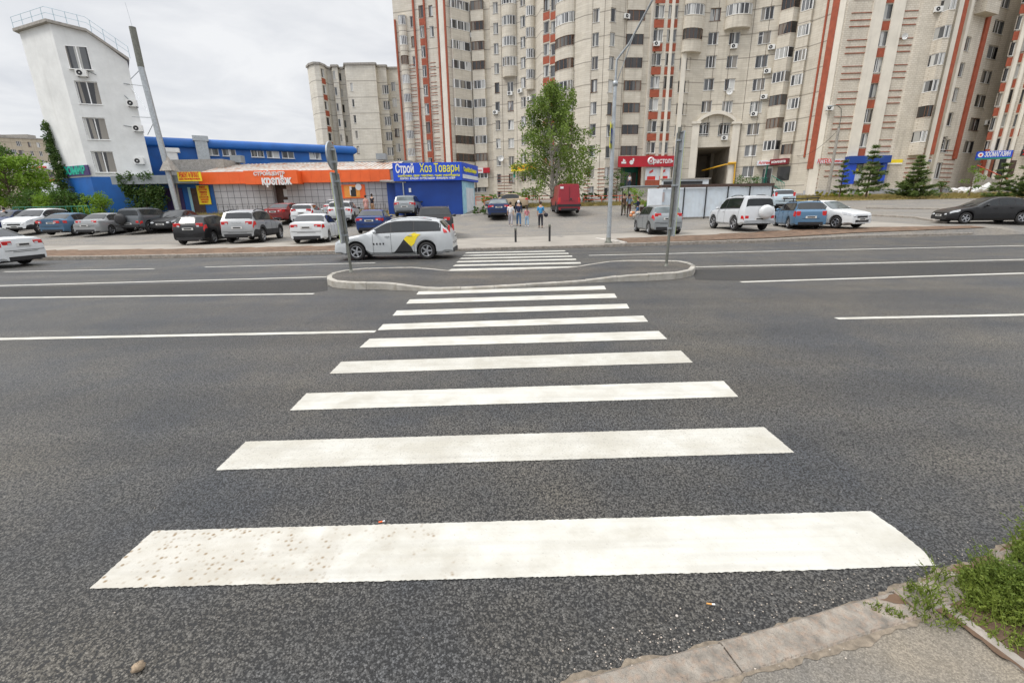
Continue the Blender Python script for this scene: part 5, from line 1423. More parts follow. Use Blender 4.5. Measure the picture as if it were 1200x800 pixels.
b = MB(); a, c = V(33, 194, 158.9), V(57, 197.5, 158.9); b.box(((a.x + c.x) / 2, 158.9, (a.z + c.z) / 2), (c.x - a.x, .2, a.z - c.z)); b.build('signboard', M['whitetext'], B4, world=True)
text_obj('магазин', 1.3, M['redtext'], B4, V(45, 196, 158.7) - B4.location, bold=.02, ext=.05)

# ---------------------------------------------------------------- site fence of pale sheet
fy0 = V(764, 250, 36.4); fy1 = V(900, 250, 36.0)
t = thing('site_fence', 'pale blue sheet metal hoarding with dark top edge behind the parked hatchback', 'fence', (fy0.x, 36.4, terr(fy0.x, 36.4)))
xs = [V(px, 250, 36.3).x for px in (764, 799.5, 825, 850, 875, 901)]
for a, c in zip(xs, xs[1:]):
    b = MB(); z = terr((a + c) / 2, 36.3); b.box(((a + c) / 2, 36.3, z + 1.2), (c - a - .06, .04, 2.1))
    k = 1
    while a + k * .3 < c - .1: b.box((a + k * .3, 36.275, z + 1.2), (.05, .02, 2.06)); k += 1
    b.build('panel', M['hoard'], t, world=True)
b = MB()
for a in xs: z = terr(a, 36.3); b.box((a, 36.26, z + 1.15), (.07, .09, 2.35))
b.build_each('post', M['black'], t)
b = MB(); z = terr(sum(xs) / 6, 36.3); b.box(((xs[0] + xs[-1]) / 2 + .3, 36.5, z + 2.42), (xs[-1] - xs[0] - .5, .7, .2)); b.build('top_edge', M['brown'], t, world=True)
b = MB(); b.box((xs[0] + .1, 36.2, terr(xs[0], 36) + 1.2), (1.0, .5, 2.3)); b.build('end_box', M['whiteposter'], t, world=True)
b = MB(); q = V(772.5, 231, 36.2); b.box((q.x, 36.22, q.z), (.8, .01, .7)); b.build('paper_notice', M['paper'] if 'paper' in M else mat('faded notice', (.50, .42, .40), .8), t, world=True)
# fruit stall
q = GY(752, 38.5)
t = thing('fruit_stall', 'market stall with flat grey canopy and heaps of green melons beside the hoarding', 'stall', q)
b = MB(); b.box((.1, 0, 2.35), (3.4, 2.4, .08)); b.build('canopy', M['greymetal'], t)
for sx_ in (-1, 1):
    for sy_ in (-1, 1): b = MB(); b.tube([(.1 + sx_ * 1.5, sy_ * 1.0, 0), (.1 + sx_ * 1.5, sy_ * 1.0, 2.32)], .03, n=6); b.build('post', M['black'], t)
b = MB(); b.box((.7, -.5, .4), (1.7, 1.2, .8)); b.build('counter', M['brown'], t)
rnd = random.Random(4)
b = MB()
for k in range(40): 
    r_ = .13; lv = k // 16; b.ball((.7 + rnd.uniform(-.7, .7) * (1 - lv * .25), -.5 + rnd.uniform(-.5, .5) * (1 - lv * .2), .88 + lv * .19), r_, n=7, rings=5)
b.build('melon_heap', mat('melon green', (.16, .30, .03), .5, .4, 8), t)['kind'] = 'stuff'
b = MB()
for k in range(14): b.ball((-.9 + rnd.uniform(-.35, .35), -1.3 + rnd.uniform(-.2, .2), .16 + (k // 9) * .2), .12, n=7, rings=5, mi=k % 2)
b.build('vegetable_sacks', [mat('orange produce', (.6, .22, .08), .6), mat('pale sack', (.6, .5, .42), .8)], t)['kind'] = 'stuff'
# low white wall and roof of the underpass kiosk behind the hoarding
q = GY(800, 52)
t = thing('ramp_wall', 'low white wall with grey coping in front of the passage', 'wall', q)
b = MB(); b.box((0, 0, 1.0), (5.0, .4, 2.6)); b.box((3.6, .3, .75), (5.0, .4, 1.9)); b.build('wall', M['whiteposter'], t)
b = MB(); b.box((0, 0, 2.34), (5.3, .7, .12)); b.box((3.65, .3, 1.73), (5.2, .6, .1)); b.build('coping', M['concrete'], t)
b = MB(); b.box((-.3, -.25, 1.95), (4.2, .1, .3)); b.build('dark_band', M['black'], t)
# lamp figure/post by passage
# ---------------------------------------------------------------- street furniture
def sign_post(label, basepx, topz, disc_z, plate, lean, rot, ddir):
    p = G(*basepx, .12)
    t = thing('sign_post', label, 'traffic sign', (p.x, p.y, idz(p.x) - .01))
    t.rotation_euler = (0, lean, 0)
    b = MB(); b.tube([(0, 0, 0), (0, 0, topz)], .038, n=10); b.lathe([(.07, 0), (.05, .05), (.038, .07)], n=10); b.build('pole', M['postgrey'], t)
    def mount(b, z): b.box((0, 0, z), (.11, .11, .05))
    c_, s_ = math.cos(rot), math.sin(rot)
    q = Matrix.Rotation(rot, 3, 'Z')
    if disc_z:
        b = MB(); b.lathe([(0, -.012), (.33, -.012), (.35, -.02), (.355, .02), (.34, .005), (0, .005)], (0, 0, 0), 'x', 26, 0)
        d = b.build('sign_disc', M['galv'], t); d.location = (.06 * ddir, 0, disc_z); d.rotation_euler = (0, 0, rot + (math.pi if ddir < 0 else 0))
        b = MB(); b.lathe([(0, .012), (.33, .012)], (0, 0, 0), 'x', 26, 0, False); b.box((.016, 0, .04), (.006, .07, .3), 1, M=Matrix.Rotation(.8, 3, 'X')); b.box((.016, -.09, -.08), (.006, .22, .06), 1); f_ = b.build('sign_face', [M['bluesign'], M['whitetext']], d)
        b = MB(); mount(b, disc_z + .15); mount(b, disc_z - .15); b.build('clamp', M['galv'], t)
    z0_, z1_ = plate; w = .56 if disc_z else .40
    b = MB(); zc = (z0_ + z1_) / 2; hh = z1_ - z0_
    b.box((0, 0, 0), (.012, w, hh))
    for zz in (-hh / 2, hh / 2): b.box((-.018 * ddir, 0, zz), (.04, w, .02))
    for yy in (-w / 2, w / 2): b.box((-.018 * ddir, yy, 0), (.04, .016, hh))
    for zz in (-hh / 3, 0, hh / 3): b.box((-.02 * ddir, 0, zz), (.03, w * .96, .035))
    pl_ = b.build('sign_plate', M['galv'], t); pl_.location = (.065 * ddir, 0, zc); pl_.rotation_euler = (0, 0, rot)
    b = MB(); b.box((.012 * ddir, 0, 0), (.008, w * .97, hh * .98)); b.build('sign_face', mat('signal yellow sheeting', (.55, .7, .05), .5), pl_)
    b = MB()
    for zz in (z0_ + .2, zc, z1_ - .2): mount(b, zz)
    b.build_each('clamp', M['galv'], t, False)
    return t
sign_post('leaning grey sign pole with a round disc above a tall plate, island left end', (412, 320.5), 3.25, 3.05, (.82, 2.62), R(-2.0), R(0), -1)
sign_post('slim grey sign pole with narrow plates, on the right end of the island', (780.5, 313.5), 3.62, None, (.85, 3.5), R(1.0), R(6), 1)
# street lamp
p = G(716, 285.5); p = Vector((G(716, 286).x, kerb_y(5) + .75, .14))
t = thing('street_lamp', 'galvanised street lamp column with angled arm beside the crossing', 'street lamp', p)
zc_ = V(725, 98, p.y).z - p.z
b = MB(); b.tube([(0, 0, 0), (0, 0, zc_)], [.105, .075], n=14); b.build('column', M['galv'], t)
b = MB(); b.lathe([(.19, 0), (.19, .03), (.12, .03), (.12, .22), (.105, .24)], n=14); 
for k in range(4): b.box((.15 * math.cos(k * 1.57 + .78), .15 * math.sin(k * 1.57 + .78), .05), (.03, .03, .05))
b.build('base_flange', M['postgrey'], t)
b = MB(); b.lathe([(.07, -.1), (.11, -.1), (.11, .08), (.06, .1)], (0, 0, zc_), n=14); b.build('collar', M['galv'], t)
q1 = V(728, 70, p.y) - p; q2 = V(737, 52, p.y - .3) - p; q3 = V(768, -6, p.y - 1.6) - p; q4 = V(790, -40, p.y - 2.6) - p
b = MB(); b.tube([(0, 0, zc_), (.02, 0, q1.z), q2, q3, q4], [.05, .048, .045, .04, .035], n=10); b.tube([(.04, -.02, zc_), q2 + (q3 - q2) * .2], .02, n=6); b.build('arm', M['galv'], t)
b = MB(); dd = (q4 - q3).normalized(); b.tube([q4, q4 + dd * .2, q4 + dd * .75, q4 + dd * .85], [.05, .13, .11, .04], n=12); b.build('lamp_head', M['greymetal'], t)
z0_ = V(720, 174, p.y).z - p.z; z1_ = V(721, 145, p.y).z - p.z
s_ = thing('crossing_sign', 'yellow edged blue crossing sign seen edge-on behind the street lamp column', 'traffic sign', (p.x - .11, p.y, p.z + (z0_ + z1_) / 2), R(75))
b = MB(); b.box((0, 0, 0), (.9, .02, z1_ - z0_)); b.build('board', M['yellowtext'], s_)
b = MB(); b.box((0, -.016, 0), (.6, .01, .62)); b.box((0, .016, 0), (.6, .01, .62)); b.build('blue_face', M['bluesign'], s_)
b = MB(); b.add([(-.2, -.026, -.2), (.2, -.026, -.2), (0, -.026, .2)], [(0, 1, 2)]); b.build('white_triangle', M['whitetext'], s_)
b = MB(); b.box((.05, .04, .2), (.12, .06, .04)); b.box((.05, .04, -.2), (.12, .06, .04)); b.build('bracket', M['galv'], s_)
# bollards
bo = None
for px, py, lb in ((604.3, 284, 'shorter black bollard on the left side of the footway beyond the crossing'), (644, 283, 'taller black bollard on the right side of the footway beyond the crossing')):
    p = G(px, py); 
    t = thing('bollard', lb, 'bollard', p, group='black bollards at the crossing')
    hgt = .70 if px < 620 else .84
    b = MB(); b.tube([(0, 0, 0), (0, 0, hgt)], .055, n=12); b.build('post', M['black'], t)
    b = MB(); b.lathe([(.057, hgt - .12), (.06, hgt - .12), (.06, hgt), (.03, hgt + .03), (0, hgt + .03)], n=12); b.build('cap', M['postgrey'], t)
# utility pole with hooked lamp
q = GY(966.5, 57)
t = thing('utility_pole', 'concrete pole with hooked lamp arm in front of the brick wing', 'utility pole', q)
zt = V(979, 150, 57).z - q.z
b = MB(); b.tube([(0, 0, 0), (0, 0, zt)], [.2, .13], n=10); b.build('pole', M['concrete'], t)
b = MB(); b.tube([(0, 0, zt - .8), (.05, 0, zt + 1.2), (-.1, 0, zt + 2.0), (-.6, 0, zt + 2.35), (-1.2, 0, zt + 2.3)], .045, n=8); b.tube([(0, 0, zt - .9), (0, 0, zt + .1)], [.14, .12], n=8); b.build('lamp_arm', M['postgrey'], t)
b = MB(); b.ball((-1.45, 0, zt + 2.25), .2, sc=(1.6, .8, .6)); b.build('lamp_head', M['greymetal'], t)
b = MB()
P1 = Vector((-.1, 0, zt - .3)); P0 = V(928, 182, 66.5) - q
b.tube([P1.lerp(P0, i / 12) + Vector((0, 0, -1.0 * math.sin(math.pi * i / 12))) for i in range(13)], .02, n=4); b.build('cable', M['black'], t)
# low red rail fences on the verge
def rail(label, px0, px1, Y, z=.0):
    a, c = GY(px0, Y), GY(px1, Y); t = thing('low_fence', label, 'fence', a)
    n = max(2, round((c.x - a.x) / 1.8)); b = MB()
    for k in range(n + 1):
        x = a.x + (c.x - a.x) * k / n; zz = terr(x, Y); b = MB(); b.box((x, Y, zz + .42), (.07, .07, .85)); b.build('post', M['railred'], t, world=True)
    for zz in (.45, .8): b = MB(); b.obox(Vector((a.x, Y - .06, a.z + zz)), Vector((c.x - a.x, 0, c.z - a.z)), Vector((0, .05, 0)), Vector((0, 0, .07))); b.build('rail', M['railred'], t, world=True)
rail('low red rail fence in front of the hedge near the blue kiosk', 558, 577, 52)
rail('low red rail fence behind the red van and birch', 612, 652, 52)
rail('low red rail fence between the red van and the fruit stall', 684, 746, 50)
def picket(label, px0, px1, Y):
    a, c = GY(px0, Y), GY(px1, Y); t = thing('low_fence', label, 'fence', a)
    b = MB(); n = int((c.x - a.x) / .45)
    for k in range(n + 1):
        x = a.x + (c.x - a.x) * k / n; b.tube([(x, Y, terr(x, Y) - .1), (x, Y, terr(x, Y) + .95 + (.25 if k % 5 == 0 else 0))], .018, n=4)
    for zz in (.2, .85): b.tube([(a.x, Y, terr(a.x, Y) + zz), (c.x, Y, terr(c.x, Y) + zz)], .015, n=4)
    o = b.build('pickets', M['black'], t, world=True)
picket('thin black picket fence in front of the grey tiled shop', 256, 452, 44.2)
rail_t = thing('low_fence', 'green metal fence below the trees at the left edge', 'fence', GY(20, 41))
b = MB()
for k in range(14): x = V(14, 240, 41).x + k * .5; b.tube([(x, 41, terr(x, 41)), (x, 41, terr(x, 41) + 1.5)], .03, n=5)
x = V(14, 240, 41).x
for zz in (.3, 1.45): b.tube([(x, 41, terr(x, 41) + zz), (x + 6.5, 41, terr(x, 41) + zz)], .03, n=5)
b.build('pickets', M['green'], rail_t, world=True)
# white plastic sheet heaps and boards on the right verge
rnd = random.Random(9)
for px, Y, w_, h_, lb in ((1121, 58.5, 2.2, 1.0, 'heap of white sheeting left of the yellowish shrub on the verge'), (1138, 57.5, 1.6, 1.3, 'smaller heap of white sheeting beside the wooden ramp')):
    q = GY(px, Y); t = thing('sheet_heap', lb, 'heap', q, group='white sheeting heaps on the verge'); b = MB()
    for k in range(9):
        x, y = rnd.uniform(-w_ / 2, w_ / 2), rnd.uniform(-.3, .3); b.box((x, y, rnd.uniform(.2, h_ * .7)), (rnd.uniform(.5, .9), .5, rnd.uniform(.2, .5)), M=Matrix.Rotation(rnd.uniform(-.6, .6), 3, 'Y') @ Matrix.Rotation(rnd.uniform(-.5, .5), 3, 'X'))
    b.build('sheeting', M['whitetext'], t)
q = GY(1149, 60.0); t = thing('wooden_ramp', 'grey wooden stair side with red handrail at the pet shop entrance', 'stairs', q)
b = MB()
for k in range(14):
    hh = 2.9 - k * .12; b.box((-1.8 + k * .3, 0, hh / 2 - .3), (.28, .06, hh))
b.build('plank_side', M['concrete'], t)
b = MB(); b.tube([(-1.9, -.05, 3.3), (2.4, -.05, 1.6)], .06, n=6); b.build('handrail', M['railred'], t)
# ---------------------------------------------------------------- cars
def pl_at(prof, x):
    if x <= prof[0][0]: return prof[0][1]
    for (a, b_), (c, d) in zip(prof, prof[1:]):
        if x <= c: return b_ + (d - b_) * (x - a) / max(1e-6, c - a)
    return prof[-1][1]
CK = {
 # profile from nose (x=0) to tail, roof line heights; cw = windscreen start/end, rw = rear window start/end
 'sedan': dict(L=4.5, W=1.78, H=1.46, wb=2.65, fo=.86, wr=.31, prof=[(0, .50), (.05, .64), (.2, .74), (.6, .84), (1.15, .93), (1.25, .95), (2.02, 1.37), (2.3, 1.44), (2.7, 1.46), (3.1, 1.43), (3.35, 1.38), (3.98, 1.07), (4.3, 1.05), (4.44, 1.01), (4.5, .78)], cw=(1.27, 2.1), rw=(3.36, 3.96), belt=(.90, .98)),
 'sedan_old': dict(L=4.3, W=1.68, H=1.42, wb=2.49, fo=.85, wr=.29, prof=[(0, .52), (.04, .66), (.25, .74), (1.1, .88), (1.22, .91), (1.9, 1.33), (2.2, 1.40), (2.6, 1.42), (3.0, 1.40), (3.2, 1.36), (3.75, 1.02), (4.15, .98), (4.26, .94), (4.3, .75)], cw=(1.24, 1.98), rw=(3.22, 3.72), belt=(.86, .93)),
 'hatch': dict(L=4.05, W=1.74, H=1.48, wb=2.5, fo=.80, wr=.31, prof=[(0, .50), (.05, .66), (.2, .76), (.5, .86), (.95, .95), (1.05, .98), (1.8, 1.40), (2.1, 1.47), (2.6, 1.48), (3.2, 1.45), (3.6, 1.40), (3.92, 1.05), (3.98, .92), (4.05, .70)], cw=(1.07, 1.9), rw=(3.62, 3.90), belt=(.92, 1.0)),
 'wagon': dict(L=4.48, W=1.78, H=1.50, wb=2.64, fo=.86, wr=.32, prof=[(0, .50), (.05, .66), (.2, .75), (.6, .86), (1.1, .95), (1.2, .98), (2.0, 1.41), (2.3, 1.48), (2.9, 1.50), (3.6, 1.48), (4.0, 1.43), (4.33, 1.06), (4.42, .92), (4.48, .68)], cw=(1.22, 2.1), rw=(4.02, 4.31), belt=(.92, 1.02)),
 'estate_old': dict(L=4.12, W=1.62, H=1.44, wb=2.42, fo=.72, wr=.29, prof=[(0, .55), (.03, .78), (.1, .84), (.95, .92), (1.05, .94), (1.6, 1.36), (1.8, 1.42), (2.6, 1.44), (3.5, 1.43), (3.7, 1.41), (4.0, .98), (4.08, .90), (4.12, .60)], cw=(1.07, 1.66), rw=(3.72, 3.98), belt=(.90, .94)),
 'suv': dict(L=4.45, W=1.84, H=1.70, wb=2.62, fo=.88, wr=.35, prof=[(0, .58), (.05, .80), (.2, .92), (.6, 1.02), (1.1, 1.10), (1.2, 1.12), (1.95, 1.58), (2.25, 1.67), (2.9, 1.70), (3.6, 1.67), (4.05, 1.60), (4.30, 1.20), (4.38, 1.06), (4.45, .75)], cw=(1.22, 2.05), rw=(4.07, 4.28), belt=(1.06, 1.15)),
 'offroad': dict(L=4.15, W=1.80, H=1.83, wb=2.42, fo=.72, wr=.38, prof=[(0, .62), (.05, .95), (.15, 1.02), (1.0, 1.12), (1.1, 1.14), (1.6, 1.66), (1.8, 1.78), (2.6, 1.83), (3.7, 1.81), (3.95, 1.77), (4.06, 1.18), (4.10, 1.05), (4.15, .60)], cw=(1.12, 1.68), rw=(3.96, 4.05), belt=(1.08, 1.14)),
 'van': dict(L=5.0, W=2.05, H=2.28, wb=3.0, fo=.95, wr=.35, prof=[(0, .60), (.05, .95), (.25, 1.12), (.7, 1.28), (.85, 1.34), (1.5, 2.0), (1.8, 2.20), (2.2, 2.26), (4.6, 2.28), (4.86, 2.24), (4.93, 1.6), (4.96, 1.0), (5.0, .55)], cw=(.87, 1.6), rw=None, belt=(1.2, 1.25)),
}
RIMC = {}
def wheel_meshes(r):
    if r in RIMC: return RIMC[r]
    b = MB(); w = .2; ri = r * .66
    b.lathe([(ri, -w / 2 + .015), (ri + .02, -w / 2), (r - .03, -w / 2), (r, -w / 2 + .03), (r, w / 2 - .03), (r - .03, w / 2), (ri, w / 2), (ri, -w / 2 + .015)], axis='y', n=26)
    ty = b.mesh('wheel', M['rubber'])
    b = MB(); b.lathe([(0, w * .05), (ri, w * .05)], axis='y', n=20, mi=1)
    b.lathe([(ri * .9, -w / 2 + .02), (ri * .93, -w / 2 + .005), (ri, -w / 2 + .01), (ri, w * .05)], axis='y', n=26)
    b.lathe([(0, -w / 2 + .03), (ri * .2, -w / 2 + .03), (ri * .24, 0)], axis='y', n=12)
    for k in range(5):
        a = 2 * math.pi * k / 5; q = Matrix.Rotation(a, 3, 'Y'); b.box(q @ Vector((ri * .55, -w / 2 + .035, 0)), (ri * .78, .03, ri * .28), M=q)
    rm = b.mesh('rim', [M['rim'], M['black']])
    RIMC[r] = (ty, rm); return RIMC[r]
PAINT = {}
def paintmat(name, c, metal=.0):
    if name not in PAINT: PAINT[name] = mat('car paint ' + name, c, .36, .05, 1.5, metal=metal, coat=.3, spec=.35, dirt=tuple(x * .8 + .012 for x in c), dirt_amt=.3)
    return PAINT[name]

def car(label, kind, paint, pos, heading, tail=True, name='parked_car', group='cars parked on the lot', cat='car', sealed=None, plates=True, rack=None, spare=None, cladding=False, rearglass='carglass', glassm='carglass', extra=None, **over):
    P = dict(CK[kind]); P.update(over)
    L, W, H = P['L'], P['W'], P['H']; prof = P['prof']; wr = P['wr']; fw = P['fo']; rwx = fw + P['wb']
    hw0 = W / 2; ar = wr + .055; sill = wr * .62 if kind not in ('suv', 'offroad') else wr * .85
    t = thing(name, label, cat, pos, heading, group)
    ox = L / 2                                   # local: +x forward, origin at the middle
    def hw(x):
        f_ = max(0, 1 - x / .75); r_ = max(0, 1 - (L - x) / .6)
        kf, kr = (.16, .09) if kind in ('van', 'offroad', 'estate_old') else (.22, .15)
        return hw0 * (1 - kf * f_ ** 2.4 - kr * r_ ** 2.2)
    def zt(x): return pl_at(prof, x)
    def zs(x):
        bl = P['belt'][0] + (P['belt'][1] - P['belt'][0]) * x / L
        return min(bl, zt(x) - .025)
    def zb(x):
        z = sill + (.06 if x < .35 or x > L - .3 else 0)
        for c in (fw, rwx):
            if abs(x - c) < ar: z = max(z, wr + math.sqrt(ar * ar - (x - c) ** 2))
        return min(z, zs(x) - .12)
    hmax = H - .98
    def ring(x):
        h, a, s_, b_ = hw(x), zt(x), zs(x), zb(x)
        g = max(0, min(1, (a - s_) / max(.3, H - s_)))
        wt = h * (.93 - g * (.21 if kind != 'van' else .10) - (0 if kind in ('van', 'offroad') else .0))
        z6 = a - min(.055, .45 * (a - s_))
        mid = b_ + (s_ - b_) * .45
        return [(0, b_), (h * .90, b_), (h * .985, b_ + (s_ - b_) * .12), (h, mid), (h * .985, s_ - (s_ - b_) * .18), (h * .955, s_), (wt, z6), (wt * .80, a - .012 * g), (0, a + .0)]
    def surf(x, tt):
        r_ = ring(x); i = min(7, int(tt)); f_ = tt - i
        y = r_[i][0] * (1 - f_) + r_[i + 1][0] * f_; z = r_[i][1] * (1 - f_) + r_[i + 1][1] * f_
        return Vector((ox - x, y, z))
    xs = set([round(p[0], 4) for p in prof] + [i * .14 for i in range(1, int(L / .14))])
    for c in (fw, rwx):
        xs = {x for x in xs if abs(x - c) > ar + .03 or x in [p[0] for p in prof]}
        for k in range(13): xs.add(c - ar * math.cos(math.pi * k / 12))
    xs = sorted(x for x in xs if 0 <= x <= L); xs = [x for i, x in enumerate(xs) if i == 0 or x - xs[i - 1] > .004]
    xs[0] = 0; xs[-1] = L
    b = MB(); vs = []
    for x in xs:
        r_ = ring(x)
        for y, z in r_: vs.append((ox - x, -y, z))
        for y, z in r_[1:-1][::-1]: vs.append((ox - x, y, z))
    n = 16
    clad = 3 if cladding else 2
    for i in range(len(xs) - 1):
        for k in range(n):
            kk = k if k < 8 else 15 - k
            mi = 1 if kk < (clad if not (xs[i] > .5 and xs[i] < L - .5) or cladding else 1) and kk < clad - (0 if cladding else 1) else 0
            if kk == 0: mi = 1
            b.f.append((i * n + k, (i + 1) * n + k, (i + 1) * n + (k + 1) % n, i * n + (k + 1) % n)); b.m.append(mi); b.sm.append(True)
    b.v = [tuple(v) for v in vs]
    b.f.append(tuple(range(n))); b.m.append(0); b.sm.append(False)
    b.f.append(tuple((len(xs) - 1) * n + k for k in range(n))[::-1]); b.m.append(0); b.sm.append(False)
    body = b.build('body', [paint, M['black']], t)
    body.data.set_sharp_from_angle(angle=R(32))
    b = MB(); b.box((0, 0, (sill + .62) / 2), (L - .9, W - .56, .62 - sill + .06)); b.box((0, 0, sill + .08), (L - .35, W - .7, .12)); b.build('underbody', M['black'], t)
    def patch(name, x0, x1, t0, t1, off, mt, sides=(1, -1), nx=6, ntt=3, skew=0, parent=t, join=True):
        b = MB()
        for sd_ in sides:
            g = []
            for j in range(ntt + 1):
                tt = t0 + (t1 - t0) * j / ntt
                for i in range(nx + 1):
                    x = x0 + (x1 - x0) * i / nx + skew * j / ntt; x = max(0.01, min(L - .01, x))
                    p = surf(x, tt); e = .01
                    du = surf(min(L, x + e), tt) - surf(max(0, x - e), tt); dv = surf(x, min(8, tt + .02)) - surf(x, max(0, tt - .02))
                    nn = dv.cross(du); 
                    if nn.length < 1e-9: nn = Vector((0, 1, 0))
                    nn.normalize()
                    if nn.y * 1 + nn.z * .5 < 0 and tt < 6: nn = -nn
                    if tt >= 6 and nn.z < 0: nn = -nn
                    p = p + nn * off
                    g.append((p.x, p.y * sd_, p.z))
            w_ = nx + 1
            fs = [(j * w_ + i, j * w_ + i + 1, (j + 1) * w_ + i + 1, (j + 1) * w_ + i) for j in range(ntt) for i in range(nx)]
            if sd_ > 0: fs = [f[::-1] for f in fs]
            b.add(g, fs, 0, True)
        return b.build(name, mt, parent)
    G_ = M[glassm]
    # windscreen, rear window (full width), side windows
    def across(name, x0, x1, mt, off=.006, inset=.12, parent=t):
        b = MB(); g = []; nx = 6; ts = [6 + inset, 6.6, 7, 7.5, 8, 7.5, 7, 6.6, 6 + inset]; sg = [1, 1, 1, 1, 1, -1, -1, -1, -1]
        for i in range(nx + 1):
            x = x0 + (x1 - x0) * i / nx
            for tt, s_ in zip(ts, sg):
                p = surf(x, tt); dz = surf(min(L, x + .02), 8).z - surf(max(0, x - .02), 8).z; nn = Vector((dz, 0, .04)).normalized()
                if tt < 8: nn = (nn + Vector((0, .15, 0)) * 0).normalized()
                p = p + nn * off; g.append((p.x, p.y * s_, p.z))
        w_ = 9; fs = [(i * w_ + k, i * w_ + k + 1, (i + 1) * w_ + k + 1, (i + 1) * w_ + k) for i in range(nx) for k in range(8)]
        b.add(g, fs, 0, True); return b.build(name, mt, parent)
    ws = across('windshield', P['cw'][0], P['cw'][1] - .06, G_)
    if P['rw']:
        across('rear_window', P['rw'][0] + .01, P['rw'][1] - .01, M[rearglass], inset=.03)
    xa = P['cw'][0] + .38; xe = (P['rw'][0] + .08) if P['rw'] else 1.9
    if kind in ('sedan', 'sedan_old'): cuts = [xa, 2.28, 3.02, 3.38]
    elif kind == 'van': cuts = [xa, 2.0]
    elif kind in ('wagon', 'estate_old', 'suv', 'offroad'): cuts = [xa, 2.2 if kind != 'offroad' else 2.25, 3.05, xe - .05]
    else: cuts = [xa, 2.12, 2.95, xe - .35]
    if kind == 'offroad': cuts = [xa - .12, 2.1, 3.6]
    if sealed: cuts = sealed
    for a, c in zip(cuts, cuts[1:]):
        for sd_ in (1, -1): patch('side_window', a + .03, c - .03, 5.14, 5.86, .006, G_, (sd_,), nx=7, ntt=3)
    for sd_ in (1, -1): patch('window_trim', cuts[0] - .03, cuts[-1] + .02, 5.04, 5.93, .003, M['black'], (sd_,), nx=16)
    # door seams and handles
    b = MB()
    for sx_ in ([cuts[0] - .08, cuts[1], cuts[min(2, len(cuts) - 1)]]):
        for sd_ in (1, -1):
            pts = [surf(sx_, tt) * 1 for tt in (1.3, 2, 3, 4, 5)]
            pts = [Vector((p.x, (p.y + .001) * sd_, p.z)) for p in pts]; b.tube(pts, .006, n=4, cap=False)
    b.build('door_seam', M['black'], t)
    for hx in cuts[1:-1] if kind != 'van' else []:
        for sd_ in (1, -1):
            b = MB(); p = surf(hx - .14, 4.3); b.box((p.x, (p.y + .018) * sd_, p.z), (.17, .03, .028)); b.build('door_handle', paint, t)
    for sd_ in (1, -1):
        b = MB(); p = surf(cuts[0] + .04, 5.0); b.ball((p.x, (p.y + .13) * sd_, p.z + .08), .09, n=8, rings=6, sc=(.7, 1.2, .8)); b.box((p.x, (p.y + .03) * sd_, p.z + .05), (.06, .14, .04)); b.build('side_mirror', M['black'] if cladding else paint, t)
    # wheels
    ty, rm = wheel_meshes(wr)
    for cx in (fw, rwx):
        for sd_ in (-1, 1):
            o = inst('wheel', ty, t, (ox - cx, sd_ * (hw0 - .12), wr), 0 if sd_ < 0 else math.pi); inst('rim', rm, o)
    # lamps
    ztl = zs(.3)
    for sd_ in (1, -1):
        h = patch('headlight', .10, .52, 3.9, 5.0, .008, M['headlight'], (sd_,), nx=4)
        q = MB(); zf = min(zt(.03) - .06, .68 if H < 1.6 else .86); q.ball((ox - .07, sd_ * hw(0) * .76, zf), .10, n=8, rings=6, sc=(.9, 1.6, .75)); q.build('headlight_lens', M['headlight'], h)
    b = MB(); b.box((ox - .005, 0, zt(.03) - .10), (.03, W * .42, .10)); b.box((ox - .0, 0, .38), (.03, W * .55, .12)); b.build('grille', M['black'], t)
    tz = {'van': 1.0, 'offroad': .72, 'suv': 1.02, 'wagon': .98, 'hatch': .95, 'estate_old': .80}.get(kind, .86)
    for sd_ in (1, -1):
        wl = {'van': .14, 'offroad': .2, 'estate_old': .2, 'wagon': .16}.get(kind, .34); hl = {'van': .42, 'offroad': .16, 'suv': .19, 'hatch': .26, 'estate_old': .26, 'wagon': .5}.get(kind, .16)
        def tz_of(z, x):
            r_ = ring(x)
            for i in range(2, 6):
                if r_[i][1] <= z <= r_[i + 1][1]: return i + (z - r_[i][1]) / max(1e-4, r_[i + 1][1] - r_[i][1])
            return 5
        if kind == 'wagon': h = patch('tail_light', L - .30, L - .17, 4.6, 5.55, .010, M['taillight'], (sd_,), nx=4, skew=-.05)
        else: h = patch('tail_light', L - (.26 if kind != 'van' else .12), L - .035, tz_of(tz - hl / 2, L - .15), tz_of(tz + hl / 2, L - .15), .010, M['taillight'], (sd_,), nx=4)
        xr = L
        for k in range(len(prof) - 1, 0, -1):
            if prof[k][1] <= tz <= prof[k - 1][1]: xr = prof[k][0] - (tz - prof[k][1]) * (prof[k][0] - prof[k - 1][0]) / max(1e-4, prof[k - 1][1] - prof[k][1]); break
        q = MB(); q.box((ox - xr + .022, sd_ * (hw(L - .02) * .955 - wl / 2), tz), (.07, wl, hl)); q.build('tail_lens', M['taillight'], h, bevel=.025)
        if wl > .3: q = MB(); q.box((ox - xr - .017, sd_ * (hw(L - .02) * .955 - wl * .72), tz - hl * .1), (.01, wl * .35, hl * .45)); q.build('reverse_lens', M['headlight'], h)
    if plates:
        zp = .80 if kind in ('sedan', 'hatch', 'wagon', 'suv') else .62
        b = MB(); b.box((-L / 2 - .012, 0, zp), (.02, .52, .112)); b.box((-L / 2 - .024, 0, zp), (.004, .36, .06), 1); b.build('number_plate', [M['plate'], M['black']], t)
        b = MB(); b.box((L / 2 + .015, 0, .47), (.02, .52, .112)); b.box((L / 2 + .027, 0, .47), (.004, .36, .06), 1); b.build('number_plate', [M['plate'], M['black']], t)
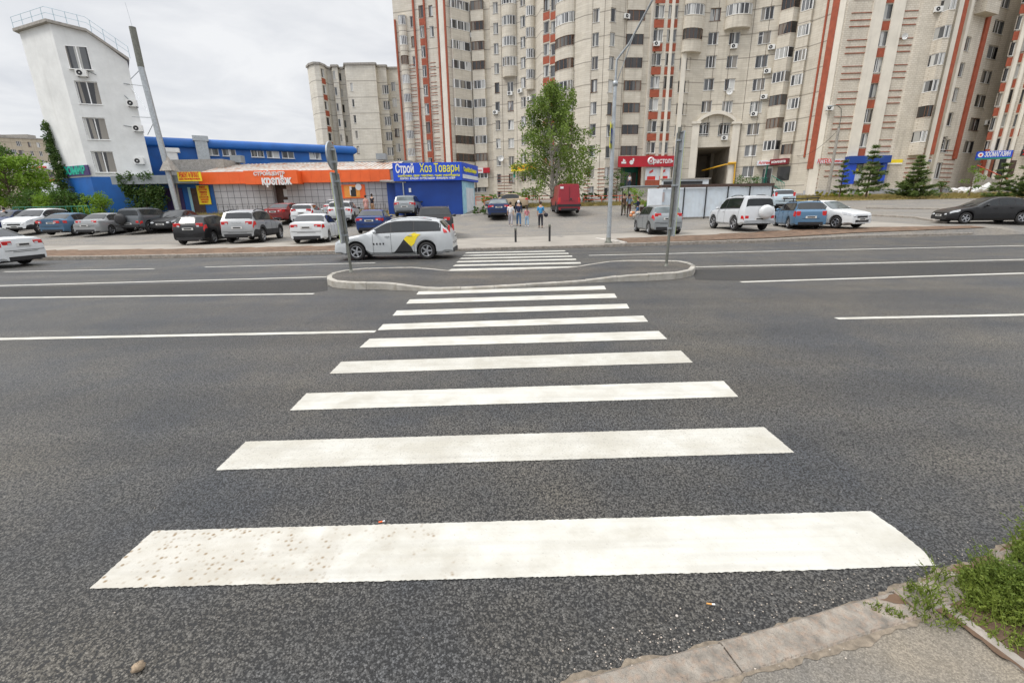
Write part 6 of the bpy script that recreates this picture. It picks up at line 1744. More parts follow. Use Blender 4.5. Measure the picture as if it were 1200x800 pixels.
    b = MB(); zbmp = sill + .10; b.box((-L / 2 + .02, 0, zbmp + .02), (.10, W * .72, .14)); b.box((-L / 2 - .005, 0, tz - .0 if kind in ('van',) else .55), (.012, W * .5, .012)); b.build('bumper_insert', M['black'], t)
    if kind in ('sedan', 'sedan_old', 'hatch', 'suv', 'wagon'):
        b = MB(); zz = .60; b.box((-L / 2 - .004, 0, zz), (.012, W * .80, .014)); b.build('tailgate_seam', M['black'], t)
        b = MB(); b.box((-L / 2 - .004, 0, .93 if H < 1.6 else 1.06), (.02, .5, .03)); b.build('tailgate_handle', M['chrome'], t) if rack or cladding else None
    b = MB(); b.tube([(-L / 2 + .25, -W * .28, sill + .04), (-L / 2 - .03, -W * .28, sill + .03)], .03, n=8); b.build('exhaust', M['chrome'], t)
    if kind != 'van':
        b = MB(); p = surf(P['cw'][0] + .03, 7.4); b.tube([(p.x + .02, .25, p.z + .015), (p.x - .25, .62, p.z + .13)], .01, n=4); b.tube([(p.x + .02, -.35, p.z + .015), (p.x - .25, .05, p.z + .15)], .01, n=4); b.build('wiper', M['black'], t)
    if rack:
        for sd_ in (1, -1):
            b = MB(); pts = [surf(x, 6.15) for x in (2.2, 2.6, 3.2, L - .75)]; pts = [Vector((p.x, p.y * sd_, p.z + (.07 if 0 < i < 3 else .03))) for i, p in enumerate(pts)]; b.tube(pts, .022, n=6); b.build('roof_rail', M['black'] if rack != 'chrome' else M['chrome'], t)
        if rack == 'basket':
            b = MB(); z = H + .14
            for k in range(6): b.box((.75 - k * .34, 0, z), (.04, 1.25, .04))
            for sd_ in (1, -1): b.box((-.1, sd_ * .62, z + .03), (1.9, .035, .035)); b.box((-.1, sd_ * .62, z + .12), (1.9, .03, .03))
            for sd_ in (1, -1):
                for k in (.7, -.85): b.box((k, sd_ * .6, z - .06), (.04, .04, .22))
            b.build('roof_rack', M['black'], t)
    if spare:
        b = MB(); y_ = spare[0]; c_ = (-L / 2 - .02, y_, .98 if H > 1.7 else .92)
        b.lathe([(0, -.26), (.22, -.25), (.33, -.20), (.36, -.10), (.35, .02)], c_, 'x', 24); b.build('spare_wheel_cover', spare[1], t)
        b = MB(); b.box((-L / 2 - .02, 0, .48), (.14, W * .9, .16)); b.build('rear_bumper', M['galv'] if spare[1] is not M['black'] else M['black'], t)
    if extra: extra(t, P, surf, patch)
    return t
def near(px, py, L, deg, face, W=1.75, **k):
    """centre of a car whose visible end stands at a pixel; face 'rear' or 'front'"""
    g = G(px, py); a = R(deg); d = Vector((math.cos(a), math.sin(a), 0)); c = g + d * (L / 2) * (1 if face == 'rear' else -1)
    return Vector((c.x, c.y, terr(c.x, c.y) + .005)), a
white = paintmat('white', (.62, .64, .65)); silver = paintmat('silver', (.34, .35, .355), .35); black = paintmat('black', (.009, .009, .010)); dkgrey = paintmat('graphite', (.10, .11, .12), .3)
blueg = paintmat('slate blue', (.075, .15, .24), .2); navy = paintmat('navy', (.012, .03, .10), .2); royal = paintmat('royal blue', (.015, .045, .17), .2); redp = paintmat('crimson', (.27, .014, .025)); maroon = paintmat('maroon', (.19, .02, .02), .2)
grey = paintmat('mid grey', (.26, .28, .29), .35); pearl = paintmat('pearl silver', (.50, .52, .53), .15); oldblue = paintmat('faded blue', (.08, .165, .27), .1); beige = paintmat('beige', (.42, .33, .22), .2)

def put(label, kind, paint, px, py, deg, face, **k):
    L = k.get('L', CK[kind]['L']) * 1.05; p, a = near(px, py + 1.6, L, deg, face)
    t = car(label, kind, paint, p, a, **k); t.scale = (1.05, 1.05, 1.05); return t
# moving cars on the far carriageway
q = G(35, 317.5, 0); xr = V(54, 290, 18.2).x
car('white sedan driving out of the picture on the far carriageway at the left edge', 'sedan', white, (xr - 2.25, 17.4, 0.004), R(180), name='moving_car', group='cars driving on the far carriageway')
def taxi_extra(t, P, surf, patch):
    L = P['L']
    def quad(pts, mt, nm, off=.012):
        # quad on the near (left) side given as (x, t) corners
        b = MB(); n = 6; g = []
        for j in range(n + 1):
            for i in range(n + 1):
                u, v = i / n, j / n
                x = (pts[0][0] * (1 - u) + pts[1][0] * u) * (1 - v) + (pts[3][0] * (1 - u) + pts[2][0] * u) * v
                tt = (pts[0][1] * (1 - u) + pts[1][1] * u) * (1 - v) + (pts[3][1] * (1 - u) + pts[2][1] * u) * v
                p = surf(x, tt); g.append((p.x, p.y + off, p.z))
        fs = [(j * (n + 1) + i, (j + 1) * (n + 1) + i, (j + 1) * (n + 1) + i + 1, j * (n + 1) + i + 1) for j in range(n) for i in range(n)]
        b.add(g, fs); b.build(nm, mt, t)
    quad([(2.20, 1.5), (3.06, 1.5), (2.94, 2.7), (2.68, 3.7)], M['black'], 'black_decal')
    quad([(2.68, 3.7), (2.95, 2.75), (3.32, 3.9), (3.06, 4.95)], M['yellow'], 'yellow_decal', .013)
    quad([(2.88, 4.5), (2.68, 3.7), (3.06, 4.95), (3.2, 4.95)], M['yellow'], 'yellow_decal', .0135)
    b = MB(); 
    for k in range(4): p = surf(1.55 + k * .12, 3.2); b.box((p.x, p.y + .006, p.z), (.05, .006, .07))
    b.build('small_logo', M['black'], t)
q = G(461, 302.5, 0); p0, p1 = V(393, 290, 17.4), V(529, 290, 17.4)
Ltx = 4.48
car('silver estate taxi with yellow and black decals driving past the crossing', 'wagon', pearl, ((p0.x + p1.x) / 2, 18.15, .004), R(180), name='moving_car', group='cars driving on the far carriageway', extra=taxi_extra, rack='chrome')
pA, pB = G(1105, 259.5), G(1167, 263.5)
car('black sedan turning in from the side road at the right edge', 'sedan', black, (28.0, 27.2, terr(28.0, 27.2) - .02), R(166), name='moving_car', group='cars driving on the far carriageway', L=4.9, W=1.84, H=1.56)
def van_extra(t, P, surf, patch):
    L = P['L']; x = -L / 2 - .012
    b = MB(); b.box((x + .055, 0, 1.35), (.03, .014, 1.5)); b.box((x + .02, 0, .62), (.10, 1.9, .18)); b.build('door_gap', M['black'], t)
    b = MB(); b.lathe([(0, .0), (.07, .0), (.07, .03)], (x - .02, -.12, 1.12), 'x', 10); b.build('door_lock', M['black'], t)
    b = MB(); b.box((x + .06, .62, 1.98), (.012, .26, .16)); b.build('white_sticker', M['whitetext'], t)
# parked, left rows
put('dark blue car cut by the left edge beside the white crossover', 'hatch', navy, -12, 273, -80, 'front')
put('white crossover facing the road with black lower grille, far left of the lot', 'suv', white, 20, 275.5, -82, 'front', cladding=True, L=4.3)
put('slate blue sedan parked tail out between the white crossover and the silver sedan', 'sedan', blueg, 64, 276.5, 93, 'rear', L=4.25)
put('old silver sedan with striped bumper parked beside the slate blue sedan', 'sedan_old', silver, 102, 276.5, 90, 'rear', L=4.5)
put('grey off-roader with spare wheel on its tail, beside the silver sedan', 'offroad', dkgrey, 153, 274, 88, 'rear', L=4.0, W=1.75, H=1.65, spare=(.35, M['black']), rack='black', prof=[(0, .62), (.05, .85), (.15, .92), (1.0, 1.02), (1.1, 1.04), (1.6, 1.5), (1.8, 1.61), (2.6, 1.65), (3.5, 1.63), (3.75, 1.58), (3.9, 1.08), (3.95, .98), (4.0, .60)], rw=(3.77, 3.89))
put('black old sedan facing the road left of the black hatchback', 'sedan_old', black, 190, 272.5, -84, 'front')
put('black hatchback with tall red tail lamps, parked tail towards the road', 'hatch', black, 224, 286, 96, 'rear')
put('silver compact SUV parked tail towards the road next to the black hatchback', 'suv', silver, 281, 284.5, 97, 'rear', rack='black', cladding=True)
put('dark red sedan in the back row behind the silver compact SUV', 'sedan', maroon, 322, 263, 84, 'rear')
put('white small hatchback in the back row beyond the white sedan', 'hatch', white, 355, 264.5, 99, 'rear')
put('white modern sedan parked tail towards the road behind the left sign pole', 'sedan', white, 361, 284.5, 98, 'rear')
put('silver crossover in the back row between the white sedan and royal blue sedan', 'suv', pearl, 400, 265.5, 100, 'rear', cladding=True, H=1.66)
put('royal blue sedan partly hidden behind the silver taxi', 'sedan', royal, 434, 274.5, 96, 'rear')
put('grey boxy SUV in front of the blue kiosk', 'suv', grey, 475, 256.5, 92, 'rear', spare=None, cladding=True, L=4.4, H=1.75, rearglass='carglasslight')
put('large black SUV with silver roof in front of the blue kiosk, behind the taxi', 'suv', black, 511, 279.5, 97, 'rear', L=4.7, W=1.96, H=1.84, rack='chrome')
put('white car roof showing between back row cars near the picket fence', 'sedan_old', pearl, 392, 256.5, 100, 'rear')
# centre
put('navy sedan driving off behind the pedestrians', 'sedan', navy, 585, 257.5, 92, 'rear', rearglass='carglasslight')
pp = GY(594, 47.2); car('beige old sedan standing sideways by the hedge beyond the navy sedan', 'sedan_old', beige, (pp.x, pp.y, pp.z), R(176), group='cars parked on the lot')
put('crimson panel van parked tail out in front of the birch', 'van', redp, 667, 253, 92, 'rear', name='parked_van', cat='van', cladding=True, group=None, W=1.92, H=2.34, extra=van_extra)
# right
put('grey small hatchback with bright red tail lamps behind the right sign pole', 'hatch', grey, 782, 274, 91, 'rear', L=3.75, H=1.5, rearglass='carglasslight', prof=[(0, .50), (.05, .66), (.2, .78), (.5, .88), (.8, .95), (.9, .98), (1.6, 1.42), (1.9, 1.49), (2.4, 1.50), (3.0, 1.47), (3.35, 1.42), (3.63, 1.05), (3.70, .92), (3.75, .70)], cw=(.92, 1.7), rw=(3.37, 3.61), fo=.72, wb=2.38)
put('white three door off-roader with white spare wheel cover and roof rails', 'offroad', paintmat('silver white', (.55, .57, .59)), 888, 270.5, 92, 'rear', spare=(-.25, white), rack='black', cladding=False)
put('faded blue estate with black roof rack beside the white off-roader', 'estate_old', oldblue, 948, 268.5, 76, 'rear', rack='basket')
put('white five door liftback facing the road at the right end of the row', 'hatch', white, 1008, 267.5, -72, 'front', L=4.15, H=1.47, prof=[(0, .55), (.04, .74), (.15, .81), (.5, .88), (1.05, .96), (1.12, .98), (1.8, 1.38), (2.1, 1.45), (2.6, 1.47), (3.1, 1.45), (3.5, 1.38), (4.0, 1.05), (4.1, .95), (4.15, .68)], cw=(1.14, 1.88), rw=(3.4, 3.95), glassm='carglasslight')
put('pale blue estate roof showing behind the faded blue estate with roof rack', 'wagon', paintmat('pale blue white', (.42, .50, .55)), 918, 247, 80, 'rear')

# ---------------------------------------------------------------- people
SKIN = mat('skin', (.50, .30, .21), .6, .08, 6)
def skin_mesh(pts, rad, edges, sub=1):
    me = bpy.data.meshes.new('sk'); me.from_pydata([tuple(p) for p in pts], edges, []); ob = bpy.data.objects.new('sk', me); col.objects.link(ob)
    mo = ob.modifiers.new('s', 'SKIN'); mo.use_smooth_shade = True
    for i, v in enumerate(me.skin_vertices[0].data):
        r_ = rad[i]; v.radius = (r_, r_) if not isinstance(r_, tuple) else r_
    me.skin_vertices[0].data[0].use_root = True
    sb = ob.modifiers.new('u', 'SUBSURF'); sb.levels = sub; sb.render_levels = sub
    dg = bpy.context.evaluated_depsgraph_get(); out = bpy.data.meshes.new_from_object(ob.evaluated_get(dg))
    bpy.data.objects.remove(ob); return out
def person(label, pos, face, top, bottom, hair, h=1.72, step=.18, dress=None, arm=(0, 0), cap=None, shoes=None, seat=False, sleeves=True, skirt=False, group=None):
    """figure facing +y locally; face = heading in degrees (0 = away from the road)"""
    s_ = h / 1.75; t = thing('person', label, 'person', pos, R(face), group)
    k = step
    hipz = .92 if not seat else .50
    P = [(0, 0, hipz), (0, .0, hipz + .18), (0, .01, hipz + .38), (0, 0, hipz + .55), (0, .01, hipz + .64), (0, .02, hipz + .74), (0, .02, hipz + .84)]
    Rr = [(.135, .11), (.125, .10), (.15, .11), (.10, .08), (.052, .052), (.085, .095), (.07, .08)]
    E = [(0, 1), (1, 2), (2, 3), (3, 4), (4, 5), (5, 6)]
    legs = []
    for sd_, f_ in ((-1, k), (1, -k)):
        b0 = len(P)
        if not seat: pts = [(sd_ * .09, 0, hipz - .06), (sd_ * .10, f_ * .55 + .03, .50), (sd_ * .105, f_, .09), (sd_ * .11, f_ + .13, .04)]
        else: pts = [(sd_ * .10, .02, hipz - .02), (sd_ * .14, .42, hipz + .02), (sd_ * .14, .44, .09), (sd_ * .14, .57, .04)]
        P += pts; Rr += [.085, .06, .04, .035]; E += [(0, b0), (b0, b0 + 1), (b0 + 1, b0 + 2), (b0 + 2, b0 + 3)]; legs.append(pts)
    arms = []
    for sd_, (fw_, up_) in ((-1, arm if isinstance(arm[0], (int, float)) else arm[0]), (1, (-arm[0], arm[1]) if isinstance(arm[0], (int, float)) else arm[1])):
        b0 = len(P); sz = hipz + .52
        pts = [(sd_ * .17, 0, sz), (sd_ * .225, fw_ * .3 - .02, sz - .28 + up_ * .2), (sd_ * .23, fw_ * .8 + .06 + up_ * .25, sz - .52 + up_ * .55), (sd_ * .23, fw_ * .9 + .08 + up_ * .3, sz - .62 + up_ * .65)]
        P += pts; Rr += [.055, .042, .03, .035]; E += [(3, b0), (b0, b0 + 1), (b0 + 1, b0 + 2), (b0 + 2, b0 + 3)]; arms.append(pts)
    me = skin_mesh([Vector(p) * s_ for p in P], [tuple(q * s_ for q in r) if isinstance(r, tuple) else r * s_ for r in Rr], E); me.materials.append(SKIN); me.name = 'body'
    bo = inst('body', me, t)
    # trousers / skirt
    p2 = [(0, 0, hipz), (0, 0, hipz + .12)]; r2 = [(.15, .125), (.14, .115)]; e2 = [(0, 1)]
    for L_ in legs:
        b0 = len(p2); p2 += [L_[0], L_[1], tuple(Vector(L_[2]) + Vector((0, 0, .03)))]; r2 += [.10, .078, .062]; e2 += [(0, b0), (b0, b0 + 1), (b0 + 1, b0 + 2)]
    if dress:
        b = MB(); b.lathe([(.13 * s_, (hipz + .2) * s_), (.18 * s_, hipz * s_), (.23 * s_, (hipz - .42) * s_), (.21 * s_, (hipz - .42) * s_)], n=14); b.build('skirt', top, t)
    else:
        m2 = skin_mesh([Vector(p) * s_ for p in p2], [tuple(q * s_ for q in r) if isinstance(r, tuple) else r * s_ for r in r2], e2); m2.materials.append(bottom); inst('trousers', m2, t)
    p3 = [(0, 0, hipz + .02), (0, 0, hipz + .18), (0, .01, hipz + .38), (0, 0, hipz + .54)]; r3 = [(.165, .14), (.15, .125), (.175, .13), (.12, .09)]; e3 = [(0, 1), (1, 2), (2, 3)]
    for A_ in arms:
        b0 = len(p3); p3 += [A_[0], A_[1]] + ([A_[2]] if sleeves == 2 else []); r3 += [.07, .058] + ([.045] if sleeves == 2 else []); e3 += [(3, b0), (b0, b0 + 1)] + ([(b0 + 1, b0 + 2)] if sleeves == 2 else [])
    m3 = skin_mesh([Vector(p) * s_ for p in p3], [tuple(q * s_ for q in r) if isinstance(r, tuple) else r * s_ for r in r3], e3); m3.materials.append(top); inst('top', m3, t)
    b = MB(); hz = (hipz + .80) * s_; b.ball((0, -.012 * s_, hz + .015), .108 * s_, n=12, rings=8, sc=(.92, 1.0, 1.08))
    if hair == 'long': pass
    b.build('hair', cap if cap else HAIR, t)
    b = MB()
    b.ball((0, .105 * s_, hz - .03), .014, n=6, rings=4, sc=(.8, 1, 1.5))
    for sd_ in (-1, 1): b.ball((sd_ * .092 * s_, .01, hz - .03), .022, n=6, rings=4, sc=(.5, 1, 1.4))
    b.build('face_details', SKIN, t)
    if hair == 'tail' : b = MB(); b.tube([(0, -.11 * s_, hz + .02), (0, -.16 * s_, hz - .12), (0, -.13 * s_, hz - .32)], [.035, .04, .015], n=7); b.build('ponytail', HAIR, t)
    for L_ in legs:
        b = MB(); q_ = Vector(L_[3]) * s_; b.ball((q_.x, q_.y - .06, .045), .06, n=8, rings=5, sc=(.8, 2.1, .75)); b.build('shoe', shoes or M['black'], t)
    return t
HAIR = mat('dark hair', (.03, .018, .012), .7, .2, 20)
def cloth(n, c): return mat('cloth ' + n, c, .9, .12, 9)
cw_, cn, cj, cp_, cb_, cdk, cgr, clj = cloth('white', (.66, .66, .68)), cloth('navy', (.02, .03, .07)), cloth('denim', (.05, .12, .24)), cloth('pink', (.55, .22, .24)), cloth('bright blue', (.06, .26, .50)), cloth('black', (.02, .02, .03)), cloth('light grey', (.36, .35, .38)), cloth('light denim', (.25, .38, .52))
def at_px(px, py): g = G(px, py); return g
PG = 'people walking across the lot'
person('pedestrian in white top and light grey trousers, leftmost of the walking family', at_px(598.5, 265.2), -4, cw_, cgr, 'short', 1.68, .16, arm=(.1, 0), shoes=cw_, group=PG)
person('pedestrian in navy jacket, jeans and white cap walking away in the middle of the family', at_px(608, 265.2), 3, cn, cj, 'short', 1.78, .2, arm=(.1, .1), cap=cw_, sleeves=2, group=PG)
g_ = person('girl with dark ponytail, pink top and pale jeans walking right of the family', at_px(617.5, 265.5), 8, cp_, clj, 'tail', 1.38, .12, arm=(.05, 0), shoes=cw_, group=PG)
m_ = person('man in bright blue shirt and black trousers walking away with a shoulder bag', at_px(633.5, 267.2), -3, cb_, cdk, 'short', 1.76, .14, arm=(.0, .0), group=PG)
p = m_.location
bag = thing('shoulder_bag', 'black shoulder bag hanging at the right side of the man in blue', 'bag', (p.x + .38, p.y - .02, p.z + .78))
b = MB(); b.ball((0, 0, .12), .2, n=10, rings=6, sc=(.8, 1.1, .75)); b.build('pouch', cdk, bag); b = MB(); b.tube([(-.02, -.1, .24), (-.22, -.09, .5), (-.30, -.02, .72)], .015, n=5); b.build('strap', cdk, bag)
person('woman in a pink dress standing before the grey tiled shop', GY(429.5, 43.4), 10, cloth('rose', (.55, .30, .27)), None, 'long', 1.68, .03, dress=True, group='people by the grey tiled shop')
person('man in dark shirt with an orange bundle beside the woman in pink', GY(437, 43.8), -20, cdk, cloth('tan', (.4, .25, .16)), 'short', 1.75, .03, arm=(.3, .5), group='people by the grey tiled shop')
person('person in brown jacket left of the pair near the fruit stall', GY(731, 40), 20, cloth('brown', (.18, .11, .07)), cloth('olive', (.14, .12, .08)), 'short', 1.68, .08, sleeves=2, group='shoppers near the fruit stall')
person('person in pale blue shirt right of the pair near the fruit stall', GY(737, 39.6), -10, cloth('pale blue', (.36, .48, .62)), cloth('maroon', (.10, .03, .03)), 'short', 1.66, .08, group='shoppers near the fruit stall')
person('person in dark jacket and jeans standing in the fruit stall', GY(747.3, 37.6), 60, cn, cj, 'short', 1.6, .06, arm=(.3, .5), sleeves=2, group='shoppers near the fruit stall')
u_, z_ = fac_at(FA, 745, 200).hit(735, 219)
person('person in white top and blue trousers on the shop porch', fac_at(FA, 745, 200).P(u_, z_, .9) * 1.0 + Vector((0, 0, ez0 - z_)), 180, cw_, cn, 'short', 1.7, .05)
person('person in white shirt and dark shorts standing at the left edge', GY(4, 37.5), 60, cw_, cn, 'short', 1.72, .1, arm=(.3, .6))
# ---------------------------------------------------------------- trees, shrubs, weeds
def leafcloud(b, pts, n, size, rnd, flat=.0, down=0, spread=1):
    """n small leaf quads scattered round each centre (x,y,z,radius)"""
    for (cx, cy, cz, r) in pts:
        for _ in range(n):
            d = Vector((rnd.gauss(0, 1), rnd.gauss(0, 1), rnd.gauss(0, 1))); d = d.normalized() * (r * rnd.random() ** .45) if d.length > 0 else d
            p = Vector((cx, cy, cz)) + Vector((d.x, d.y, d.z * (1 - flat)))
            if down: p.z -= abs(rnd.gauss(0, down))
            s_ = size * rnd.uniform(.6, 1.4); a = Vector((rnd.uniform(-1, 1), rnd.uniform(-1, 1), rnd.uniform(-1, 1))).normalized(); c = a.orthogonal().normalized()
            c = (Matrix.Rotation(rnd.uniform(0, 6.28), 3, a) @ c); e = a.cross(c) if False else a
            b.add([p - a * s_ * .5, p + c * s_ * .3, p + a * s_ * .5, p - c * s_ * .3], [(0, 1, 2, 3)])
def tree(name, label, pos, h, cr, leafm, barkm, seed, trunks=1, leaf=.14, nclump=70, nleaf=34, base=.18, shape='oval', droop=0, cat='tree', cx=0, clump=.55, group=None):
    rnd = random.Random(seed); t = thing(name, label, cat, pos, 0, group)
    b = MB(); cl = []
    for k in range(trunks):
        ang = rnd.uniform(0, 6.28); lean = (.0 if trunks == 1 else .10) * h; tx, ty_ = cx * .8 + math.cos(ang) * lean, math.sin(ang) * lean
        pts = [Vector((.12 * math.cos(ang) * (trunks > 1), .12 * math.sin(ang) * (trunks > 1), -.1))] + [Vector((tx * (i / 6) + rnd.uniform(-.06, .06) * h / 8, ty_ * (i / 6) + rnd.uniform(-.06, .06) * h / 8, h * .94 * i / 6)) for i in range(1, 7)]
        r0 = h * .016 / (1 if trunks == 1 else 1.3) + .02; b.tube(pts, [r0 * (1 - .14 * i) for i in range(7)], n=8)
        nl = max(4, nclump // (5 * trunks))
        for j in range(nl):
            f_ = base + (1 - base) * (j + rnd.random()) / nl * .96; q = pts[min(5, int(f_ * 6))].lerp(pts[min(6, int(f_ * 6) + 1)], f_ * 6 % 1)
            rr = cr * env(shape, (f_ - base) / (1 - base)) * rnd.uniform(.75, 1.08); a = rnd.uniform(0, 6.28); up_ = rnd.uniform(.15, .6) * rr
            e = q + Vector((math.cos(a) * rr, math.sin(a) * rr, up_)); m_ = q.lerp(e, .5) + Vector((0, 0, .12 * rr))
            b.tube([q, m_, e], [r0 * .35, r0 * .2, r0 * .06], n=5, cap=False)
            for s_ in (.45, .7, .9, 1.02):
                if rnd.random() < .9:
                    c = q.lerp(e, s_); c.z = c.z + .12 * rr * math.sin(s_ * 3.1); cl.append((c.x + rnd.uniform(-.2, .2) * clump, c.y + rnd.uniform(-.2, .2) * clump, c.z, clump * rnd.uniform(.55, 1.1) * (1.0 if s_ < 1 else .7)))
    b.build('trunk', barkm, t)
    lb = MB(); leafcloud(lb, cl, nleaf, leaf, rnd, .1, droop); lb.build('crown', leafm, t)
    return t
def env(shape, f_):
    f_ = max(0, min(1, f_))
    if shape == 'oval': return max(.12, math.sin(math.pi * (f_ * .86 + .10)) ** .8)
    if shape == 'birch': return max(.10, (1 - f_) ** .62 * (.72 + .28 * min(1, f_ * 5)))
    if shape == 'cone': return max(.06, (1 - f_) ** .95)
    return 1
def conifer(name, label, pos, h, cr, seed, base=.1, dens=1.0, cat='tree', gap=False, ln=.16):
    rnd = random.Random(seed); t = thing(name, label, cat, pos); b = MB(); lb = MB()
    b.tube([(0, 0, -.1), (rnd.uniform(-.05, .05), 0, h * .5), (0, 0, h)], [.022 * h, .014 * h, .01], n=7)
    nl = int(h * (2.6 if not gap else 1.7)); 
    for j in range(nl + 1):
        f_ = base + (1 - base) * j / nl; z = h * f_; rr = cr * ((1 - f_) ** .8 * .96 + .05) * rnd.uniform(.62, 1.15)
        nb = int(12 * dens)
        for k in range(nb):
            if rnd.random() < .22: continue
            a = 6.283 * k / nb + rnd.uniform(-.4, .4) + j; r_ = rr * rnd.uniform(.7, 1.12); up_ = r_ * rnd.uniform(.05, .45)
            q = Vector((0, 0, z)); e = Vector((math.cos(a) * r_, math.sin(a) * r_, z + up_)); b.tube([q, e], [.02, .006], n=4, cap=False)
            n = max(3, int(r_ * 9))
            for m_ in range(n):
                s_ = .2 + .82 * (m_ + rnd.random()) / n; c = q.lerp(e, s_) + Vector((rnd.gauss(0, .09), rnd.gauss(0, .09), rnd.gauss(0, .05)))
                for _ in range(15):
                    d = Vector((rnd.gauss(0, 1) + math.cos(a) * .8, rnd.gauss(0, 1) + math.sin(a) * .8, rnd.gauss(0, .7) + .5)).normalized(); l_ = ln * rnd.uniform(.7, 1.4); w_ = d.orthogonal().normalized() * .034
                    lb.add([c - w_, c + w_, c + d * l_], [(0, 1, 2)])
    b.build('trunk', M['bark'], t); lb.build('crown', M['pineleaf'], t); return t
def bush(name, label, pos, w, h, leafm, seed, n=30, nleaf=44, leaf=.12, d=None, cat='shrub', group=None):
    rnd = random.Random(seed); t = thing(name, label, cat, pos, 0, group); d = d or w; b = MB(); cl = []
    for _ in range(n):
        a = rnd.uniform(0, 6.28); r_ = rnd.random() ** .5; z = rnd.uniform(.12, .92); k = math.sin(math.pi * min(1, z * .8 + .12)) ** .6
        c = Vector((math.cos(a) * r_ * w / 2 * k, math.sin(a) * r_ * d / 2 * k, z * h)); cl.append((*c, min(w, h) * rnd.uniform(.11, .2)))
        if _ % 2 == 0: b.tube([(0, 0, 0), (c.x * .4, c.y * .4, c.z * .5), tuple(c)], [.03, .02, .006], n=4, cap=False)
    b.build('stems', M['bark'], t); lb = MB(); leafcloud(lb, cl, nleaf, leaf, rnd); lb.build('foliage', leafm, t); return t
bt = GY(648, 51)
tree('birch_tree', 'tall drooping birch with pale trunks standing behind the crimson van', bt, V(668, 88, 51).z - bt.z, 5.1, M['birchleaf'], M['birchbark'], 5, trunks=3, leaf=.22, nclump=500, nleaf=54, base=.06, shape='birch', droop=.5, clump=.75, cx=.3)
conifer('pine_tree', 'airy young pine in front of the blue shop entrance', GY(1012, 50), 5.1, 2.1, 3, base=.16, gap=True, ln=.28)
conifer('pine_tree', 'thin young pine with few tiers left of the blue shop entrance', GY(981, 51), 3.8, 1.25, 4, base=.18, gap=True, dens=.8, ln=.2)
conifer('pine_tree', 'bushy dark pine on the verge between the yellow strip sign and the plain brick wall', GY(1066, 49), 4.0, 2.0, 6, base=.05, dens=1.3, ln=.26)
conifer('pine_tree', 'small dark pine in front of the brown roller shutter', GY(1165, 47), 3.1, 1.5, 7, base=.04, gap=True, ln=.24)
conifer('spruce_tree', 'large dense dark spruce cut by the right edge', GY(1203, 46), 4.9, 2.0, 8, base=.02, dens=1.7, ln=.25)
tree('young_tree', 'slim yellowish green young tree between the sheeting heaps', GY(1131, 50), 3.3, 1.0, M['bushleaf'], M['bark'], 9, leaf=.12, nclump=60, nleaf=22, base=.12, clump=.35)
bush('shrub', 'low dark shrub beside the young yellowish tree', GY(1098, 50), 1.6, 1.7, M['darkleaf'], 21, n=16)
bush('shrub', 'dark round bush at the right pier of the passage', GY(872, 56), 3.6, 2.6, M['darkleaf'], 22, n=34, leaf=.14)
tree('young_tree', 'leafy tree beside the shop porch left of the fruit stall', GY(722, 52), 3.4, 1.3, M['darkleaf'], M['bark'], 23, leaf=.13, nclump=70, nleaf=22, base=.15, clump=.4)
bush('shrub', 'green shrub behind the pair near the fruit stall', GY(746, 44), 2.6, 2.0, M['bushleaf'], 24, n=26)
bush('hedge', 'clipped green hedge left of the beige sedan', GY(574, 56), 2.6, 1.0, M['bushleaf'], 25, n=30, cat='hedge')
bush('hedge', 'clipped green hedge right of the beige sedan', GY(602, 56), 2.8, 1.15, M['bushleaf'], 26, n=34, cat='hedge')
bush('hedge', 'low green hedge under the birch at the red rail', GY(690, 54), 4.5, 1.0, M['darkleaf'], 27, n=40, d=1.2, cat='hedge')
bush('flower_bed', 'bed of yellow green plants beside the thin young pine', GY(968, 54), 3.2, .9, M['yellowleaf'], 28, n=30, d=1.2, cat='flower bed')
bush('shrub', 'low green plants under the airy young pine', GY(995, 53), 4.2, .8, M['bushleaf'], 29, n=34, d=1.2)
bush('shrub', 'small dry shrub at the right foot of the blue kiosk', GY(562, 42.5), 1.6, .7, M['darkleaf'], 30, n=14)
# left edge greenery
tree('broadleaf_tree', 'broad light green tree at the left edge in front of the far panel block', GY(18, 50), 5.6, 3.6, M['bushleaf'], M['bark'], 31, leaf=.24, nclump=260, nleaf=60, base=.06, clump=.9)
tree('broadleaf_tree', 'darker tree behind the light green tree at the left edge', GY(-14, 62), 9, 4.4, M['darkleaf'], M['bark'], 32, leaf=.28, nclump=240, nleaf=50, base=.10, clump=1.1)
for i, (px, Y, w_, h_, mm, lb) in enumerate(((38, 46, 3.6, 2.6, 'darkleaf', 'wide bush between the light green tree and the tower'), (62, 43.5, 2.4, 2.5, 'bushleaf', 'upright bush left of the tower base'), (76, 43, 2.2, 2.7, 'darkleaf', 'dark bush at the left corner of the blue tower base'),
                                     (94, 42.6, 1.5, 2.5, 'darkleaf', 'narrow dark shrub in front of the blue tower base'), (113, 42.4, 2.4, 2.5, 'bushleaf', 'round yellow green shrub in front of the blue tower base'))):
    bush('shrub', lb, GY(px, Y), w_, h_, M[mm], 40 + i, n=62, nleaf=60, leaf=.14, group='shrubs along the tower')
bush('shrub', 'reddish low bush beside the person at the left edge', GY(15, 40), 1.8, 1.2, M['yellowleaf'], 50, n=18)
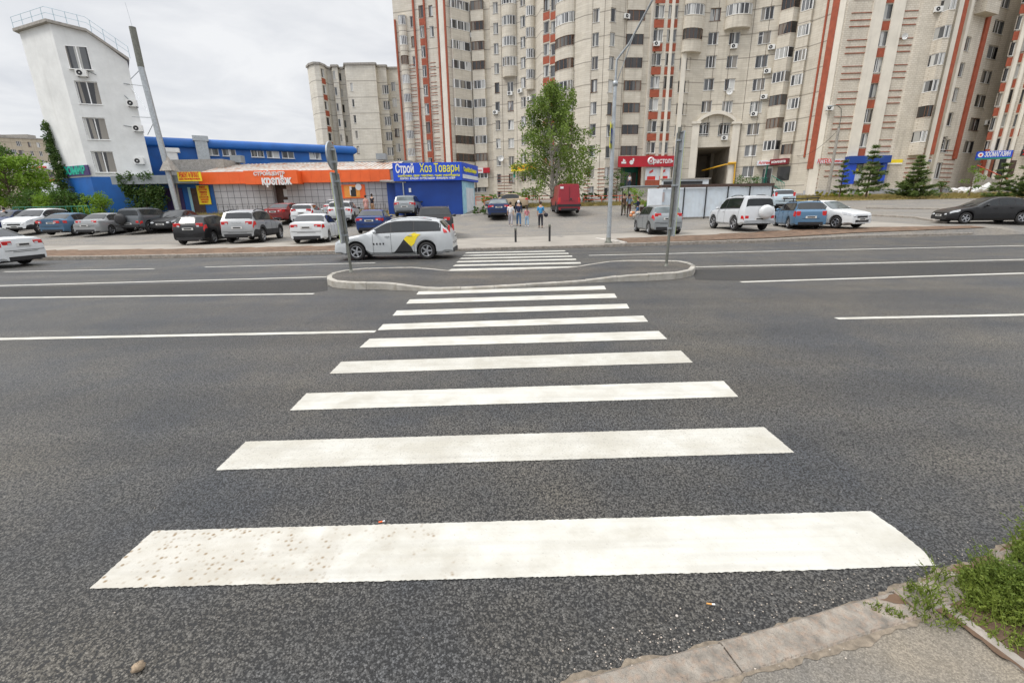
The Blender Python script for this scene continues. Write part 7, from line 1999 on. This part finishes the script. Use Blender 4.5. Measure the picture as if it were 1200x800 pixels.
# climbing ivy
def ivy(label, cells, seed, pos):
    rnd = random.Random(seed); t = thing('ivy', label, 'climbing plant', pos); b = MB(); cl = []
    for (p0, p1, w0, w1, n) in cells:
        for _ in range(n):
            s_ = rnd.random(); c = Vector(p0).lerp(Vector(p1), s_); w_ = w0 + (w1 - w0) * s_; cl.append((c.x - pos[0] + rnd.uniform(-w_, w_), c.y - pos[1] + rnd.uniform(-.15, .25), c.z - pos[2] + rnd.uniform(-.25, .25), .36))
    lb = MB(); leafcloud(lb, cl, 34, .19, rnd); lb.build('foliage', M['ivyleaf'], t)
    for (p0, p1, w0, w1, n) in cells: b.tube([Vector(p0) - Vector(pos), Vector(p1) - Vector(pos)], .03, n=5)
    b.build('stems', M['bark'], t)
a0 = V(52, 145, 47.6); a1 = V(79, 232, 46.6)
ivy('tall ivy column climbing the left corner of the white tower', [((a1.x - .1, a1.y, 1.8), (a0.x, a0.y, a0.z), .75, .1, 120)], 60, (a1.x, a1.y, 1.7))
c0, c1, c2, c3 = V(150, 209, 45.2), V(160, 245, 45), V(183, 218, 45), V(187, 245, 45)
ivy('ivy curtain hanging from the grey canopy beside the blue tower base', [(V(140, 208, 45), V(178, 207, 45), .1, .1, 18), (V(142, 208, 45), V(150, 226, 45), .3, .3, 18), (c0, c1, .55, .6, 50), (V(170, 220, 45), V(172, 245, 45), .6, .6, 44), (c2, c3, .7, .6, 44)], 61, (c1.x, c1.y, 1.6))
# dry grass tufts on the verges: uncountable
def tufts(name, label, x0, x1, y0, y1, n, seed, hgt=.3):
    rnd = random.Random(seed); b = MB()
    for _ in range(n):
        x, y = rnd.uniform(x0, x1), rnd.uniform(y0, y1); z = terr(x, y)
        for k in range(5):
            a = rnd.uniform(0, 6.28); h_ = hgt * rnd.uniform(.5, 1.3); l_ = rnd.uniform(.05, .2); w_ = .02
            b.add([(x - w_, y, z), (x + w_, y, z), (x + math.cos(a) * l_, y + math.sin(a) * l_, z + h_)], [(0, 1, 2)])
    o = b.build(name, M['grassblade']); tag(o, label, 'grass', kind='stuff')
tufts('dry_grass', 'dry yellow grass on the verge in front of the shops', -48, -11, 41, 46, 2600, 70)
tufts('dry_grass', 'dry yellow grass below the birch', 0, 17, 47.6, 50.4, 1400, 71)
tufts('dry_grass', 'dry yellow grass on the right verge before the brick wing', 28, 64, 47.2, 58, 4200, 72)
# foreground weeds at the kerb
def weeds(name, label, area, n, seed, hmax=.34, leaf=.016, z=.035):
    rnd = random.Random(seed); b = MB(); lb = MB(); (cx, cy), (rx, ry), rot = area
    for _ in range(n):
        a = rnd.uniform(0, 6.28); r_ = rnd.random() ** .5; dx_, dy_ = math.cos(a) * r_ * rx, math.sin(a) * r_ * ry
        x, y = cx + dx_ * math.cos(rot) - dy_ * math.sin(rot), cy + dx_ * math.sin(rot) + dy_ * math.cos(rot)
        h_ = hmax * rnd.uniform(.35, 1.0) * (1.15 - .75 * r_); a2 = rnd.uniform(0, 6.28); l_ = h_ * rnd.uniform(.3, 1.1)
        P_ = [Vector((x, y, z)), Vector((x + math.cos(a2) * l_ * .35, y + math.sin(a2) * l_ * .35, z + h_ * .6)), Vector((x + math.cos(a2) * l_, y + math.sin(a2) * l_, z + h_))]
        b.tube(P_, [.0022, .0017, .0008], n=3, cap=False)
        m_ = int(h_ / .011)
        for k in range(m_):
            s_ = .12 + .88 * k / m_; p = (P_[0].lerp(P_[1], s_ * 2) if s_ < .5 else P_[1].lerp(P_[2], s_ * 2 - 1))
            d = Vector((rnd.uniform(-1, 1), rnd.uniform(-1, 1), rnd.uniform(-.1, .9))).normalized(); w_ = d.orthogonal().normalized(); w_ = Matrix.Rotation(rnd.uniform(0, 6.28), 3, d) @ w_
            q = leaf * rnd.uniform(.6, 1.3) * (1.1 - .4 * s_)
            lb.add([p, p + d * q * .5 + w_ * q * .26, p + d * q, p + d * q * .5 - w_ * q * .26], [(0, 1, 2, 3)])
    t = thing(name, label, 'weed', (cx, cy, z)); b.build('stems', M['weedleaf'], t, world=True); lb.build('leaves', M['weedleaf'], t, world=True); return t
w0 = G(1165, 690, .03)
weeds('weed_clump', 'big clump of leafy green weeds spilling over the kerb at the lower right', ((w0.x - .015, w0.y - .05), (.21, .15), .45), 700, 80, .19, .019)
w1 = G(1250, 660, .03)
weeds('weed_clump', 'tall end of the weed growth at the right picture edge', ((w1.x - .04, w1.y - .07), (.34, .22), .5), 850, 81, .27, .021)
w2 = G(1095, 712, .03)
weeds('weed_clump', 'low weeds creeping from the big clump towards the pavement', ((w2.x, w2.y), (.15, .12), .6), 150, 82, .12, .014)
w3 = G(1037, 716, .03)
weeds('weed_clump', 'small creeping weed on the kerb joint left of the big clump', ((w3.x, w3.y), (.085, .03), -.5), 70, 83, .035, .011)
w4 = G(1080, 676, .03)
weeds('weed_clump', 'thin upright sprigs at the road side edge of the kerb', ((w4.x + .06, w4.y - .03), (.07, .05), 0), 26, 84, .16, .014)
w5 = G(1200, 745, .03)
weeds('weed_clump', 'weeds beside the narrow lawn kerb at the lower right corner', ((w5.x + .1, w5.y), (.3, .22), -.3), 330, 85, .16, .017)
# litter: cigarette ends, stones, chips
def butt(label, px, py, rz):
    p = G(px, py, .012); t = thing('cigarette_end', label, 'litter', p, rz, 'cigarette ends on the asphalt')
    b = MB(); b.tube([(-.012, 0, 0), (.012, 0, 0)], .0042, n=8); b.build('filter', M['orangesign'] if px < 500 else mat('cork paper', (.55, .28, .08), .8), t)
    b = MB(); b.tube([(.012, 0, 0), (.026, 0, .001)], .0041, n=8); b.build('paper', M['whitetext'], t)
butt('orange cigarette end on the far edge of the nearest stripe', 446, 611, .3)
butt('orange and white cigarette end on the asphalt near the kerb', 831, 707, -.2)
def stone(label, px, py, r_, c, seed):
    p = G(px, py, .004); rnd_ = random.getstate(); random.seed(seed)
    b = MB(); b.ball((0, 0, r_ * .7), r_, n=9, rings=7, sc=(1, .85, .75), jit=.45); random.setstate(rnd_)
    o = b.build('stone', mat('stone ' + str(seed), c, .9, .3, 60, dirt=(.12, .09, .06), dirt_amt=.6)); o.location = p; o.rotation_euler = (0, 0, seed); tag(o, label, 'stone')
stone('fist of pale brown stone lying on the asphalt at the lower left', 163, 784, .024, (.34, .26, .18), 1)
stone('pale pebble on the asphalt below the nearest stripe, left of the kerb', 793, 722, .007, (.6, .55, .5), 2)
rnd = random.Random(33); b = MB()
for _ in range(240):
    s_ = rnd.random(); q = Vector(G(640, 800, .0)).lerp(Vector(G(1180, 650, .0)), s_); x = q.x + rnd.gauss(0, .03); y = q.y + abs(rnd.gauss(0, .06)) + rnd.uniform(-.03, .05)
    r_ = .0026 * rnd.uniform(.3, 1.6); b.ball((x, y, .003), r_, n=5, rings=3, sc=(1.2, 1, .7), jit=.4)
for _ in range(160):
    x, y = rnd.uniform(-2.5, 3), rnd.uniform(1.2, 7); r_ = .003 * rnd.uniform(.5, 1.3); b.ball((x, y, .003), r_, n=5, rings=3, sc=(1.2, 1, .7), jit=.4)
for _ in range(60):
    q = G(rnd.uniform(700, 1000), rnd.uniform(735, 790), .03); b.ball((q.x, q.y, .031), .004 * rnd.uniform(.4, 1.2), n=5, rings=3, sc=(1.2, 1, .7), jit=.4)
o = b.build('grit', mat('pale grit', (.48, .42, .36), .95, .3, 40)); tag(o, 'scattered pale grit along the kerb and road', 'grit', kind='stuff')
